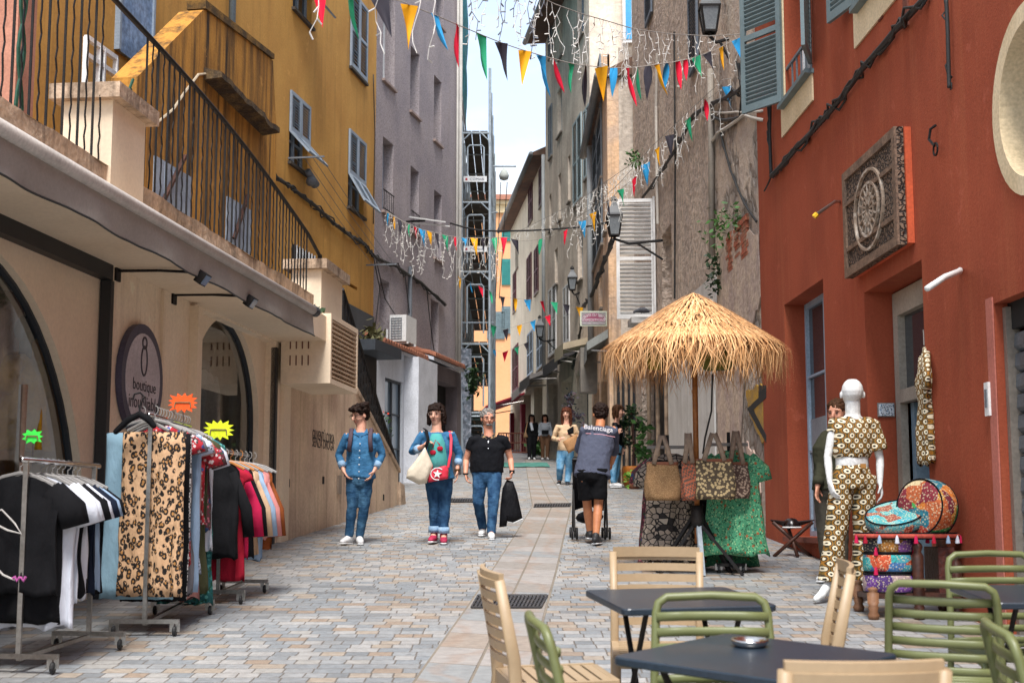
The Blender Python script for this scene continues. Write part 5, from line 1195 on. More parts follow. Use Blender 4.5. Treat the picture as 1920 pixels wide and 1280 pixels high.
def rack(f, r, z, hw, label, m=STEELD, over=.06):
    d = (r-f); d.z = 0; d.normalize(); s_ = V((d.y, -d.x, 0)); t = thing('clothes_rail', label, 'clothes rail', (f+r)/2, 0)
    zf = f.z+.1
    for e in (f, r):
        mb = MB(); mb.bar(e-s_*hw+V((0, 0, .1)), e+s_*hw+V((0, 0, .1)), .035, .03); mb.build('foot', m, t)
        mb = MB(); mb.bar(e+V((0, 0, .1)), V((e.x, e.y, z)), .028, .028); mb.build('post', m, t)
        for q in (-1, 1): caster(t, e+s_*q*(hw-.03))
    mb = MB(); mb.bar(f+V((0, 0, .085)), r+V((0, 0, .085)), .03, .025); mb.build('base_bar', m, t)
    mb = MB(); mb.tube([V((f.x, f.y, z))-d*over, V((r.x, r.y, z))+d*over], .017, 8); mb.build('rail', STEEL, t, smooth=True)
    return t
HANG = mat('hanger_grey', '8e8b88', .5); HANGW = mat('wooden_hanger', 'b5763f', .6)
def hang(mb, p, rz, name, m, label, group, hm=HANG, cat='garment', loc_dz=-.075):
    o = mb.build(name, m, None, w=False, smooth=True); o.location = V(p)+V((0, 0, loc_dz)); o.rotation_euler = (0, 0, rz); tag(o, label, cat, group)
    h = MB(); h.tube([(-.2, 0, -.075), (-.1, 0, -.025), (0, 0, .0), (.1, 0, -.025), (.2, 0, -.075)], .012, 6)
    h.tube([(0, 0, 0), (0, 0, .035)]+[(.022*sin(pi*k/6), 0, .068-.03*cos(pi*k/6)) for k in range(7)], .0035, 5); h.build('hanger', hm, o, w=False); return o
def pants(w=.4, h=1., d=.06, split=.25, n=40, seed=0, fl=.0):
    mb = MB(); rg = []
    for i in range(15):
        v = i/14; ww = w/2*(1+fl*v); r = []
        for j in range(n):
            a = 2*pi*j/n; c = cos(a); x = ww*math.copysign(abs(c)**.7, c)+.016*noise.noise(V((c*3+seed, a, v*4)))*v; g = 1-.75*math.exp(-(x/.02)**2)*(v > split)
            r.append((x, d*sin(a)*g*(.6+.4*min(1, v*4))*(1+.35*sin(a*9+seed+v*2)*v)+.022*noise.noise(V((c*4, v*6, seed)))*min(1, v*3)+.016*sin(x*44+seed+v*2.5)*min(1, v*3), -.09-h*v+.006*sin(a*7)))
        rg.append(r)
    return mb.loft(rg)
BLK = m_fabric('black_cotton', '17171a', .6); WHT = m_fabric('white_cotton', 'c9ccd6', .9); NAVY = m_fabric('navy_cotton', '1b2233'); PINK = m_fabric('pink_knit', 'c2234f'); CRM = m_fabric('cream_knit', 'c9a98a'); SAL = m_fabric('salmon_cotton', 'd28a86'); BRN = m_fabric('rust_suede', '8a4a26'); SKY = m_fabric('sky_cotton', '93aac4'); PALB = m_fabric('pale_denim', '8fb0c2'); OLV = m_fabric('olive_cotton', '4c4d36'); GRYF = m_fabric('grey_cotton', '77757a'); REDC = m_fabric('red_cotton', 'a82035'); ROSE = m_fabric('rose_cotton', 'c78f88')
fA, rA = gnd(33, 1262), gnd(165, 1217); zA = at(33, 862, fA.y).z
rack(fA, rA, zA, .25, 'nearest chrome clothes rail hung with black and white T-shirts')
gA = [('black T-shirt printed with pale outlines at the very front of the nearest rail', BLK), ('longer plain black T-shirt second from the front of the nearest rail', BLK), ('white T-shirt showing below the first black shirts of the nearest rail', WHT), ('white T-shirt hanging just behind the long black one', WHT), ('black T-shirt between the white ones on the nearest rail', BLK), ('white T-shirt in the middle of the nearest rail', WHT), ('black T-shirt past the middle of the nearest rail', BLK), ('navy T-shirt between two black shirts near the back of the nearest rail', NAVY), ('pale grey blue T-shirt near the back of the nearest rail', SKY), ('black T-shirt last on the nearest rail', BLK)]
for i, (lb, m) in enumerate(gA):
    u = .05+i*.1; p = fA.lerp(rA, u); p = V((p.x-.06*(i < 2)-.01*i, p.y, zA))
    o = hang(tee_mesh(.5-.014*i, (.7, .86, .9, .76, .72, .74, .7, .72, .7, .72)[i], .06, .2-.006*i, .08, seed=i, sleeve_w=.085), p, R.uniform(-.24, .16)-.06, 'tshirt', m, lb, 'T-shirts on the nearest rail')
    if i == 0:
        mb = MB(); ch = {0: [(-.2, -.24), (-.12, -.22), (-.04, -.3), (.0, -.36), (-.08, -.34), (-.16, -.3), (-.2, -.24)], 1: [(-.22, -.38), (-.2, -.46), (-.23, -.5), (-.14, -.55), (-.09, -.6), (-.02, -.63)]}
        for q in ch.values(): mb.tube([(x+.05, -.083-.03*min(1, -z*1.5), z) for x, z in q], .006, 5)
        mb.build('print', mat('print_white', 'c9c5c0', .8), o, w=False)
        mb = MB(); mb.tube([(.02+.05*q, -.128, -.62+.014*sin(q*9)) for q in (0, .25, .5, .75, 1, 1.25, 1.5)], .009, 5); mb.build('print_script', mat('print_pink', 'b2579a', .8), o, w=False)
fB, rB = gnd(270, 1192), gnd(342, 1152); zB = at(270, 778, fB.y).z
rack(fB, rB, zB, .24, 'tall chrome clothes rail of printed trousers and dresses below the orange price star')
gB = [('leopard print trousers at the front of the tall rail', LEO, 'p', 1.13, .5), ('pale blue trousers showing at the left edge of the leopard pair', PALB, 'p', 1.15, .56), ('black lace edged trousers behind the leopard pair', BLK, 'p', 1.17, .5), ('houndstooth trousers hanging behind the leopard pair', HOUND, 'p', 1.15, .52), ('red dotted dress near the front of the tall rail', REDF, 'd', 1.0, .46), ('grey cotton dress beside the houndstooth trousers', GRYF, 'd', 1.2, .46), ('light blue jeans in the middle of the tall rail', SKY, 'p', 1.12, .52), ('pale floral dress past the middle of the tall rail', BLUEF, 'd', 1.05, .52), ('rose pink dress on the tall rail', ROSE, 'd', 1.25, .46), ('red floral blouse on the tall rail', REDF, 't', .7, .5), ('olive dress with pale dots on the tall rail', OLV, 'd', 1.2, .5), ('dark floral blouse near the back of the tall rail', DARKF, 't', .75, .52), ('white shirt with hanging sleeve near the back of the tall rail', WHT, 't', .9, .5), ('teal scallop print dress last on the tall rail', TEALF, 'd', 1.3, .5)]
for i, (lb, m, k, h, w_) in enumerate(gB):
    u = .03+i*.074; p = fB.lerp(rB, u); p = V((p.x+(.02, -.09)[i] if i < 2 else p.x, p.y, zB))
    mb = pants(w_*.94, h, .038, seed=i) if k == 'p' else tee_mesh(w_*.88, h, .05, .18 if k == 't' else .1, .08, .02, seed=i, sleeve_w=.07)
    hang(mb, p, R.uniform(-.2, .14)-.04, {'p': 'trousers', 'd': 'dress', 't': 'blouse'}[k], m, lb, 'clothes on the tall rail', loc_dz=-.03)
o = thing('padded_hanger', 'empty black padded hanger hooked over the front end of the tall rail', 'hanger', V((fB.x-.06, fB.y-.08, zB)))
MB().el([(-.16, 0, -.12), (-.08, 0, -.04), (0, 0, .0), (.07, 0, -.04), (.1, 0, -.08)], [.02, .025, .025, .025, .02]).build('padding', BLK, o, w=False, smooth=True)
MB().tube([(-.0, 0, .02), (.0, 0, .06), (.03, 0, .12), (0, 0, .15), (-.04, 0, .14), (-.05, 0, .1)], .007, 6).build('hook', BLACKM, o, w=False)
fC, rC = gnd(408, 1132), gnd(455, 1111); zC = at(408, 845, fC.y).z
rack(fC, rC, zC, .22, 'small far chrome clothes rail of knitwear next to the graffiti wall')
gC = [('black knitted top at the front of the small far rail', BLK, .85), ('crimson slip skirt under the black knit of the small far rail', REDC, 1.05), ('bright pink knitted top on the small far rail', PINK, .85), ('black top behind the bright pink one', BLK, .85), ('cream knitted top on the small far rail', CRM, .82), ('pale blue shirt between cream and salmon tops', SKY, .88), ('salmon pink top near the back of the small far rail', SAL, .68), ('rust brown suede top last on the small far rail', BRN, .78)]
for i, (lb, m, h) in enumerate(gC):
    p = fC.lerp(rC, -.02+i*.145); hang(tee_mesh(.34, h*.9, .045, .5 if i not in (1,) else .05, .07, seed=i+5, sleeve_w=.05), V((p.x+.01*i, p.y, zC)), R.uniform(-.1, .1)-.06, 'top', m, lb, 'tops on the small far rail', HANGW if i in (0, 2, 4) else HANG)
def star(px, py, Y, w_, h_, m, label, n=13, stem=.14):
    c = at(px, py, Y); t = thing('price_star', label, 'price sign', c); rr = []
    for j in range(2*n):
        a = 2*pi*j/(2*n); q = 1.12 if j % 2 == 0 else .74
        cx_, cz_ = cos(a), sin(a); e = max(abs(cx_), abs(cz_))**.6; rr.append((w_*q*cx_/e, h_*q*cz_/e))
    MB().loft([[(x, y, z) for x, z in rr] for y in (-.004, .004)]).build('card', m, t, w=False)
    MB().tube([(0, .008, -h_*.3), (.005, .008, -h_-stem)], .004, 5).build('stem', STEELD, t, w=False)
    mb = MB(); mb.bar((-w_*.55, -.008, h_*.05), (w_*.55, -.008, h_*.05), .006, .008); mb.bar((-w_*.55, -.008, h_*.05), (-w_*.6, -.008, -h_*.5), .006, .008); mb.bar((w_*.55, -.008, h_*.05), (w_*.6, -.008, -h_*.5), .006, .008); mb.build('wire_clip', mat('clip_wire', '7a6a4a', .5), t, w=False)
star(61, 818, fA.y+.15, .058, .04, mat('fluo_green', (.05, .85, .08), .7, (.05, .8, .08)), 'fluorescent green price star clipped on the T-shirt rail', 9)
star(343, 755, fB.y+.55, .1, .066, mat('fluo_orange', (.95, .1, .01), .7, (.9, .1, .01)), 'fluorescent orange price star clipped on the tall rail')
star(410, 806, fC.y+.1, .115, .075, mat('fluo_yellow', (.75, .85, .02), .7, (.7, .8, .02)), 'fluorescent yellow price star clipped on the small far rail')

# ---------------------------------------------------------------- cafe tables and chairs
TAN = mat('tan_resin', 'a08a6d', .45, '988265', 3, fine=.03); OLIVE = mat('olive_resin', '676c45', .42, '60653f', 3, fine=.03); TOP = mat('anthracite_top', '27323d', .32, '232c36', 4, fine=.12, fs=90)
def curve_bar(mb, w_, y0, bow, z, h, t, n=8, tilt=0.):
    rg = []
    for i in range(n+1):
        u = -1+2*i/n; y = y0+bow*(1-u*u); x = u*w_
        rg.append([(x, y-t, z-h+tilt*0), (x, y+t, z-h*.9), (x, y+t+tilt, z+h*.9), (x, y-t+tilt, z+h)])
    mb.loft(rg)
def tan_chair():
    t = thing('tan_cafe_chair', '', 'chair', (0, 0, 0), 0, 'cafe chairs round the tables')
    for s_ in (-1, 1):
        MB().el([(s_*.2, .25, 0), (s_*.2, .2, .42), (s_*.2, .21, .55), (s_*.205, .27, .86)], [(.018, .024), (.02, .026), (.019, .026), (.017, .02)], e=.5, n=12, rnd=False).build('back_leg', TAN, t, w=False, smooth=True)
        MB().el([(s_*.2, -.2, 0), (s_*.2, -.2, .44)], [(.018, .02), (.021, .022)], e=.5, n=12, rnd=False).build('front_leg', TAN, t, w=False, smooth=True)
    mb = MB()
    for i in range(7): z = .54+i*.05; curve_bar(mb, .19, .213+(z-.5)*.165, .03, z, .018, .007, tilt=.004)
    curve_bar(mb, .205, .262, .03, .862, .024, .01); mb.build('backrest', TAN, t, w=False)
    mb = MB()
    for i in range(8): y = -.2+i*.052; mb.bx(-.185, .185, y, y+.04, .435, .452)
    mb.build('seat', TAN, t, w=False)
    mb = MB(); mb.bx(-.215, -.185, -.215, .215, .395, .455); mb.bx(.185, .215, -.215, .215, .395, .455); mb.bx(-.185, .185, -.225, -.2, .395, .453); mb.bx(-.185, .185, .19, .215, .38, .45); mb.build('seat_frame', TAN, t, w=False)
    return t
def green_chair():
    t = thing('green_cafe_chair', '', 'chair', (0, 0, 0), 0, 'cafe chairs round the tables')
    mb = MB(); r = .0155
    pth = [(-.225, .25, 0), (-.215, .2, .42), (-.21, .22, .6), (-.2, .265, .8), (-.19, .275, .835), (-.16, .28, .855), (0, .295, .86), (.16, .28, .855), (.19, .275, .835), (.2, .265, .8), (.21, .22, .6), (.215, .2, .42), (.225, .25, 0)]
    mb.el(pth, [(r, r)]*13, n=10, rnd=False); mb.build('back_frame', OLIVE, t, w=False, smooth=True)
    mb = MB()
    for i in range(7):
        z = .79-i*.054; y = .25-(.835-z)*.15
        mb.el([(-.2-.01*(i > 2), y, z), (-.1, y+.022, z), (0, y+.028, z), (.1, y+.022, z), (.2+.01*(i > 2), y, z)], [(.008, .0165)]*5, side=V((0, 1, 0)), n=8, rnd=False)
    mb.build('backrest', OLIVE, t, w=False, smooth=True)
    mb = MB()
    for i in range(8):
        y = .17-i*.054; z = .435+(.012 if i > 6 else 0)+.012*(i < 1)
        mb.el([(-.21, y, z+.008), (0, y, z-.006), (.21, y, z+.008)], [(.019, .009)]*3, side=V((0, 1, 0)), n=8, rnd=False)
    mb.build('seat', OLIVE, t, w=False, smooth=True)
    for s_ in (-1, 1):
        MB().el([(s_*.215, .2, .43), (s_*.22, -.1, .44), (s_*.22, -.2, .425), (s_*.225, -.22, .38), (s_*.235, -.235, 0)], [(.018, .018)]*5, n=10, rnd=False).build('front_leg', OLIVE, t, w=False, smooth=True)
    return t
P_T, P_G = tan_chair(), green_chair()
def put_chair(proto, px, py, rz, label, first=[set()]):
    top = gh(px, py, .86); M_ = Matrix.Rotation(TILT, 3, 'X') @ Matrix.Rotation(rz, 3, 'Z'); loc = top-M_ @ V((0, .285, .86))
    if proto.name not in first[0]: first[0].add(proto.name); o = proto; o.location = loc
    else: o = dup(proto, loc)
    o['label'] = label; o.rotation_euler = M_.to_euler()
d2 = radians
put_chair(P_T, 912, 1077, d2(101), 'tan slatted chair on the far left of the cafe, facing right')
put_chair(P_T, 1230, 1034, d2(-3), 'tan slatted chair behind the far table in front of the straw parasol')
put_chair(P_T, 1592, 1066, d2(-97), 'tan slatted chair seen edge on beside the white mannequin feet')
put_chair(P_T, 1625, 1258, d2(183), 'tan chair back cut off by the bottom edge in front of the nearest table')
put_chair(P_G, 1333, 1116, d2(0), 'olive green chair between the two dark square tables')
put_chair(P_G, 1003, 1162, d2(98), 'olive green chair in front of the leftmost tan chair, seen from its side')
put_chair(P_G, 1765, 1094, d2(158), 'olive green chair turned away from the camera in front of the right table')
put_chair(P_G, 1852, 1037, d2(4), 'olive green chair behind the right table against the red wall')
put_chair(P_G, 1866, 1176, d2(84), 'olive green chair back in the lower right corner, seen edge on')
def table(c, rz, w_, label):
    t = thing('cafe_table', label, 'table', c, 0, 'square cafe tables'); setrot(t, rz); h = w_/2
    pr = [];
    for x, y in ((h, h), (-h, h), (-h, -h), (h, -h)):
        for k in range(5): a = atan2(y, x)-pi/4+pi/2*k/4; pr.append((math.copysign(h-.03, x)+.03*cos(a), math.copysign(h-.03, y)+.03*sin(a)))
    MB().loft([[(x*q, y*q, z) for x, y in pr] for q, z in ((.985, .712), (1, .717), (1, .735), (.99, .74))]).build('table_top', TOP, t, w=False)
    for s_ in (-1, 1):
        mb = MB(); x = s_*h*.62; mb.tube([(x, -h*.7, .71), (x, h*.72, .0)], .012, 6); mb.tube([(x-.025*s_, h*.7, .71), (x-.025*s_, -h*.72, .0)], .012, 6); mb.build('crossed_legs', BLACKM, t, w=False)
    mb = MB(); 
    for y in (-h*.72, h*.72): mb.tube([(-h*.62, y, .02), (h*.62, y, .02)], .01, 6)
    mb.build('foot_bar', BLACKM, t, w=False); return t
def tab_px(corners, label):
    P = [gh(*c, .74) for c in corners]; c = sum(P, V())/len(P); e = P[1]-P[0]; rz = atan2(e.y, e.x); w_ = ((P[1]-P[0]).length+(P[2]-P[1]).length)/2
    c.z = S*c.y; return table(c, rz, w_, label), P
t1, P1 = tab_px([(1172, 1230), (1477, 1273), (1663, 1213), (1340, 1185)], 'nearest dark square table with a steel ashtray on it')
tab_px([(1130, 1140), (1437, 1132), (1392, 1099), (1108, 1100)], 'far dark square table in front of the straw parasol')
tab_px([(1858, 1128), (2120, 1128), (2020, 1092), (1800, 1094)], 'dark square table at the right edge among green chairs')
c = gh(1406, 1212, .741); a_ = thing('ashtray', 'round stainless steel ashtray on the nearest dark table', 'ashtray', c); setrot(a_, 0)
MB().lathe([(.0, .004), (.035, .004), (.04, .012), (.052, .026), (.062, .026), (.064, .022), (.05, .0), (0, 0)], n=32, cap=False).build('bowl', STEEL, a_, w=False, smooth=True)

# ---------------------------------------------------------------- straw parasol
pb_ = gnd(1309, 1078); Yp = pb_.y; ap = at(1300, 549, Yp); pz = lambda py: at(1300, py, Yp).z
par = thing('straw_parasol', 'big straw thatched parasol standing over the bag and dress racks', 'parasol', pb_)
th = MB(); zr_ = pz(648); Rr = .83
def strip(p0, p1, p2, w_, side):
    th.add([p0-side*w_*.5, p0+side*w_*.5, p1+side*w_*.5, p1-side*w_*.5, p2+side*w_*.12, p2-side*w_*.12], [(0, 1, 2, 3), (3, 2, 4, 5)])
cen = V((ap.x, ap.y, 0))
def cone(r): return ap.z-(ap.z-zr_)*(r/Rr)**1.12*(1.)
for ring in range(15):
    r0 = Rr*ring/14.5; n = int(18+ring*26)
    for k in range(n):
        a = 2*pi*(k+R.random())/n; rr = r0+R.uniform(-.03, .03); ln = R.uniform(.1, .2)
        if ring == 14: rr = Rr-.05; ln = R.uniform(.05, .1)
        d = V((cos(a), sin(a), 0)); a2 = a+R.gauss(0, .05); d2_ = V((cos(a2), sin(a2), 0)); lift = R.uniform(.0, .012)
        rr = max(rr, .01); p0 = cen+d*rr+V((0, 0, cone(rr)+lift*.3)); p1 = cen+d2_*(rr+ln*.55)+V((0, 0, cone(rr+ln*.55)+lift+.006)); p2 = cen+d2_*(rr+ln)+V((0, 0, cone(rr+ln)+lift*1.6))
        strip(p0, p1, p2, R.uniform(.006, .013), V((-sin(a), cos(a), 0)))
for k in range(1500):
    a = R.random()*2*pi; d = V((cos(a), sin(a), 0)); r0 = Rr-R.uniform(0, .14); ln = R.uniform(.18, .46); a2 = a+R.gauss(0, .1); d2_ = V((cos(a2), sin(a2), 0)); out = R.uniform(.03, .16)
    p0 = cen+d*r0+V((0, 0, cone(r0)+.01)); p1 = cen+d*(r0+out*.7+.02)+V((0, 0, cone(r0)-ln*.35)); p2 = cen+d2_*(r0+out)+V((0, 0, cone(r0)-ln))
    strip(p0, p1, p2, R.uniform(.004, .012), V((-sin(a2), cos(a2), 0)))
th.build('thatch', THATCH, par)
mb = MB(); n = 24; mb.loft([[cen+V((r*cos(2*pi*j/n), r*sin(2*pi*j/n), cone(r)-.03)) for j in range(n)] for r in (.01, Rr*.5, Rr)], False); mb.build('lining', mat('straw_lining', '7d5c38', .9), par)
mb = MB(); mb.tube([pb_+V((0, 0, .3)), V((ap.x, ap.y, ap.z-.05))], .027, 10); mb.build('pole', WOODB, par, smooth=True)
mb = MB()
for k in range(8): a = 2*pi*k/8+.2; mb.tube([V((ap.x, ap.y, ap.z-.1)), cen+V((Rr*.95*cos(a), Rr*.95*sin(a), zr_-.02))], .01, 5)
mb.build('rib', WOODB, par)
for k, a in enumerate((radians(270), radians(35), radians(150))):
    mb = MB(); e = pb_+V((.42*cos(a), .42*sin(a), .0)); e.z = S*e.y; 
    if k == 0: e = pb_+V((.03, -.12, 0))
    mb.bar(pb_+V((0, 0, .62)), e, .045, .03); mb.build('tripod_leg', GALV if k == 0 else BLACKM, par)
for q in ((-.36, .05), (.42, -.05)):
    mb = MB(); e = pb_+V((q[0], q[1], 0)); mb.bar(pb_+V((0, 0, .52)), e, .05, .03); mb.build('tripod_leg', BLACKM, par)
mb = MB(); mb.lathe([(.045, .45), (.06, .5), (.06, .6), (.05, .66)], pb_, 14); mb.build('collar', BLACKM, par, smooth=True)
# hats hung inside
for i, (px, py, m) in enumerate(((1345, 668, mat('olive_hat', '6f6a24', .9)), (1228, 668, mat('yellow_hat', '8f7a1e', .9)))):
    c = at(px, py, Yp+.3); t = thing('hanging_basket', ['olive woven basket hanging under the right half of the straw parasol', 'yellow woven basket hanging under the left half of the straw parasol'][i], 'basket', c)
    q = (.2, .09)[i]; mb = MB(); mb.lathe([(q*.7, -.13), (q, -.02), (q, .06), (q*.9, .07)], n=18); mb.build('bowl', m, t, w=False, smooth=True); mb = MB(); mb.tube([(0, 0, -.1), (0, 0, cone(.4)-c.z)], .006, 5); mb.build('cord', CABLE, t, w=False)
mb = MB(); mb.tube([at(1336, 700, Yp+.1), at(1334, 770, Yp+.12), at(1322, 820, Yp+.1), at(1318, 850, Yp+.05)], .009, 6); tag(mb.build('power_cord', CABLE, None), 'black cord hanging from the straw parasol behind its pole', 'cord')
# ---------------------------------------------------------------- dress racks with bags
def drack(px0, px1, ypx, Y, label):
    a, b = at(px0, ypx, Y), at(px1, ypx, Y); t = thing('dress_rack', label, 'clothes rack', ((a.x+b.x)/2, Y, S*Y)); c = (a+b)/2
    mb = MB(); mb.bar(a, b, .05, .03); mb.build('rail', mat('rack_bar', '8b857e', .5, metal=.3), t)
    for x in (c.x,): MB().bar((x, Y+.0, a.z+.12), (x, Y, S*Y+.06), .03).build('post', BLACKM, t)
    MB().bar((a.x+.05, Y, S*Y+.08), (b.x-.05, Y, S*Y+.08), .03).build('base_bar', BLACKM, t); MB().bar((c.x, Y-.25, S*(Y-.25)+.08), (c.x, Y+.25, S*(Y+.25)+.08), .03).build('base_bar', BLACKM, t)
    for x in (a.x+.07, b.x-.07): caster(t, V((x, Y, S*Y)))
    return a, b
Yd = 14.1
aL, bL = drack(1213, 1290, 838, Yd, 'black dress rack left of the parasol pole'); aR_, bR = drack(1330, 1402, 833, Yd-.2, 'black dress rack right of the parasol pole')
def dress(px, py, pyb, Y, w_, fl, m, label, sl=.22, seed=0, tiers=0):
    p = at(px, py, Y); h = p.z-at(px, pyb, Y).z; mb = tee_mesh(w_, h, .1, sl, .07, fl, seed, sleeve_w=.1)
    o = mb.build('dress', m, None, w=False, smooth=True); o.location = p; o.rotation_euler = (0, 0, R.uniform(-.1, .1)); tag(o, label, 'dress', 'dresses beside the straw parasol'); return o
dress(1258, 846, 1046, Yd-.05, .42, .1, ABST, 'beige dress with a bold black abstract print under the jute bags', .24, 2)
dress(1252, 850, 1066, Yd+.25, .46, .1, DARKF, 'dark red patterned dress mostly hidden behind the abstract print dress', .2, 5)
dress(1290, 850, 1040, Yd+.15, .36, .08, m_floral('black_floral', '1d1b20', '54505a', '3a3440', 26), 'black patterned dress next to the parasol pole', .1, 7)
dress(1373, 840, 1035, Yd-.2, .44, .12, GREENF, 'green floral dress with short sleeves on the right rack', .2, 1)
dress(1362, 846, 1056, Yd+.15, .42, .1, m_floral('deep_green_floral', '2f6b4c', '5f8a62', '7d4a30', 44), 'longer darker green floral dress behind the bright green one', .16, 9)
JUTE = m_weave('jute_weave', 'a3825c', '7a5c3c', 120); PATB = m_weave('circle_weave', 'b39d74', '4f4334', 34, d=(.42, .5)); BRW = m_weave('brown_weave', 'a08a78', '4f3c34', 40, d=(.42, .5)); STRB = m_check('striped_weave', 'a5522e', '4f3a2c', 46)
RIMB = mat('leather_rim', '7d4a33', .7); STRAP = mat('bag_strap', '97826f', .85, '7f6d5d', 9)
def bag(px, py0, pyb, w_px, m, label, Y, top=815, rz=0., dx=.07):
    a = at(px, py0, Y); b = at(px, pyb, Y); w_ = w_px*Y/2667; h = a.z-b.z; t = thing('shoulder_bag', label, 'bag', b, rz, 'bags hung beside the straw parasol'); mb = MB(); rg = []
    for i in range(9):
        v = i/8; ww = w_/2*(1.02+.1*sin(v*pi)-.14*v-.05*(v == 0)); dd = .075*(1-.75*v)*(1+.1*sin(v*5)); rg.append([(ww*math.copysign(abs(cos(q))**.5, cos(q))+.006*sin(q*5+v*6), dd*math.copysign(abs(sin(q))**.8, sin(q))*(1+.25*sin(q*3+v*4)), h*v+.012*sin(q*2+1)*(v > .8)) for q in [2*pi*j/28 for j in range(28)]])
    mb.loft(rg).build('body', m, t, w=False, smooth=True)
    MB().loft([[(p[0]*s_, p[1]*s_, z) for p in rg[-1]] for s_, z in ((1.03, h-.03), (1.06, h-.0), (1.02, h+.012))]).build('rim', RIMB, t, w=False, smooth=True)
    tp = at(px, top, Y).z-b.z
    for y in (-.025, .035):
        mb = MB(); x = w_*.26; mb.el([(-x, y, h-.01), (-x*.62+dx*.1, y*.6, (h+tp)/2), (-.012, y*.3, tp), (.012, y*.3, tp), (x*.62, y*.6, (h+tp)/2), (x, y, h-.01)], [(.022, .004)]*6, n=8, rnd=False); mb.build('strap', STRAP, t, w=False, smooth=True)
Yb = Yd-.45
bag(1243, 868, 938, 64, JUTE, 'plain jute bag with a leather rim, leftmost on the racks', Yb, 816)
bag(1292, 866, 938, 27, STRB, 'narrow orange striped bag next to the parasol pole', Yb-.05, 812)
bag(1340, 862, 936, 74, PATB, 'large bag with a circle pattern right of the parasol pole', Yb-.05, 812)
bag(1382, 868, 934, 46, BRW, 'brown net patterned bag rightmost on the racks', Yb+.12, 808)
# ---------------------------------------------------------------- plants and items behind
pt_ = gnd(1187, 914); tp = thing('topiary_pot', 'cloud pruned topiary in an orange dotted pot behind the stroller', 'potted plant', pt_)
MB().lathe([(.17, 0), (.23, .12), (.24, .4), (.22, .46), (.2, .44), (.19, .4)], pt_, 20).build('pot', mat('ochre_pot', 'b3691f', .6, '8d4f18', 8), tp, smooth=True)
MB().tube([pt_+V((0, 0, .4)), pt_+V((.03, 0, .9)), pt_+V((-.02, 0, 1.6))], .03, 6).build('trunk', WOODD, tp)
leaves('foliage', None, [pt_+V(q) for q in ((-.02, 0, 1.62), (-.16, 0, 1.35), (.16, .05, 1.32), (.15, 0, .75), (-.1, .1, 1.0))], 700, .075, .05, LEAFD, parent=tp)
pt_ = gnd(1184, 914)+V((.03, -.5, 0)); pt_.z = S*pt_.y; sp2 = thing('small_pot_plant', 'small bright green plant in a low pot in front of the topiary', 'potted plant', pt_)
MB().lathe([(.09, 0), (.13, .14), (.11, .13)], pt_, 16).build('pot', TILE, sp2, smooth=True); leaves('foliage', None, [pt_+V((0, 0, .2)), pt_+V((.08, 0, .24)), pt_+V((-.08, 0, .23))], 130, .08, .07, mat('bright_leaf', '6f9a3a', .6), parent=sp2)
leaves('banana_plant', 'bright green leafy plant behind the green jacket form', [at(1205, 800+9*i, 30) for i in range(9)], 60, .08, .12, LEAF)
gj = gnd(1212, 905); gjt = thing('jacket_form', 'headless shop form in a dark green jacket behind the dress racks', 'mannequin', gj)
k = 1.5/1.5; mb = MB(); mb.el([gj+V((.02, 0, .85)), gj+V((0, 0, 1.05)), gj+V((0, 0, 1.3)), gj+V((.04, 0, 1.48))], [(.17, .13), (.19, .14), (.21, .14), (.08, .07)]); mb.el([gj+V((-.12, -.05, 1.4)), gj+V((-.26, -.1, 1.1)), gj+V((-.08, -.2, .95))], [.07, .065, .05]); mb.el([gj+V((.16, -.05, 1.4)), gj+V((.25, -.05, 1.1)), gj+V((.2, -.1, .85))], [.07, .06, .05])
soft(mb.build('jacket', m_fabric('bottle_green', '24423c'), gjt), .02, 3, .03, .12)
mb = MB(); mb.el([gj+V((-.08, 0, .9)), gj+V((-.09, 0, .45)), gj+V((-.09, 0, .08))], [.11, .08, .06]); mb.el([gj+V((.09, 0, .9)), gj+V((.09, 0, .45)), gj+V((.09, 0, .08))], [.11, .08, .06]); soft(mb.build('trousers', m_fabric('grey_navy', '3c4350'), gjt), .02, 3)
mb = MB(); mb.tube([at(932, 830, 57), at(1040, 832, 57)], .03, 6)
bf = thing('street_barrier', 'maroon framed terrace barrier closing the far cafe', 'barrier', at(985, 850, 57))
BX = [at(x, 855, 57) for x in (935, 950, 1010, 1022, 1034)]
for p in BX: MB().bar(V((p.x, 57, S*57)), V((p.x, 57, S*57+.9)), .05).build('post', LOUVR, bf)
mb = MB()
for z in (.12, .5, .88): mb.bar(V((BX[0].x, 57, S*57+z)), V((BX[-1].x, 57, S*57+z)), .05)
for i in range(22): x = BX[0].x+(BX[-1].x-BX[0].x)*i/21; mb.bar(V((x, 57.02, S*57+.12)), V((x, 57.02, S*57+.88)), .025)
mb.build('panel', mat('rust_slats', '7d4a3a', .7), bf)
leaves('far_planter', 'green planter shrub between the two distant women', [at(1012, 838, 56)+V((R.uniform(-.3, .3), 0, R.uniform(-.3, .2))) for i in range(8)], 160, .12, .13, LEAF)
leaves('flower_ball', 'blue grey hanging flower ball by the far shop fronts', [at(1075, 760, 42)+V((R.uniform(-.15, .15), R.uniform(-.1, .1), R.uniform(-.4, .35))) for i in range(10)], 200, .08, .08, mat('dusty_blue_leaf', '3f4f5c', .7, '5c3f45', 9, .4, .6))
mb = MB(); q = gnd(945, 872); mb.grid(lambda u, v: G(q.x-2.2+3.6*u, q.y-2+4*v)+V((0, 0, .02+.05*abs(noise.noise(V((u*7, v*7, 2)))))), 30, 14); tag(mb.build('ground_netting', mat('green_tarp', '3f7268', .8, '4f8a7c', 6), None), 'teal green netting lying crumpled on the street behind the man', 'netting')

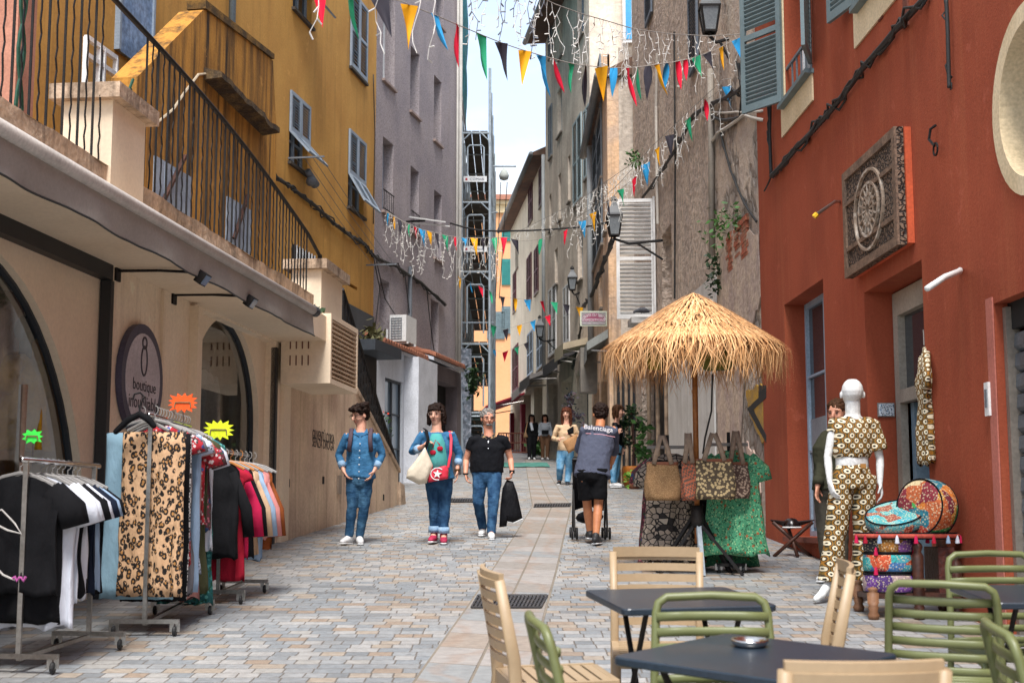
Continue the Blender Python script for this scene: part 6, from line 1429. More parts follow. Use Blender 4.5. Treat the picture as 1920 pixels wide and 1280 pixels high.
# ---------------------------------------------------------------- bottom right: stool, seat with cushions
q = gnd(1487, 1043); st_ = thing('folding_stool', 'dark wooden three legged folding stool beside the red wall', 'stool', q)
for i, (a, b) in enumerate((((-.21, 0, .37), (.2, .02, 0)), ((.22, 0, .37), (-.21, 0, 0)), ((-.03, .15, .36), (.03, -.1, 0)))):
    MB().tube([q+V(a), q+V(b)], .02, 8).build('leg', WOODD, st_, smooth=True)
mb = MB(); ps_ = [V((-.23, 0, .4)), V((.24, 0, .4)), V((-.03, .19, .4))]; c3 = sum(ps_, V())/3-V((0, 0, .09))
for i in range(3): 
    a, b = ps_[i], ps_[(i+1) % 3]; mm_ = (a+b)/2*.72+c3*.28; mb.add([q+a, q+mm_, q+c3, q+mm_, q+b], [(0, 1, 2), (3, 4, 2)])
ss = mb.build('leather_seat', mat('dark_leather', '2a1713', .4), st_); md = ss.modifiers.new('thick', 'SOLIDIFY'); md.thickness = .02
c = q+V((0, .04, .31)); ha = thing('small_bowl', 'dark domed bowl with a white rim lying upside down on the stool', 'bowl', c)
MB().lathe([(.1, .0), (.098, .01), (.085, .06), (.05, .095), (.01, .105)], c, 18).build('dome', mat('dark_glaze', '1d100e', .25), ha, smooth=True); MB().lathe([(.098, -.006), (.112, .0), (.1, .012)], c, 18).build('rim', WHITE, ha, smooth=True)
Ys_ = 10.9
def bp(px, py, dy=0.): return at(px, py, Ys_+dy)
z0 = S*Ys_; sx0, sx1 = bp(1622, 1100).x, bp(1790, 1100).x; sy0, sy1 = Ys_-.15, Ys_+.3
se = thing('carved_settle', 'low carved dark wooden settle loaded with patchwork cushions', 'settle', ((sx0+sx1)/2, Ys_, z0))
def tl(x, y, h, r): return MB().lathe([(r*.8, 0), (r, .03), (r*.7, .06), (r*.9, .09), (r*.75, .1), (r, .13), (r*.9, h*.5), (r, h*.8), (r*.6, h*.86), (r*.9, h*.92), (r*.7, h*.96), (r*.15, h)], (x, y, S*y), 14)
for x, y, h in ((sx0+.02, sy0, .24), (sx0+.02, sy1, .24), (bp(1712, 1100).x, sy0-.0, .58), (sx1, sy0+.1, .5), (sx1, sy1, .9)): tl(x, y, h, .045).build('turned_leg', WOODD if h > .3 else mat('worn_wood', '7d573c', .6), se, smooth=True)
MB().bx(sx0, sx1, sy0+.01, sy1, z0+.14, z0+.18).build('platform', WOODD, se); MB().bx(bp(1714, 0).x, sx1-.02, sy0+.06, sy1-.02, z0+.18, z0+.52).build('carved_box', mat('red_brown_wood', '4f231b', .55, '38160f', 6, fine=.25, bump=.6, bs=25, bd=.02), se)
def cushion(c, rx, ry, rz_, m, label, rot=None, name='cushion', tassels=0, band=None):
    t = thing(name, label, 'cushion', c)
    mt = rot or Matrix.Identity(3); mb = MB(); rg = []; n = 36
    for i, (f, z) in enumerate(((.5, -1), (.85, -.97), (.97, -.8), (1, -.4), (1, .4), (.97, .8), (.85, .97), (.5, 1))): rg.append([mt @ V((rx*f*cos(2*pi*j/n), ry*f*sin(2*pi*j/n), rz_*z*(1+.05*sin(3*2*pi*j/n)))) for j in range(n)])
    mb.loft(rg).build('cover', m, t, w=False, smooth=True)
    mb = MB()
    for s_ in (-.86, .86): mb.tube([mt @ V((rx*.96*cos(2*pi*j/n), ry*.96*sin(2*pi*j/n), rz_*s_)) for j in range(n+1)], .007, 5)
    mb.build('piping', BLK, t, w=False)
    for k in range(tassels):
        a = pi+pi*(k+.5)/tassels; p = mt @ V((rx*cos(a), ry*sin(a), -rz_*.6)); MB().lathe([(.004, .02), (.012, 0), (.018, -.04), (.005, -.045)], p, 8).build('tassel', [PINK, REDC, SKY, WHT][k % 4], t, w=False)
    return t
PC = [['4a9aa6', '9a2630', '2f8fa0', '3f6ea0', 'c0502e', '35a0a0'], ['6a3f8a', 'a08a8a', '4a2f6a', '8a6f9a', '7a4a9a'], ['4f3a6a', '2a2a30', 'a06a2a', '7a4a8a', '8a5a20'], ['3f9aa6', '2f8a96', '6aa6a6', '8a4a3a', '4f9a9a'], ['8a2a30', 'c0702a', '6a2430', 'b05a30', '9a3a2a'], ['2f8a4a', 'c9b48a', '1f6a7a', 'b07a2a', '7a2430', '3f9a4a']]
pcx = bp(1664, 1100).x
for i, (py, pm, lb) in enumerate(((1092, 1, 'purple patchwork pouffe at the bottom of the cushion stack'), (1054, 0, 'turquoise and red patchwork pouffe in the middle of the stack'), (1018, 2, 'violet and mustard patchwork pouffe on top of the stack'))):
    cushion(bp(1668, py, .04), .2, .2, .078, m_patch('patchwork_%d' % i, PC[pm], 8, i*3.3), lb, name='pouffe', tassels=2 if i else 0)
cushion(bp(1700, 1004, .04), .4, .25, .022, mat('coral_mat', 'b5503f', .85, '8f3a30', 9), 'flat coral seat mat with coloured tassels under the turquoise cushion', name='seat_mat', tassels=9)
cushion(bp(1680, 970, .05), .235, .22, .05, m_patch('patchwork_t', PC[3], 9, 5.), 'turquoise patchwork cushion lying tilted on the coral mat', Euler((.35, -.3, .2)).to_matrix(), tassels=4)
cushion(bp(1738, 952, -.03), .23, .22, .1, m_patch('patchwork_u', PC[4]+PC[5], 7, 8.), 'multicoloured round patchwork cushion standing upright on the settle', Euler((radians(84), radians(10), radians(-58))).to_matrix(), tassels=1)
# ---------------------------------------------------------------- people
SKIN = mat('skin', 'c98f74', .55, 'bd8068', 12, fine=.05); SKINP = mat('skin_pale', 'd3a189', .55, 'c78f78', 12, fine=.05); SKINT = mat('skin_tan', 'b4754f', .55, 'a86a48', 12, fine=.05)
HAIRD = mat('dark_brown_hair', '2a1c16', .6, '180f0c', 30, fine=.4, fs=60, bump=.5, bs=60, bd=.02, spec=.12); HAIRB = mat('brown_hair', '4f3220', .6, '33200f', 30, fine=.4, fs=60, bump=.5, bs=60, bd=.02, spec=.12); HAIRG = mat('grey_hair', '8a8580', .7, '5f5a56', 40, fine=.4, fs=70, bump=.4, bs=70, bd=.01, spec=.12); HAIRR = mat('auburn_hair', '5a2f1e', .6, '3c1d12', 30, fine=.4, fs=60, bump=.5, bs=60, spec=.12)
DENIM = m_denim('denim_shirt', '2f5d82', '3d7096'); JEAN = m_denim('mid_jeans', '1d3e5c', '466c88', 5); JEAND = m_denim('dark_jeans', '1c3a5a', '3a5f80', 6); JEANL = m_denim('light_jeans', '4f86ae', '86b0ca', 5); CUFF = m_denim('denim_cuff', '7f9cb8', '93aec6')
POLO = m_fabric('black_polo', '15161b', .6); TEEG = m_fabric('slate_tee', '4c5060', .8, 11, .04); TEAL = m_fabric('teal_tee', '4f9f9c', .85); CANV = m_fabric('canvas_tote', 'd0c4b0', .9); REDB = m_fabric('coral_leather', 'd0384a', .9, 8, .01, .5); SHOEW = mat('white_shoe', (.7, .7, .7), .5, (.62, .62, .62)); SHOER = mat('red_canvas_shoe', 'a8274a', .7); SHOEK = mat('black_shoe', (.02, .02, .022), .6); BEIJ = m_fabric('beige_jacket', 'c9ad8c', .85); EYE = mat('eye_dark', (.015, .012, .01), .3); LIP = mat('lips', 'a8584f', .5); GLAS = mat('spectacle_frame', '2a1a18', .4)
UP = V((0, 0, 1))
def hand(mb, w_, e, k, pn, curl=.6):
    """palm, four separate bent fingers and a thumb from wrist w_ towards e; pn: palm normal"""
    d = (e-w_).normalized(); pn = (pn-d*pn.dot(d)).normalized(); s_ = d.cross(pn); L = .085*k
    mb.el([w_, w_+d*L*.5, w_+d*L], [(.026*k, .018*k), (.038*k, .015*k), (.04*k, .013*k)], side=s_, n=10)
    for i, (o, ln) in enumerate(((-.03, .058), (-.0105, .074), (.0105, .07), (.03, .055))):
        b = w_+d*L*.93+s_*o*k; p = [b]; q = d
        for j, f in enumerate((.42, .33, .25)):
            q = (q*cos(curl*(.5+.25*j))+pn*sin(curl*(.5+.25*j))).normalized(); p.append(p[-1]+q*ln*k*f*1.15)
        mb.el(p, [.0092*k, .0088*k, .008*k, .007*k], n=7)
    b = w_+d*L*.25+s_*(-.03)*k; mb.el([b, b+(d*.6-s_*.7+pn*.3).normalized()*.035*k, b+(d*.9-s_*.45+pn*.5).normalized()*.066*k], [.0125*k, .0105*k, .008*k], n=7)
def head_frame(look):
    f = look.normalized(); s_ = f.cross(UP).normalized(); u = s_.cross(f); return Matrix((s_, f, u)).transposed()
def person(label, root, j, k=1., hk=1.05, look=V((0, -1, 0)), fwd=V((0, -1, 0)), skin=SKIN, top=None, sleeve=1., hem=0., trous=None, leg=1., tk=1., shoes=SHOEW, hair=HAIRD, hstyle='short', vox=.008, curl=(.5, .5), face=True, legr=1., topr=(1.15, 1.12, 1.05, 1.), name='person', cat='person', barearm=True, hoff=V((0, 0, 0)), hands=True, armr=1.):
    t = thing(name, label, cat, root); sd = (j['shL']-j['shR']); sd.z = 0; sd.normalize()
    mb = MB(); M_ = head_frame(look); hc = j['head']; Hd = lambda x, y, z: hc+M_ @ V((x, y, z))*k*hk; a = k*hk
    mb.sph(Hd(0, -.014, .03), (.079*a, .094*a, .09*a), 16, M_)
    mb.el([Hd(0, .022, .04), Hd(0, .026, -.03), Hd(0, .032, -.08)], [(.07*a, .06*a), (.065*a, .057*a), (.042*a, .038*a)], side=M_ @ V((1, 0, 0)))
    if face:
        mb.el([Hd(0, .078, .025), Hd(0, .098, -.005), Hd(0, .1, -.02)], [.009*a, .013*a, .015*a], n=8)
        for s_ in (-1, 1): mb.sph(Hd(s_*.03, .072, .034), (.022*a, .014*a, .009*a), 8, M_); mb.sph(Hd(s_*.035, .058, -.02), .024*a, 8)
    for s_ in (-1, 1): mb.sph(Hd(s_*.082, -.008, -.002), (.011*a, .022*a, .032*a), 8, M_)
    mb.el([j['neck']-V((0, 0, .06*k)), j['neck'], Hd(0, -.012, -.05)], [.074*k, .06*k, .056*a])
    mb.el([j['pel'], j['wai'], j['che'], j['neck']-V((0, 0, .05*k))], [(.12*k, .08*k), (.11*k, .08*k), (.13*k, .09*k), (.09*k, .055*k)], side=sd)
    for s_ in 'LR':
        aj = [j['sh'+s_], j['el'+s_], j['wr'+s_]]
        mb.el([j['che'].lerp(j['sh'+s_], .4), aj[0], aj[0].lerp(aj[1], .4), aj[1], aj[1].lerp(aj[2], .35), aj[2]], [q*k*armr for q in (.05, .05, .046, .037, .037, .026)])
        if hands: hand(mb, aj[2], j['hd'+s_], k, fwd*-1 if s_ == 'x' else (V((-sd.x, -sd.y, 0)) if s_ == 'L' else sd)+fwd*.2, curl[s_ == 'R'])
        mb.el([j['pel'].lerp(j['hip'+s_], .7), j['hip'+s_]-V((0, 0, .1*k)), j['kn'+s_], j['kn'+s_].lerp(j['an'+s_], .35), j['an'+s_]], [q*k*legr for q in (.066, .066, .052, .053, .036)])
        mb.el([j['an'+s_], j['an'+s_].lerp(j['toe'+s_], .6)-V((0, 0, .02*k)), j['toe'+s_]], [.036*k, .034*k, .024*k])
    soft(mb.build('body', skin, t, w=False), vox, 2)
    if face:
        for s_ in (-1, 1): MB().sph(Hd(s_*.031, .082, .014), (.0125*a, .006*a, .006*a), 8, M_).build('eye', EYE, t, w=False)
        MB().sph(Hd(0, .077, -.053), (.022*a, .008*a, .006*a), 8, M_).build('mouth', LIP, t, w=False)
        for s_ in (-1, 1): MB().sph(Hd(s_*.031, .086, .036), (.018*a, .004*a, .0035*a), 8, M_).build('eyebrow', hair or EYE, t, w=False)
    if top:
        mb = MB(); c = [j['pel'].lerp(j['wai'], 0.)-UP*hem*k, j['pel'].lerp(j['wai'], .75), j['che'], j['che'].lerp(j['neck'], .55), j['neck']-V((0, 0, .035*k))]
        mb.el(c, [(.165*k*tk*topr[0], .118*k*topr[0]), (.15*k*tk*topr[1], .112*k*topr[1]), (.168*k*tk*topr[2], .122*k*topr[2]), (.138*k*tk, .092*k), (.074*k, .07*k)], side=sd, e=.92, n=20, rnd=False)
        for s_ in 'LR':
            A, B, C_ = j['sh'+s_], j['el'+s_], j['wr'+s_]; pts = [j['che'].lerp(A, .55)+V((0, 0, .03*k)), A-V((0, 0, .012*k)), A.lerp(B, .5)]; rd = [.075*k, .064*k, .06*k]
            if sleeve >= .5: pts.append(B); rd.append(.055*k)
            if sleeve > .5: pts.append(B.lerp(C_, (sleeve-.5)*2)); rd.append(.048*k)
            mb.el(pts, [q*armr for q in rd], n=14, rnd=False)
        o = mb.build('shirt', top, t, w=False); soft(o, max(vox, .011), 3, .022*k, .09)
        if sleeve > .6:
            for s_ in 'LR':
                q = j['el'+s_].lerp(j['wr'+s_], (sleeve-.5)*2); d = (j['wr'+s_]-j['el'+s_]).normalized(); MB().el([q-d*.06*k, q+d*.012*k], [.054*k*armr, .053*k*armr], n=14, rnd=False).build('cuff', CUFF if top is DENIM else top, t, w=False, smooth=True)
    if trous:
        mb = MB(); mb.el([j['wai'].lerp(j['pel'], .35 if leg > .5 else .88), j['pel']-UP*(.0 if leg > .5 else .03), (j['hipL']+j['hipR'])/2-V((0, 0, .04*k))], [(.15*k*tk, .11*k), (.172*k*tk, .125*k), (.16*k*tk, .12*k)], side=sd, n=18, e=.9)
        for s_ in 'LR':
            A, B, C_ = j['hip'+s_], j['kn'+s_], j['an'+s_]; pts = [A+V((0, 0, .04*k)), A.lerp(B, .45)]; rd = [.1*k, .094*k]
            if leg >= .5: pts += [B, B.lerp(C_, .4)]; rd += [.074*k, .069*k]
            if leg > .5: pts.append(B.lerp(C_, (leg-.5)*2)); rd.append(.058*k)
            else: pts.append(A.lerp(B, .95 if leg >= .5 else leg*2)); rd.append(.094*k)
            if leg == .5: pts = pts[:2]+[A.lerp(B, .85)]; rd = rd[:2]+[.1*k]
            mb.el(pts, [q*legr for q in rd], n=14, rnd=False)
        soft(mb.build('trousers', trous, t, w=False), max(vox, .011), 3, .018*k, .08)
    if shoes:
        for s_ in 'LR':
            an, to = j['an'+s_], j['toe'+s_]; gz_ = S*0; d = (to-an); d.z = 0; d = d.normalized() if d.length > .02 else fwd
            b = V((an.x, an.y, min(an.z-.055*k, to.z+.0))); he = b-d*.055*k; tt = V((to.x, to.y, b.z*.4+to.z*.6)); sx = d.cross(UP)
            sh_ = MB(); sh_.el([he+UP*.03*k, b+UP*.045*k, b.lerp(tt, .55)+UP*.028*k, tt+d*.02*k+UP*.014*k], [(.036*k, .04*k), (.042*k, .052*k), (.047*k, .038*k), (.036*k, .026*k)], side=sx, n=12); sh_.el([an+UP*.02*k, an-UP*.03*k], [.045*k, .046*k], n=12)
            o = sh_.build('shoe', shoes, t, w=False); soft(o, .009, 2)
            so_ = MB(); so_.el([he-UP*.012*k, b-UP*.012*k, b.lerp(tt, .55)-UP*.012*k, tt+d*.03*k-UP*.008*k], [(.038*k, .012*k), (.044*k, .012*k), (.05*k, .012*k), (.036*k, .012*k)], side=sx, n=12); so_.build('sole', SHOEW, o, w=False, smooth=True)
    if hair:
        mb = MB(); mb.sph(Hd(0, -.026, .052)+hoff, (.094*a, .102*a, .092*a), 16, M_)
        if hstyle in ('short', 'tousled'): mb.sph(Hd(0, -.05, -.0), (.08*a, .07*a, .07*a), 12, M_)
        if hstyle == 'tousled':
            for q in range(16): b = 2*pi*q/16; mb.sph(Hd(.075*cos(b), .065*sin(b)-.025, .09+.025*sin(q*3)), .042*a, 8); 
            for q in range(6): mb.sph(Hd(-.06+.024*q, .068, .08+.012*(q % 2)), .028*a, 8)
        if hstyle in ('bob', 'long'):
            for s_ in (-1, 1):
                mb.el([Hd(s_*.055, -.01, .08), Hd(s_*.086, -.01, .0), Hd(s_*.088, -.012, -.09 if hstyle == 'bob' else -.14)]+([Hd(s_*.08, -.0, -.26)] if hstyle == 'long' else []), [(.04*a, .05*a), (.028*a, .06*a), (.026*a, .055*a)]+([(.03*a, .04*a)] if hstyle == 'long' else []))
            mb.el([Hd(0, -.06, .06), Hd(0, -.08, -.02), Hd(0, -.075, -.1 if hstyle == 'bob' else -.24)], [(.08*a, .05*a), (.085*a, .045*a), (.075*a, .035*a)], side=M_ @ V((1, 0, 0)))
            for q in range(7): mb.el([Hd(-.055+.018*q, .05, .105), Hd(-.06+.02*q, .082, .062)], [.02*a, .014*a], n=7)
        soft(mb.build('hair', hair, t, w=False), .007, 1, .03*a, .022)
    t_ = t; return t_, Hd, M_
def glasses(t, Hd, M_, a, m=GLAS):
    mb = MB()
    for s_ in (-1, 1):
        c = Hd(s_*.033, .094, .012); mb.tube([c+M_ @ V((.027*cos(2*pi*i/14)*a, 0, .02*sin(2*pi*i/14)*a)) for i in range(15)], .0018*a, 5); mb.tube([Hd(s_*.06, .09, .018), Hd(s_*.08, .0, .012)], .003*a, 4)
    mb.tube([Hd(-.008, .097, .016), Hd(.008, .097, .016)], .0018*a, 4); mb.build('glasses', m, t, w=False)
def pose(root, Y, d):
    """joints from sightings: pixel and depth offset from Y"""
    return {k: at(v[0], v[1], Y+(v[2] if len(v) > 2 else 0))-root for k, v in d.items()}
def std(h, fw, step=0., arm=.04):
    s_ = V((-fw.y, fw.x, 0))   # person's left
    q = h/1.7; P = {}
    P.update(head=V((0, 0, 1.575*q)), neck=V((0, 0, 1.43*q)), che=V((0, 0, 1.25*q)), wai=V((0, 0, 1.04*q)), pel=V((0, 0, .92*q)))
    for c, g in (('L', 1), ('R', -1)):
        st = fw*step*g*q
        P['sh'+c] = s_*g*.17*q+V((0, 0, 1.385*q)); P['el'+c] = s_*g*(.2+arm)*q+V((0, 0, 1.11*q)); P['wr'+c] = s_*g*(.2+arm)*q+fw*.08*q+V((0, 0, .87*q)); P['hd'+c] = P['wr'+c]+V((0, 0, -.1*q))
        P['hip'+c] = s_*g*.09*q+V((0, 0, .9*q)); P['kn'+c] = s_*g*.09*q+st*.6+fw*.03+V((0, 0, .49*q)); P['an'+c] = s_*g*.085*q+st+V((0, 0, .08*q)); P['toe'+c] = P['an'+c]+fw*.16*q+s_*g*.02-V((0, 0, .055*q))
    return P
def flat(name, label, cat, outline, Y, th, m, group=None, parent=None):
    """pillow-like bag or cloth from an outline of pixels at depth Y"""
    P = [at(x, y, Y) for x, y in outline]; c = sum(P, V())/len(P); mb = MB(); Q = []
    for a, b in zip(P, P[1:]+P[:1]):
        for i in range(4): Q.append(a.lerp(b, i/4))
    rings = []
    for f, y in ((.55, -th), (.88, -th*.8), (1, -th*.25), (1, th*.25), (.88, th*.8), (.55, th)):
        rings.append([c+(p-c)*f+V((0, y+.012*noise.noise(p*9+V((y*30, 0, 0))), 0)) for p in Q])
    mb.loft(rings); o = mb.build(name, m, parent, smooth=True); 
    if label: tag(o, label, cat, group)
    return o
# --- woman in denim, hands in pockets
g0 = gnd(662, 1019); Y0p = g0.y
j = pose(g0, Y0p, dict(head=(675, 780), neck=(677, 805), che=(677, 838), wai=(677, 868), pel=(675, 892), shR=(650, 817), shL=(706, 817), elR=(635, 853, .05), elL=(717, 853, .05), wrR=(645, 884, -.06), wrL=(700, 884, -.06), hdR=(655, 899, -.1), hdL=(692, 899, -.1), hipR=(662, 894), hipL=(688, 894), knR=(660, 952, -.06), knL=(682, 954), anR=(654, 1006, -.05), anL=(674, 1008, .05), toeR=(643, 1017, -.2), toeL=(676, 1018, -.18)))
t, Hd, M_ = person('woman in a blue denim shirt with hands in her jeans pockets looking down', g0, j, 1., 1.08, V((-.75, -.62, -.22)), skin=SKINP, top=DENIM, sleeve=.84, hem=.02, trous=JEAN, tk=1.02, hair=HAIRD, hstyle='tousled', legr=.86, armr=.86)
glasses(t, Hd, M_, 1.14)
for s_ in 'LR':
    a = j['sh'+s_].lerp(j['neck'], .35); mb = MB(); mb.el([a+V((0, .06, .03)), a+V((0, -.03, .06)), a+V((0, -.13, -.06)), a.lerp(j['che'], .3)+V(((.05 if s_ == 'L' else -.05), -.14, -.16)), j['wai'].lerp(j['sh'+s_], .45)+V(((.03 if s_ == 'L' else -.03), -.06, -.02))], [(.026, .008)]*5, n=8); mb.build('backpack_strap', mat('strap_brown', '4a3a44', .8), t, w=False, smooth=True)
mb = MB(); mb.el([j['pel']+V((0, .17, .1)), j['che']+V((0, .19, 0)), j['neck']+V((0, .16, -.06))], [(.15, .08), (.16, .1), (.11, .06)]); mb.build('backpack', mat('strap_brown', '4a3a44', .8), t, w=False, smooth=True)
mb = MB()
for i in range(6): mb.sph(j['che'].lerp(j['pel'], -.1+.24*i)+V((0, -.135-.012*(i in (1, 2, 3)), 0)), (.009, .006, .009), 8)
mb.build('buttons', WHITE, t, w=False)
def collar(t, j, m, w_=.085):
    for s_ in (-1, 1): MB().hexa([j['neck']+V(q) for q in ((s_*.01, -.09, -.09), (s_*w_, -.05, -.05), (s_*w_, -.03, -.03), (s_*.07, .0, .0), (s_*.015, -.1, -.085), (s_*w_*1.05, -.06, -.05), (s_*w_, -.045, -.02), (s_*.075, -.03, .015))]).build('collar', m, t, w=False)
collar(t, j, DENIM)
# --- woman with tote bag
g0 = gnd(822, 1018); Y2 = g0.y
j = pose(g0, Y2, dict(head=(818, 778), neck=(819, 805), che=(819, 836), wai=(820, 868), pel=(822, 894), shR=(791, 814), shL=(847, 814), elR=(773, 847, -.0), elL=(861, 852, .05), wrR=(793, 836, -.2), wrL=(857, 882, -.03), hdR=(804, 825, -.22), hdL=(857, 900, -.05), hipR=(809, 896), hipL=(836, 896), knR=(814, 945, -.04), knL=(834, 948), anR=(814, 1000), anL=(832, 1002, -.05), toeR=(808, 1014, -.18), toeL=(832, 1017, -.22)))
t, Hd, M_ = person('woman with dark bob and glasses carrying a white tote bag on her arm', g0, j, 1., 1.08, V((-.3, -1, -.05)), skin=SKINP, top=DENIM, sleeve=.8, hem=.03, trous=JEAND, leg=.94, tk=1.04, legr=.9, armr=.9, shoes=SHOER, hair=HAIRD, hstyle='bob', curl=(.5, 1.5))
glasses(t, Hd, M_, 1.13, mat('clear_frame', 'a08a80', .3))
mb = MB(); rg = []
for f, z0_ in ((.045, .1), (.08, .3), (.095, .62), (.12, .98)):
    c = j['neck'].lerp(j['pel'], z0_)+V((0, 0, 0)); rg.append([c+V((.0+f*1.25*q, -.112-.05*(1-q*q)-.02*(z0_ > .1 and z0_ < .8)-.02, 0)) for q in (-1, -.5, 0, .5, 1)]+[c+V((f*q, -.06, 0)) for q in (1, 0, -1)])
mb.loft(rg); tt = mb.build('teal_tshirt', TEAL, t, w=False, smooth=True)
for q, z_ in ((-.045, .5), (.04, .42)): MB().sph(j['neck'].lerp(j['pel'], z_)+V((q, -.2, 0)), (.038, .012, .034), 10).build('cherry_print', REDC, tt, w=False, smooth=True)
MB().tube([j['neck'].lerp(j['pel'], .4)+V((-.045, -.2, 0)), j['neck'].lerp(j['pel'], .24)+V((-.01, -.19, 0)), j['neck'].lerp(j['pel'], .34)+V((.04, -.2, 0))], .007, 5).build('print_lines', REDC, tt, w=False)
for s_ in 'LR':
    an = j['an'+s_]; MB().el([an+UP*.09, an+UP*.015], [(.068, .072), (.07, .074)], n=14, rnd=False).build('jeans_cuff', CUFF, t, w=False, smooth=True)
tb = flat('tote_bag', 'bulging off white canvas tote bag hanging from the arm of the dark bobbed woman', 'bag', ((797, 838), (812, 872), (808, 886), (800, 905), (785, 908), (762, 896), (764, 882), (780, 862)), Y2-.24, .09, CANV)
MB().el([at(797, 842, Y2-.24), at(803, 825, Y2-.3), at(799, 806, Y2-.12), at(795, 803, Y2+.02)], [(.02, .006)]*4, n=8).build('strap', BLK, tb, smooth=True)
rbg = flat('shoulder_bag', 'coral red flap bag with a white star worn across the body', 'bag', ((803, 881), (836, 872), (841, 880), (840, 897), (803, 904)), Y2-.24, .045, REDB)
MB().el([at(840, 876, Y2-.24), at(845, 850, Y2-.2), at(846, 822, Y2-.13), at(843, 808, Y2)], [(.016, .004)]*4, n=8).build('strap', REDB, rbg, smooth=True)
c = at(820, 888, Y2-.295); st2 = [(c+V(((.055 if i % 2 == 0 else .022)*sin(pi*i/5+.1), 0, (.055 if i % 2 == 0 else .022)*cos(pi*i/5+.1)))) for i in range(10)]
mb = MB(); mb.loft([[p+V((0, y, 0)) for p in st2] for y in (-.004, .012)]); mb.tube([c+V((.078*cos(2*pi*i/24), -.0+.006, .07*sin(2*pi*i/24))) for i in range(3, 20)], .006, 5); mb.build('star_emblem', WHITE, rbg)
MB().el([j['wrL']+UP*.02, j['wrL']-UP*.015], [.032, .032], n=12, rnd=False).build('wrist_watch', mat('watch_gold', '6a4a2a', .4, metal=.5), t, w=False)
# --- man in black polo
g0 = gnd(911, 1007); Y3 = g0.y
j = pose(g0, Y3, dict(head=(915, 786), neck=(916, 812), che=(915, 838), wai=(913, 864), pel=(913, 884), shR=(886, 824), shL=(946, 823), elR=(874, 862, .05), elL=(957, 860, .05), wrR=(873, 888, -.08), wrL=(960, 884, -.08), hdR=(876, 903, -.1), hdL=(957, 900, -.12), hipR=(900, 888), hipL=(928, 888), knR=(897, 942, -.05), knL=(925, 940, -.15), anR=(905, 989, .22), anL=(921, 997, -.2), toeR=(902, 1002, .06), toeL=(922, 1009, -.38)))
t, Hd, M_ = person('grey haired man in a black polo shirt walking with a jacket in his hand', g0, j, 1., 1.03, V((.22, -1, -.03)), skin=SKIN, top=POLO, sleeve=.34, hem=.01, trous=JEAND, leg=1.02, tk=1.16, shoes=SHOEW, hair=HAIRG, hstyle='short', topr=(1.1, 1.26, 1.08, 1.), curl=(1.5, .8), armr=1.04, legr=.95)
glasses(t, Hd, M_, 1.07); collar(t, j, mat('polo_collar', '8a6f4a', .8, '1c1c20', 30, .45, .5), .09)
MB().bar(j['neck']+V((0, -.1, -.1)), j['neck']+V((0, -.135, -.2)), .012, .006).build('zip', STEEL, t, w=False); MB().sph(Hd(0, .07, -.066), (.04, .02, .02), 10, M_).build('goatee', HAIRG, t, w=False, smooth=True)
MB().el([j['wrL']+UP*.02, j['wrL']-UP*.02], [.034, .034], n=12, rnd=False).build('wrist_watch', BLACKM, t, w=False); MB().el([j['wrR']+UP*.01, j['wrR']-UP*.01], [.035, .035], n=12, rnd=False).build('bracelet', BLACKM, t, w=False)
jk = flat('carried_jacket', 'black jacket with thin white edging hanging from the hand of the man', 'jacket', ((950, 899), (962, 902), (970, 925), (980, 972), (962, 980), (950, 977), (950, 986), (936, 988), (938, 950), (942, 915)), Y3-.08, .07, m_fabric('black_nylon', '121216', .6, 9, .05, .6))
MB().tube([at(*p, Y3-.12) for p in ((980, 972), (962, 980), (950, 977))], .008, 5).build('edging', WHITE, jk)
# --- young woman with paper bag
g0 = gnd(1059, 908); Y4 = g0.y
j = pose(g0, Y4, dict(head=(1062, 776), neck=(1062, 793), che=(1062, 812), wai=(1061, 832), pel=(1060, 847), shR=(1045, 799), shL=(1078, 799), elR=(1038, 822, .0), elL=(1085, 822, 0), wrR=(1048, 824, -.25), wrL=(1072, 817, -.25), hdR=(1054, 820, -.32), hdL=(1064, 812, -.3), hipR=(1053, 849), hipL=(1068, 849), knR=(1050, 878, -.08), knL=(1067, 878, .0), anR=(1049, 899, .2), anL=(1064, 904, -.1), toeR=(1047, 907, .02), toeL=(1064, 910, -.25)))
person('young woman with long auburn hair, beige jacket and light jeans walking closer', g0, j, 1., 1.15, V((-.3, -1, -.02)), skin=SKINP, top=BEIJ, sleeve=.95, hem=-.02, trous=JEANL, leg=1., shoes=SHOEK, hair=HAIRR, hstyle='long', vox=.011, legr=1.1)
pbg = flat('paper_bag', 'brown paper carrier bag held by the young woman in the beige jacket', 'bag', ((1055, 828), (1082, 812), (1085, 838), (1066, 850)), Y4-.42, .05, mat('kraft_paper', 'a87c52', .8, '966c45', 5))
flat('clutch', 'black clutch bag pressed to the chest of the young woman', 'bag', ((1063, 806), (1075, 798), (1076, 812), (1066, 815)), Y4-.36, .03, BLK)
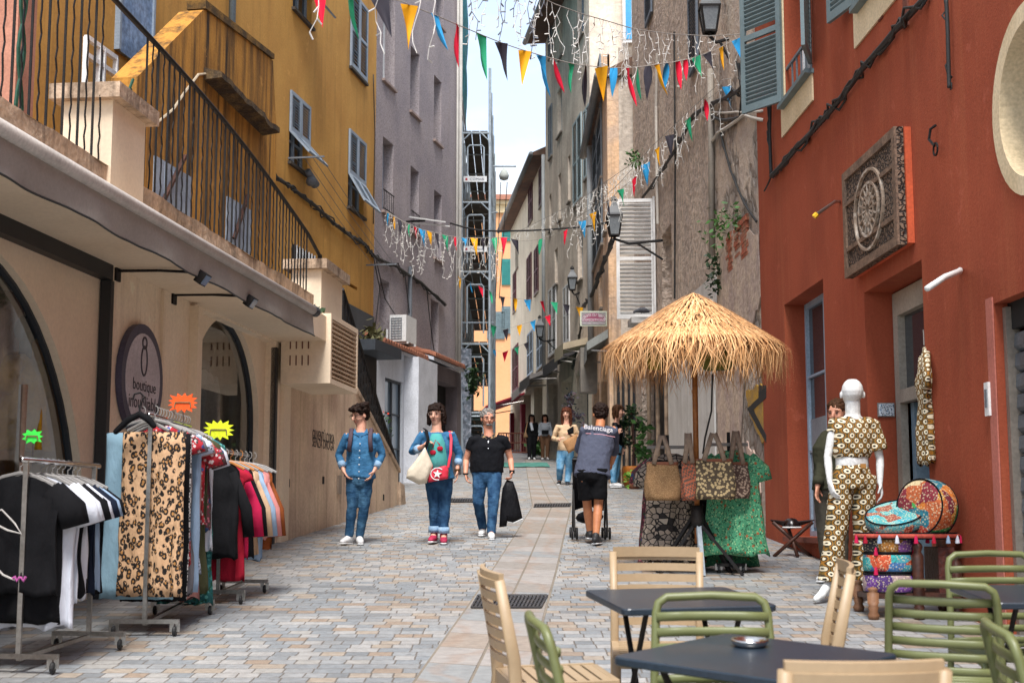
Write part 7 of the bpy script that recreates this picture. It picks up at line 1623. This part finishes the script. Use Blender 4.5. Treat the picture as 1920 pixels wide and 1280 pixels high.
# --- two distant women
for px, lab, tp, tr, sk, sh in ((997, 'distant woman in black with sunglasses and a shoulder bag', BLK, BLK, SKINP, 0), (1022, 'distant woman in a pale top and brown trousers', m_fabric('pale_grey_top', 'b0b5bd'), m_fabric('brown_trousers', '7a5a44'), SKIN, 1)):
    g0 = gnd(px, 862); j = std(1.6, V((0, -1, 0)), .1 if sh else -.1)
    t, Hd, M_ = person(lab, g0, j, .95, 1.1, V((.05, -1, 0)), skin=sk, top=tp, sleeve=.95, hem=.02, trous=tr, leg=1.05, hair=HAIRD, hstyle='long', vox=.014, legr=1.12 if sh else 1.2, shoes=SHOEW)
    if sh == 0:
        glasses(t, Hd, M_, 1.2, BLACKM); MB().el([V((-.03, -.16, 1.3)), V((.02, -.17, 1.05))], [(.05, .02), (.05, .02)]).build('white_tee', WHT, t, w=False, smooth=True)
        MB().el([V((-.22, -.12, .82)), V((-.22, -.12, 1.)), V((-.15, -.08, 1.34))], [(.09, .05), (.02, .01), (.015, .01)]).build('shoulder_bag', mat('tan_bag', '8a6a4a', .7), t, w=False, smooth=True)
    else: MB().ob((0, -.17, .98), (.24, .08, .14)).build('belt_bag', BLK, t, w=False)
# --- man pushing the stroller
g0 = gnd(1113, 1021); Y5 = g0.y
j = pose(g0, Y5, dict(head=(1126, 778, .38), neck=(1125, 800, .28), che=(1121, 826, .2), wai=(1113, 856, .1), pel=(1110, 882, .02), shL=(1097, 806, .22), shR=(1150, 806, .22), elL=(1086, 842, .4), elR=(1152, 846, .38), wrL=(1093, 872, .62), wrR=(1147, 868, .62), hdL=(1095, 880, .72), hdR=(1146, 878, .72), hipL=(1096, 884, 0), hipR=(1124, 884, 0), knL=(1101, 944, .1), knR=(1122, 944, .02), anL=(1106, 998, .2), anR=(1117, 1007, -.12), toeL=(1103, 1006, .42), toeR=(1124, 1016, .08)))
t, Hd, M_ = person('man in a slate tee and black shorts leaning over a baby stroller, seen from behind', g0, j, 1., 1.05, V((-.1, 1, -.2)), V((0, 1, 0)), SKINT, TEEG, .56, .07, m_fabric('black_shorts', '101013', .6), .5, 1.12, SHOEK, HAIRD, 'short', curl=(1.3, 1.3), legr=1.05, armr=1.12, topr=(1.22, 1.16, 1.12, 1.))
c = g0+j['che'].lerp(j['neck'], .6); text('Balenciaga', .085, mat('tee_print', 'd8d4d6', .8), t, frame_m(c+V((-.02, -.15, .015)), V((1, .0, -.12)), V((.05, .35, 1))), 'lettering', .004, sx=1.)
MB().tube([c+V((-.17, -.145, -.02)), c+V((.02, -.158, -.035)), c+V((.18, -.15, -.065))], .005, 5).build('print_stroke', mat('print_pink2', 'c9909a', .8), t)
sk = g0+V((0, .75, 0)); sk.z = S*sk.y; sr_ = thing('stroller', 'black folding baby stroller pushed by the man in shorts', 'stroller', sk)
for s_ in (-1, 1):
    MB().tube([(s_*.21, -.12, .98), (s_*.2, .0, .7), (s_*.2, .25, .3), (s_*.2, .32, .1)], .013, 6).build('frame', BLACKM, sr_, w=False); MB().tube([(s_*.2, .05, .62), (s_*.2, -.2, .1)], .013, 6).build('rear_strut', BLACKM, sr_, w=False)
    for y in (-.22, .32):
        for o in (-.028, .028):
            m_ = Matrix.Translation((s_*.2+o, y, .075)) @ Matrix.Rotation(pi/2, 4, 'Y'); MB().lathe([(.03, -.012), (.072, -.012), (.076, 0), (.072, .012), (.03, .012)], n=18).xf(m_).build('wheel', RUBBER, sr_, w=False, smooth=True)
MB().tube([(-.21, -.12, .98), (.21, -.12, .98)], .015, 8).build('handle', RUBBER, sr_, w=False)
mb = MB(); mb.grid(lambda u, v: (-.19+.38*u, .0+.3*v-.08*sin(pi*v), .95-.6*v+.05*sin(pi*u)*v), 8, 8); mb.build('seat', m_fabric('stroller_fabric', '1a1a1e', .7), sr_, w=False, smooth=True)
MB().el([(-.0, .0, .28), (0, .2, .26)], [(.17, .07), (.17, .07)]).build('basket', m_fabric('stroller_fabric', '1a1a1e', .7), sr_, w=False, smooth=True); mb = MB(); mb.grid(lambda u, v: (-.2+.4*u, .1+.25*cos(pi*.55*v), .78+.24*sin(pi*.55*v)), 6, 8); mb.build('hood', m_fabric('stroller_fabric', '1a1a1e', .7), sr_, w=False, smooth=True)
# --- woman in black jacket, profile
g0 = gnd(1157, 915); j = std(1.68, V((.97, -.25, 0)), .1)
Yb_ = g0.y
j.update(pose(g0, Yb_, dict(head=(1160, 772), neck=(1156, 792), che=(1157, 812), wai=(1154, 836), pel=(1152, 852), elR=(1152, 826, -.22), wrR=(1160, 812, -.3), hdR=(1163, 802, -.3), knR=(1150, 882, -.05), anR=(1150, 905, -.05), toeR=(1163, 912, -.1), knL=(1157, 880, .1), anL=(1152, 905, .1), toeL=(1163, 910, .05))))
person('woman in a black jacket and blue jeans in profile behind the man in shorts', g0, j, 1., 1.15, V((.97, -.3, 0)), V((.97, -.25, 0)), skin=SKINP, top=m_fabric('black_leather', '16171b', .6, 12, .03, .5), sleeve=.95, hem=.0, trous=JEANL, hair=HAIRB, hstyle='bob', vox=.011, curl=(.8, 1.3))
# --- person behind the mannequin
g0 = gnd(1566, 1092); j = std(1.64, V((-.5, -.85, 0)), .05)
Yg = g0.y; j.update(pose(g0, Yg, dict(head=(1570, 776), neck=(1573, 802), elR=(1541, 860), wrR=(1533, 912, -.1), hdR=(1530, 945, -.12), shR=(1548, 822))))
person('person in an olive jacket and grey trousers half hidden behind the white mannequin', g0, j, 1., 1.05, V((-.6, -.8, -.1)), V((-.5, -.85, 0)), top=m_fabric('dark_olive', '3a3a2c', .7), sleeve=.95, hem=.05, trous=m_fabric('grey_chino', '4a463e', .8), hair=HAIRB, hstyle='short', legr=.95)
# --- shop mannequin
g0 = gnd(1578, 1128); Ym = 11.75; g0 = V((g0.x, Ym, S*Ym))
j = pose(g0, Ym, dict(head=(1598, 740), neck=(1599, 776), che=(1599, 812), wai=(1597, 858), pel=(1598, 895), shL=(1564, 796), shR=(1637, 797), elL=(1552, 856, .0), elR=(1650, 860, 0), wrL=(1556, 904, -.05), wrR=(1650, 905, -.05), hdL=(1562, 925, -.08), hdR=(1654, 928, -.05), hipL=(1580, 902), hipR=(1620, 902), knL=(1568, 990), knR=(1620, 995, .05), anL=(1556, 1090), anR=(1618, 1085, .1), toeL=(1530, 1122, -.12), toeR=(1612, 1118, -.1)))
t, Hd, M_ = person('glossy white mannequin in a ring printed two piece, seen from behind', g0, j, 1.05, 1.08, V((.1, 1, .05)), V((0, 1, 0)), PLASTW, None, hair=None, shoes=None, face=False, name='mannequin', cat='mannequin', curl=(.6, .6), vox=.007, tk=.85, armr=.85, legr=.85)
for s_ in 'LR': pass
mb = MB(); sd = (j['shR']-j['shL']); sd.z = 0; sd.normalize()
wz_ = j['wai']+V((0, 0, .0))
mb.el([wz_, wz_+V((0, 0, .06)), j['che'], j['che'].lerp(j['neck'], .5), j['neck']-V((0, 0, .02))], [(.15, .105), (.165, .12), (.17, .122), (.145, .1), (.055, .058)], side=sd, n=22, e=.9, rnd=False)
mb.el([j['che'].lerp(j['shR'], .5)+V((0, 0, .04)), j['shR'], j['shR'].lerp(j['elR'], .75)], [.07, .068, .078], n=14, rnd=False); mb.el([j['che'].lerp(j['shL'], .5)+V((0, 0, .03)), j['shL'], j['shL'].lerp(j['elL'], .25)], [.07, .062, .055], n=14, rnd=False)
soft(mb.build('blouse', RINGS, t, w=False), .01, 3, .03, .1)
mb = MB(); mb.el([j['wai']-V((0, 0, .05)), j['pel'], (j['hipL']+j['hipR'])/2-V((0, 0, .06))], [(.13, .095), (.168, .125), (.15, .115)], side=sd, n=20, rnd=False)
for s_ in 'LR':
    A, B, C_ = j['hip'+s_], j['kn'+s_], j['an'+s_]; mb.el([A+V((0, 0, .05)), A.lerp(B, .5), B, B.lerp(C_, .5), C_+V((.0, 0, .0))], [.1, .098, .088, .094, .104], n=16, rnd=False)
soft(mb.build('trousers', RINGS, t, w=False), .011, 3, .03, .1)
MB().el([wz_-V((0, 0, .08)), wz_+V((0, 0, .01))], [(.135, .098), (.135, .098)], side=sd, n=20).build('belt_tie', PLASTW, t, w=False, smooth=True); MB().ob(j['wai']+V((.06, -.13, -.07)), (.045, .01, .035)).build('price_tag', mat('kraft_tag', 'a8763a', .8), t, w=False)
p = at(1722, 684, 12.9); 
o = tee_mesh(.4, .95, .07, .26, .07, .03, 4, sleeve_w=.08).build('dress', RINGS, None, w=False, smooth=True); a = RD.az(1745, 684, .03)[0]; o.location = RD.P(a+.24, p.z+.02, .0); o.rotation_euler = (0, 0, pi/2-.2); tag(o, 'ring printed dress hanging in the red shop doorway', 'dress'); MB().tube([(0, 0, 0), (0, 0, .1), (.03, 0, .13)], .005, 5).build('hanger', STEELD, o, w=False)
# ---------------------------------------------------------------- bunting and fairy lights
FC = [m_fabric(n_, c_, .9, 6, .01, .7) for n_, c_ in (('flag_red', 'd8203c'), ('flag_green', '2f9a70'), ('flag_black', '35323a'), ('flag_yellow', 'e0a01e'), ('flag_blue', '2f8fc4'))]
def bunting(pts, label, sp, h, w_, c0=0, jit=.15, u0=0.):
    P = [at(*p) for p in pts]; t = thing('bunting', label, 'bunting', sum(P, V())/len(P)); Q = []
    for a, b in zip(P[:-1], P[1:]):
        L_ = (b-a).length; n = max(2, int(L_/.15)); Q += [a.lerp(b, i/n)+V((0, 0, -.02*L_*sin(pi*i/n)*.3)) for i in range(n)]
    Q.append(P[-1]); MB().tube(Q, .0045, 4).build('cord', mat('bunting_cord', '9a948c', .8), t)
    d = u0; k = c0; acc = 0.
    for a, b in zip(Q[:-1], Q[1:]):
        L_ = (b-a).length
        while acc+L_ > d:
            p = a.lerp(b, (d-acc)/max(L_, 1e-6)); x = (b-a).normalized(); x = Matrix.Rotation(R.gauss(0, .5), 3, 'Z') @ x; dn = V((R.gauss(.12, jit), R.gauss(0, jit), -1)).normalized(); nn = x.cross(dn); tw = R.gauss(0, .9); sz = R.uniform(.78, 1.05); mb = MB()
            def f(u, v): s_ = (u-.5)*w_*sz*(1-v)*.999; return p+x*s_*cos(tw*v)+nn*(s_*sin(tw*v)+.035*sin(pi*v)*(.5-abs(u-.5))*2)+dn*h*sz*v
            mb.grid(f, 4, 6); mb.build('pennant', FC[k % 5], t, smooth=True); k += 1; d += sp*R.uniform(.85, 1.15)
        acc += L_
    return t
bunting([(560, -60, 9.2), (660, -18, 9.6), (750, 2, 10), (820, 30, 10.4), (890, 60, 10.8), (950, 84, 11.2), (1000, 100, 11.5), (1040, 111, 11.9), (1080, 121, 12.2), (1118, 125, 12.5), (1160, 128, 12.9), (1195, 126, 13.3), (1230, 121, 13.8), (1285, 112, 14.5)], 'nearest and largest bunting string crossing the top of the picture', .3, .37, .15, 0, .14, .18)
bunting([(1285, 112, 18.4), (1310, 105, 18.6), (1345, 92, 18.8), (1375, 75, 18.9), (1410, 66, 19)], 'short bunting run in front of the big lantern', .26, .32, .15, 0, .1)
bunting([(1425, 140, 19.4), (1355, 165, 20), (1315, 195, 20.6), (1285, 228, 21.2), (1245, 262, 22), (1222, 290, 22.6), (1195, 328, 23.3), (1160, 358, 24), (1135, 380, 24.6), (1108, 402, 25.2), (1078, 424, 26), (1055, 434, 26.2), (1015, 448, 26.6), (985, 452, 26.8), (945, 445, 27)], 'bunting string descending from the stone house past the white shutter', .62, .36, .17, 3, .12, .1)
bunting([(945, 445, 27), (905, 446, 27.2), (865, 446, 27.4), (830, 440, 27.6), (790, 430, 27.9), (755, 415, 28.2), (725, 398, 28.6)], 'dense bunting string across the front of the scaffold tower', .22, .36, .14, 0, .1)
bunting([(862, 520, 36), (900, 537, 36.3), (940, 556, 36.6), (990, 562, 37), (1040, 566, 37), (1085, 575, 37), (1110, 580, 37)], 'smaller bunting string behind in the middle of the street', .36, .36, .2, 3, .1)
bunting([(925, 610, 44), (945, 618, 44), (985, 606, 44), (1010, 598, 44), (1030, 590, 44)], 'tiny far bunting string before the orange house', .45, .42, .24, 1, .1)
bunting([(925, 655, 50), (945, 660, 50), (970, 650, 50), (992, 640, 50)], 'most distant row of pennants low above the far street', .4, .36, .22, 4, .15)
def icicles(pts, label, sp=.13, lo=.25, hi=.75, r=.004, m=WIREW):
    P = [at(*p) for p in pts]; t = thing('fairy_lights', label, 'fairy lights', sum(P, V())/len(P)); Q = []
    for a, b in zip(P[:-1], P[1:]): n = max(2, int((b-a).length/.2)); Q += [a.lerp(b, i/n) for i in range(n)]
    Q.append(P[-1]); MB().tube(Q, r*1.4, 4).build('cable', mat('fairy_cable', '8f8a84', .7), t)
    mb = MB(); acc = 0; d = .05
    for a, b in zip(Q[:-1], Q[1:]):
        L_ = (b-a).length
        while acc+L_ > d:
            p = a.lerp(b, (d-acc)/max(L_, 1e-6)); pp = [p]; n = int(R.uniform(lo, hi)/.09)+1
            for i in range(n):
                p = p+V((R.gauss(0, .024), R.gauss(0, .024), -.085)); pp.append(p)
                if R.random() < .75: q = V((R.uniform(-1, 1), R.uniform(-1, 1), R.uniform(-.7, .2))).normalized(); mb.tube([p, p+q*.05], r*1.5, 4)
            mb.tube(pp, r*.8, 4); d += sp*R.uniform(.6, 1.5)
        acc += L_
    mb.build('light_drops', m, t); return t
DKW = mat('fairy_wire_grey', '7f838c', .6)
icicles([(880, -70, 13), (960, -50, 13.5), (1000, -12, 14), (1040, 8, 14.5), (1090, 26, 15), (1140, 40, 16), (1190, 55, 17), (1260, 64, 18), (1330, 68, 18.8), (1420, 62, 19.4)], 'icicle fairy lights draped across the top from the sky to the red house', .17, .3, .8)
icicles([(860, -110, 12.5), (960, -105, 13), (1060, -70, 13.6)], 'grey fairy lights hanging into the sky gap at the top', .16, .5, 1.1, .005, DKW)
icicles([(600, -75, 9), (700, -60, 9.4), (780, -40, 9.8), (860, -20, 10.4)], 'few fairy light strands beside the nearest red pennant', .4, .4, .85)
icicles([(1425, 140, 19.5), (1355, 150, 20), (1285, 215, 21.2), (1222, 275, 22.6), (1160, 345, 24), (1108, 392, 25.2), (1060, 420, 26.2)], 'icicle fairy lights following the descending bunting past the white shutter', .2, .3, .75)
icicles([(1195, 300, 23), (1130, 345, 27), (1080, 380, 31), (1030, 405, 34), (960, 440, 36)], 'thin fairy lights slanting along the right facades', .22, .2, .5)
icicles([(945, 445, 27), (905, 446, 27.2), (865, 446, 27.4), (830, 440, 27.6), (790, 430, 27.9), (755, 415, 28.2), (725, 396, 28.6)], 'dense icicle fairy lights across the scaffold tower', .075, .35, .95)
cable([at(*p) for p in ((835, 415, 39), (900, 432, 36), (960, 433, 35), (1060, 428, 34), (1160, 412, 29))], .025, 'black cable spanning the street behind the descending bunting')
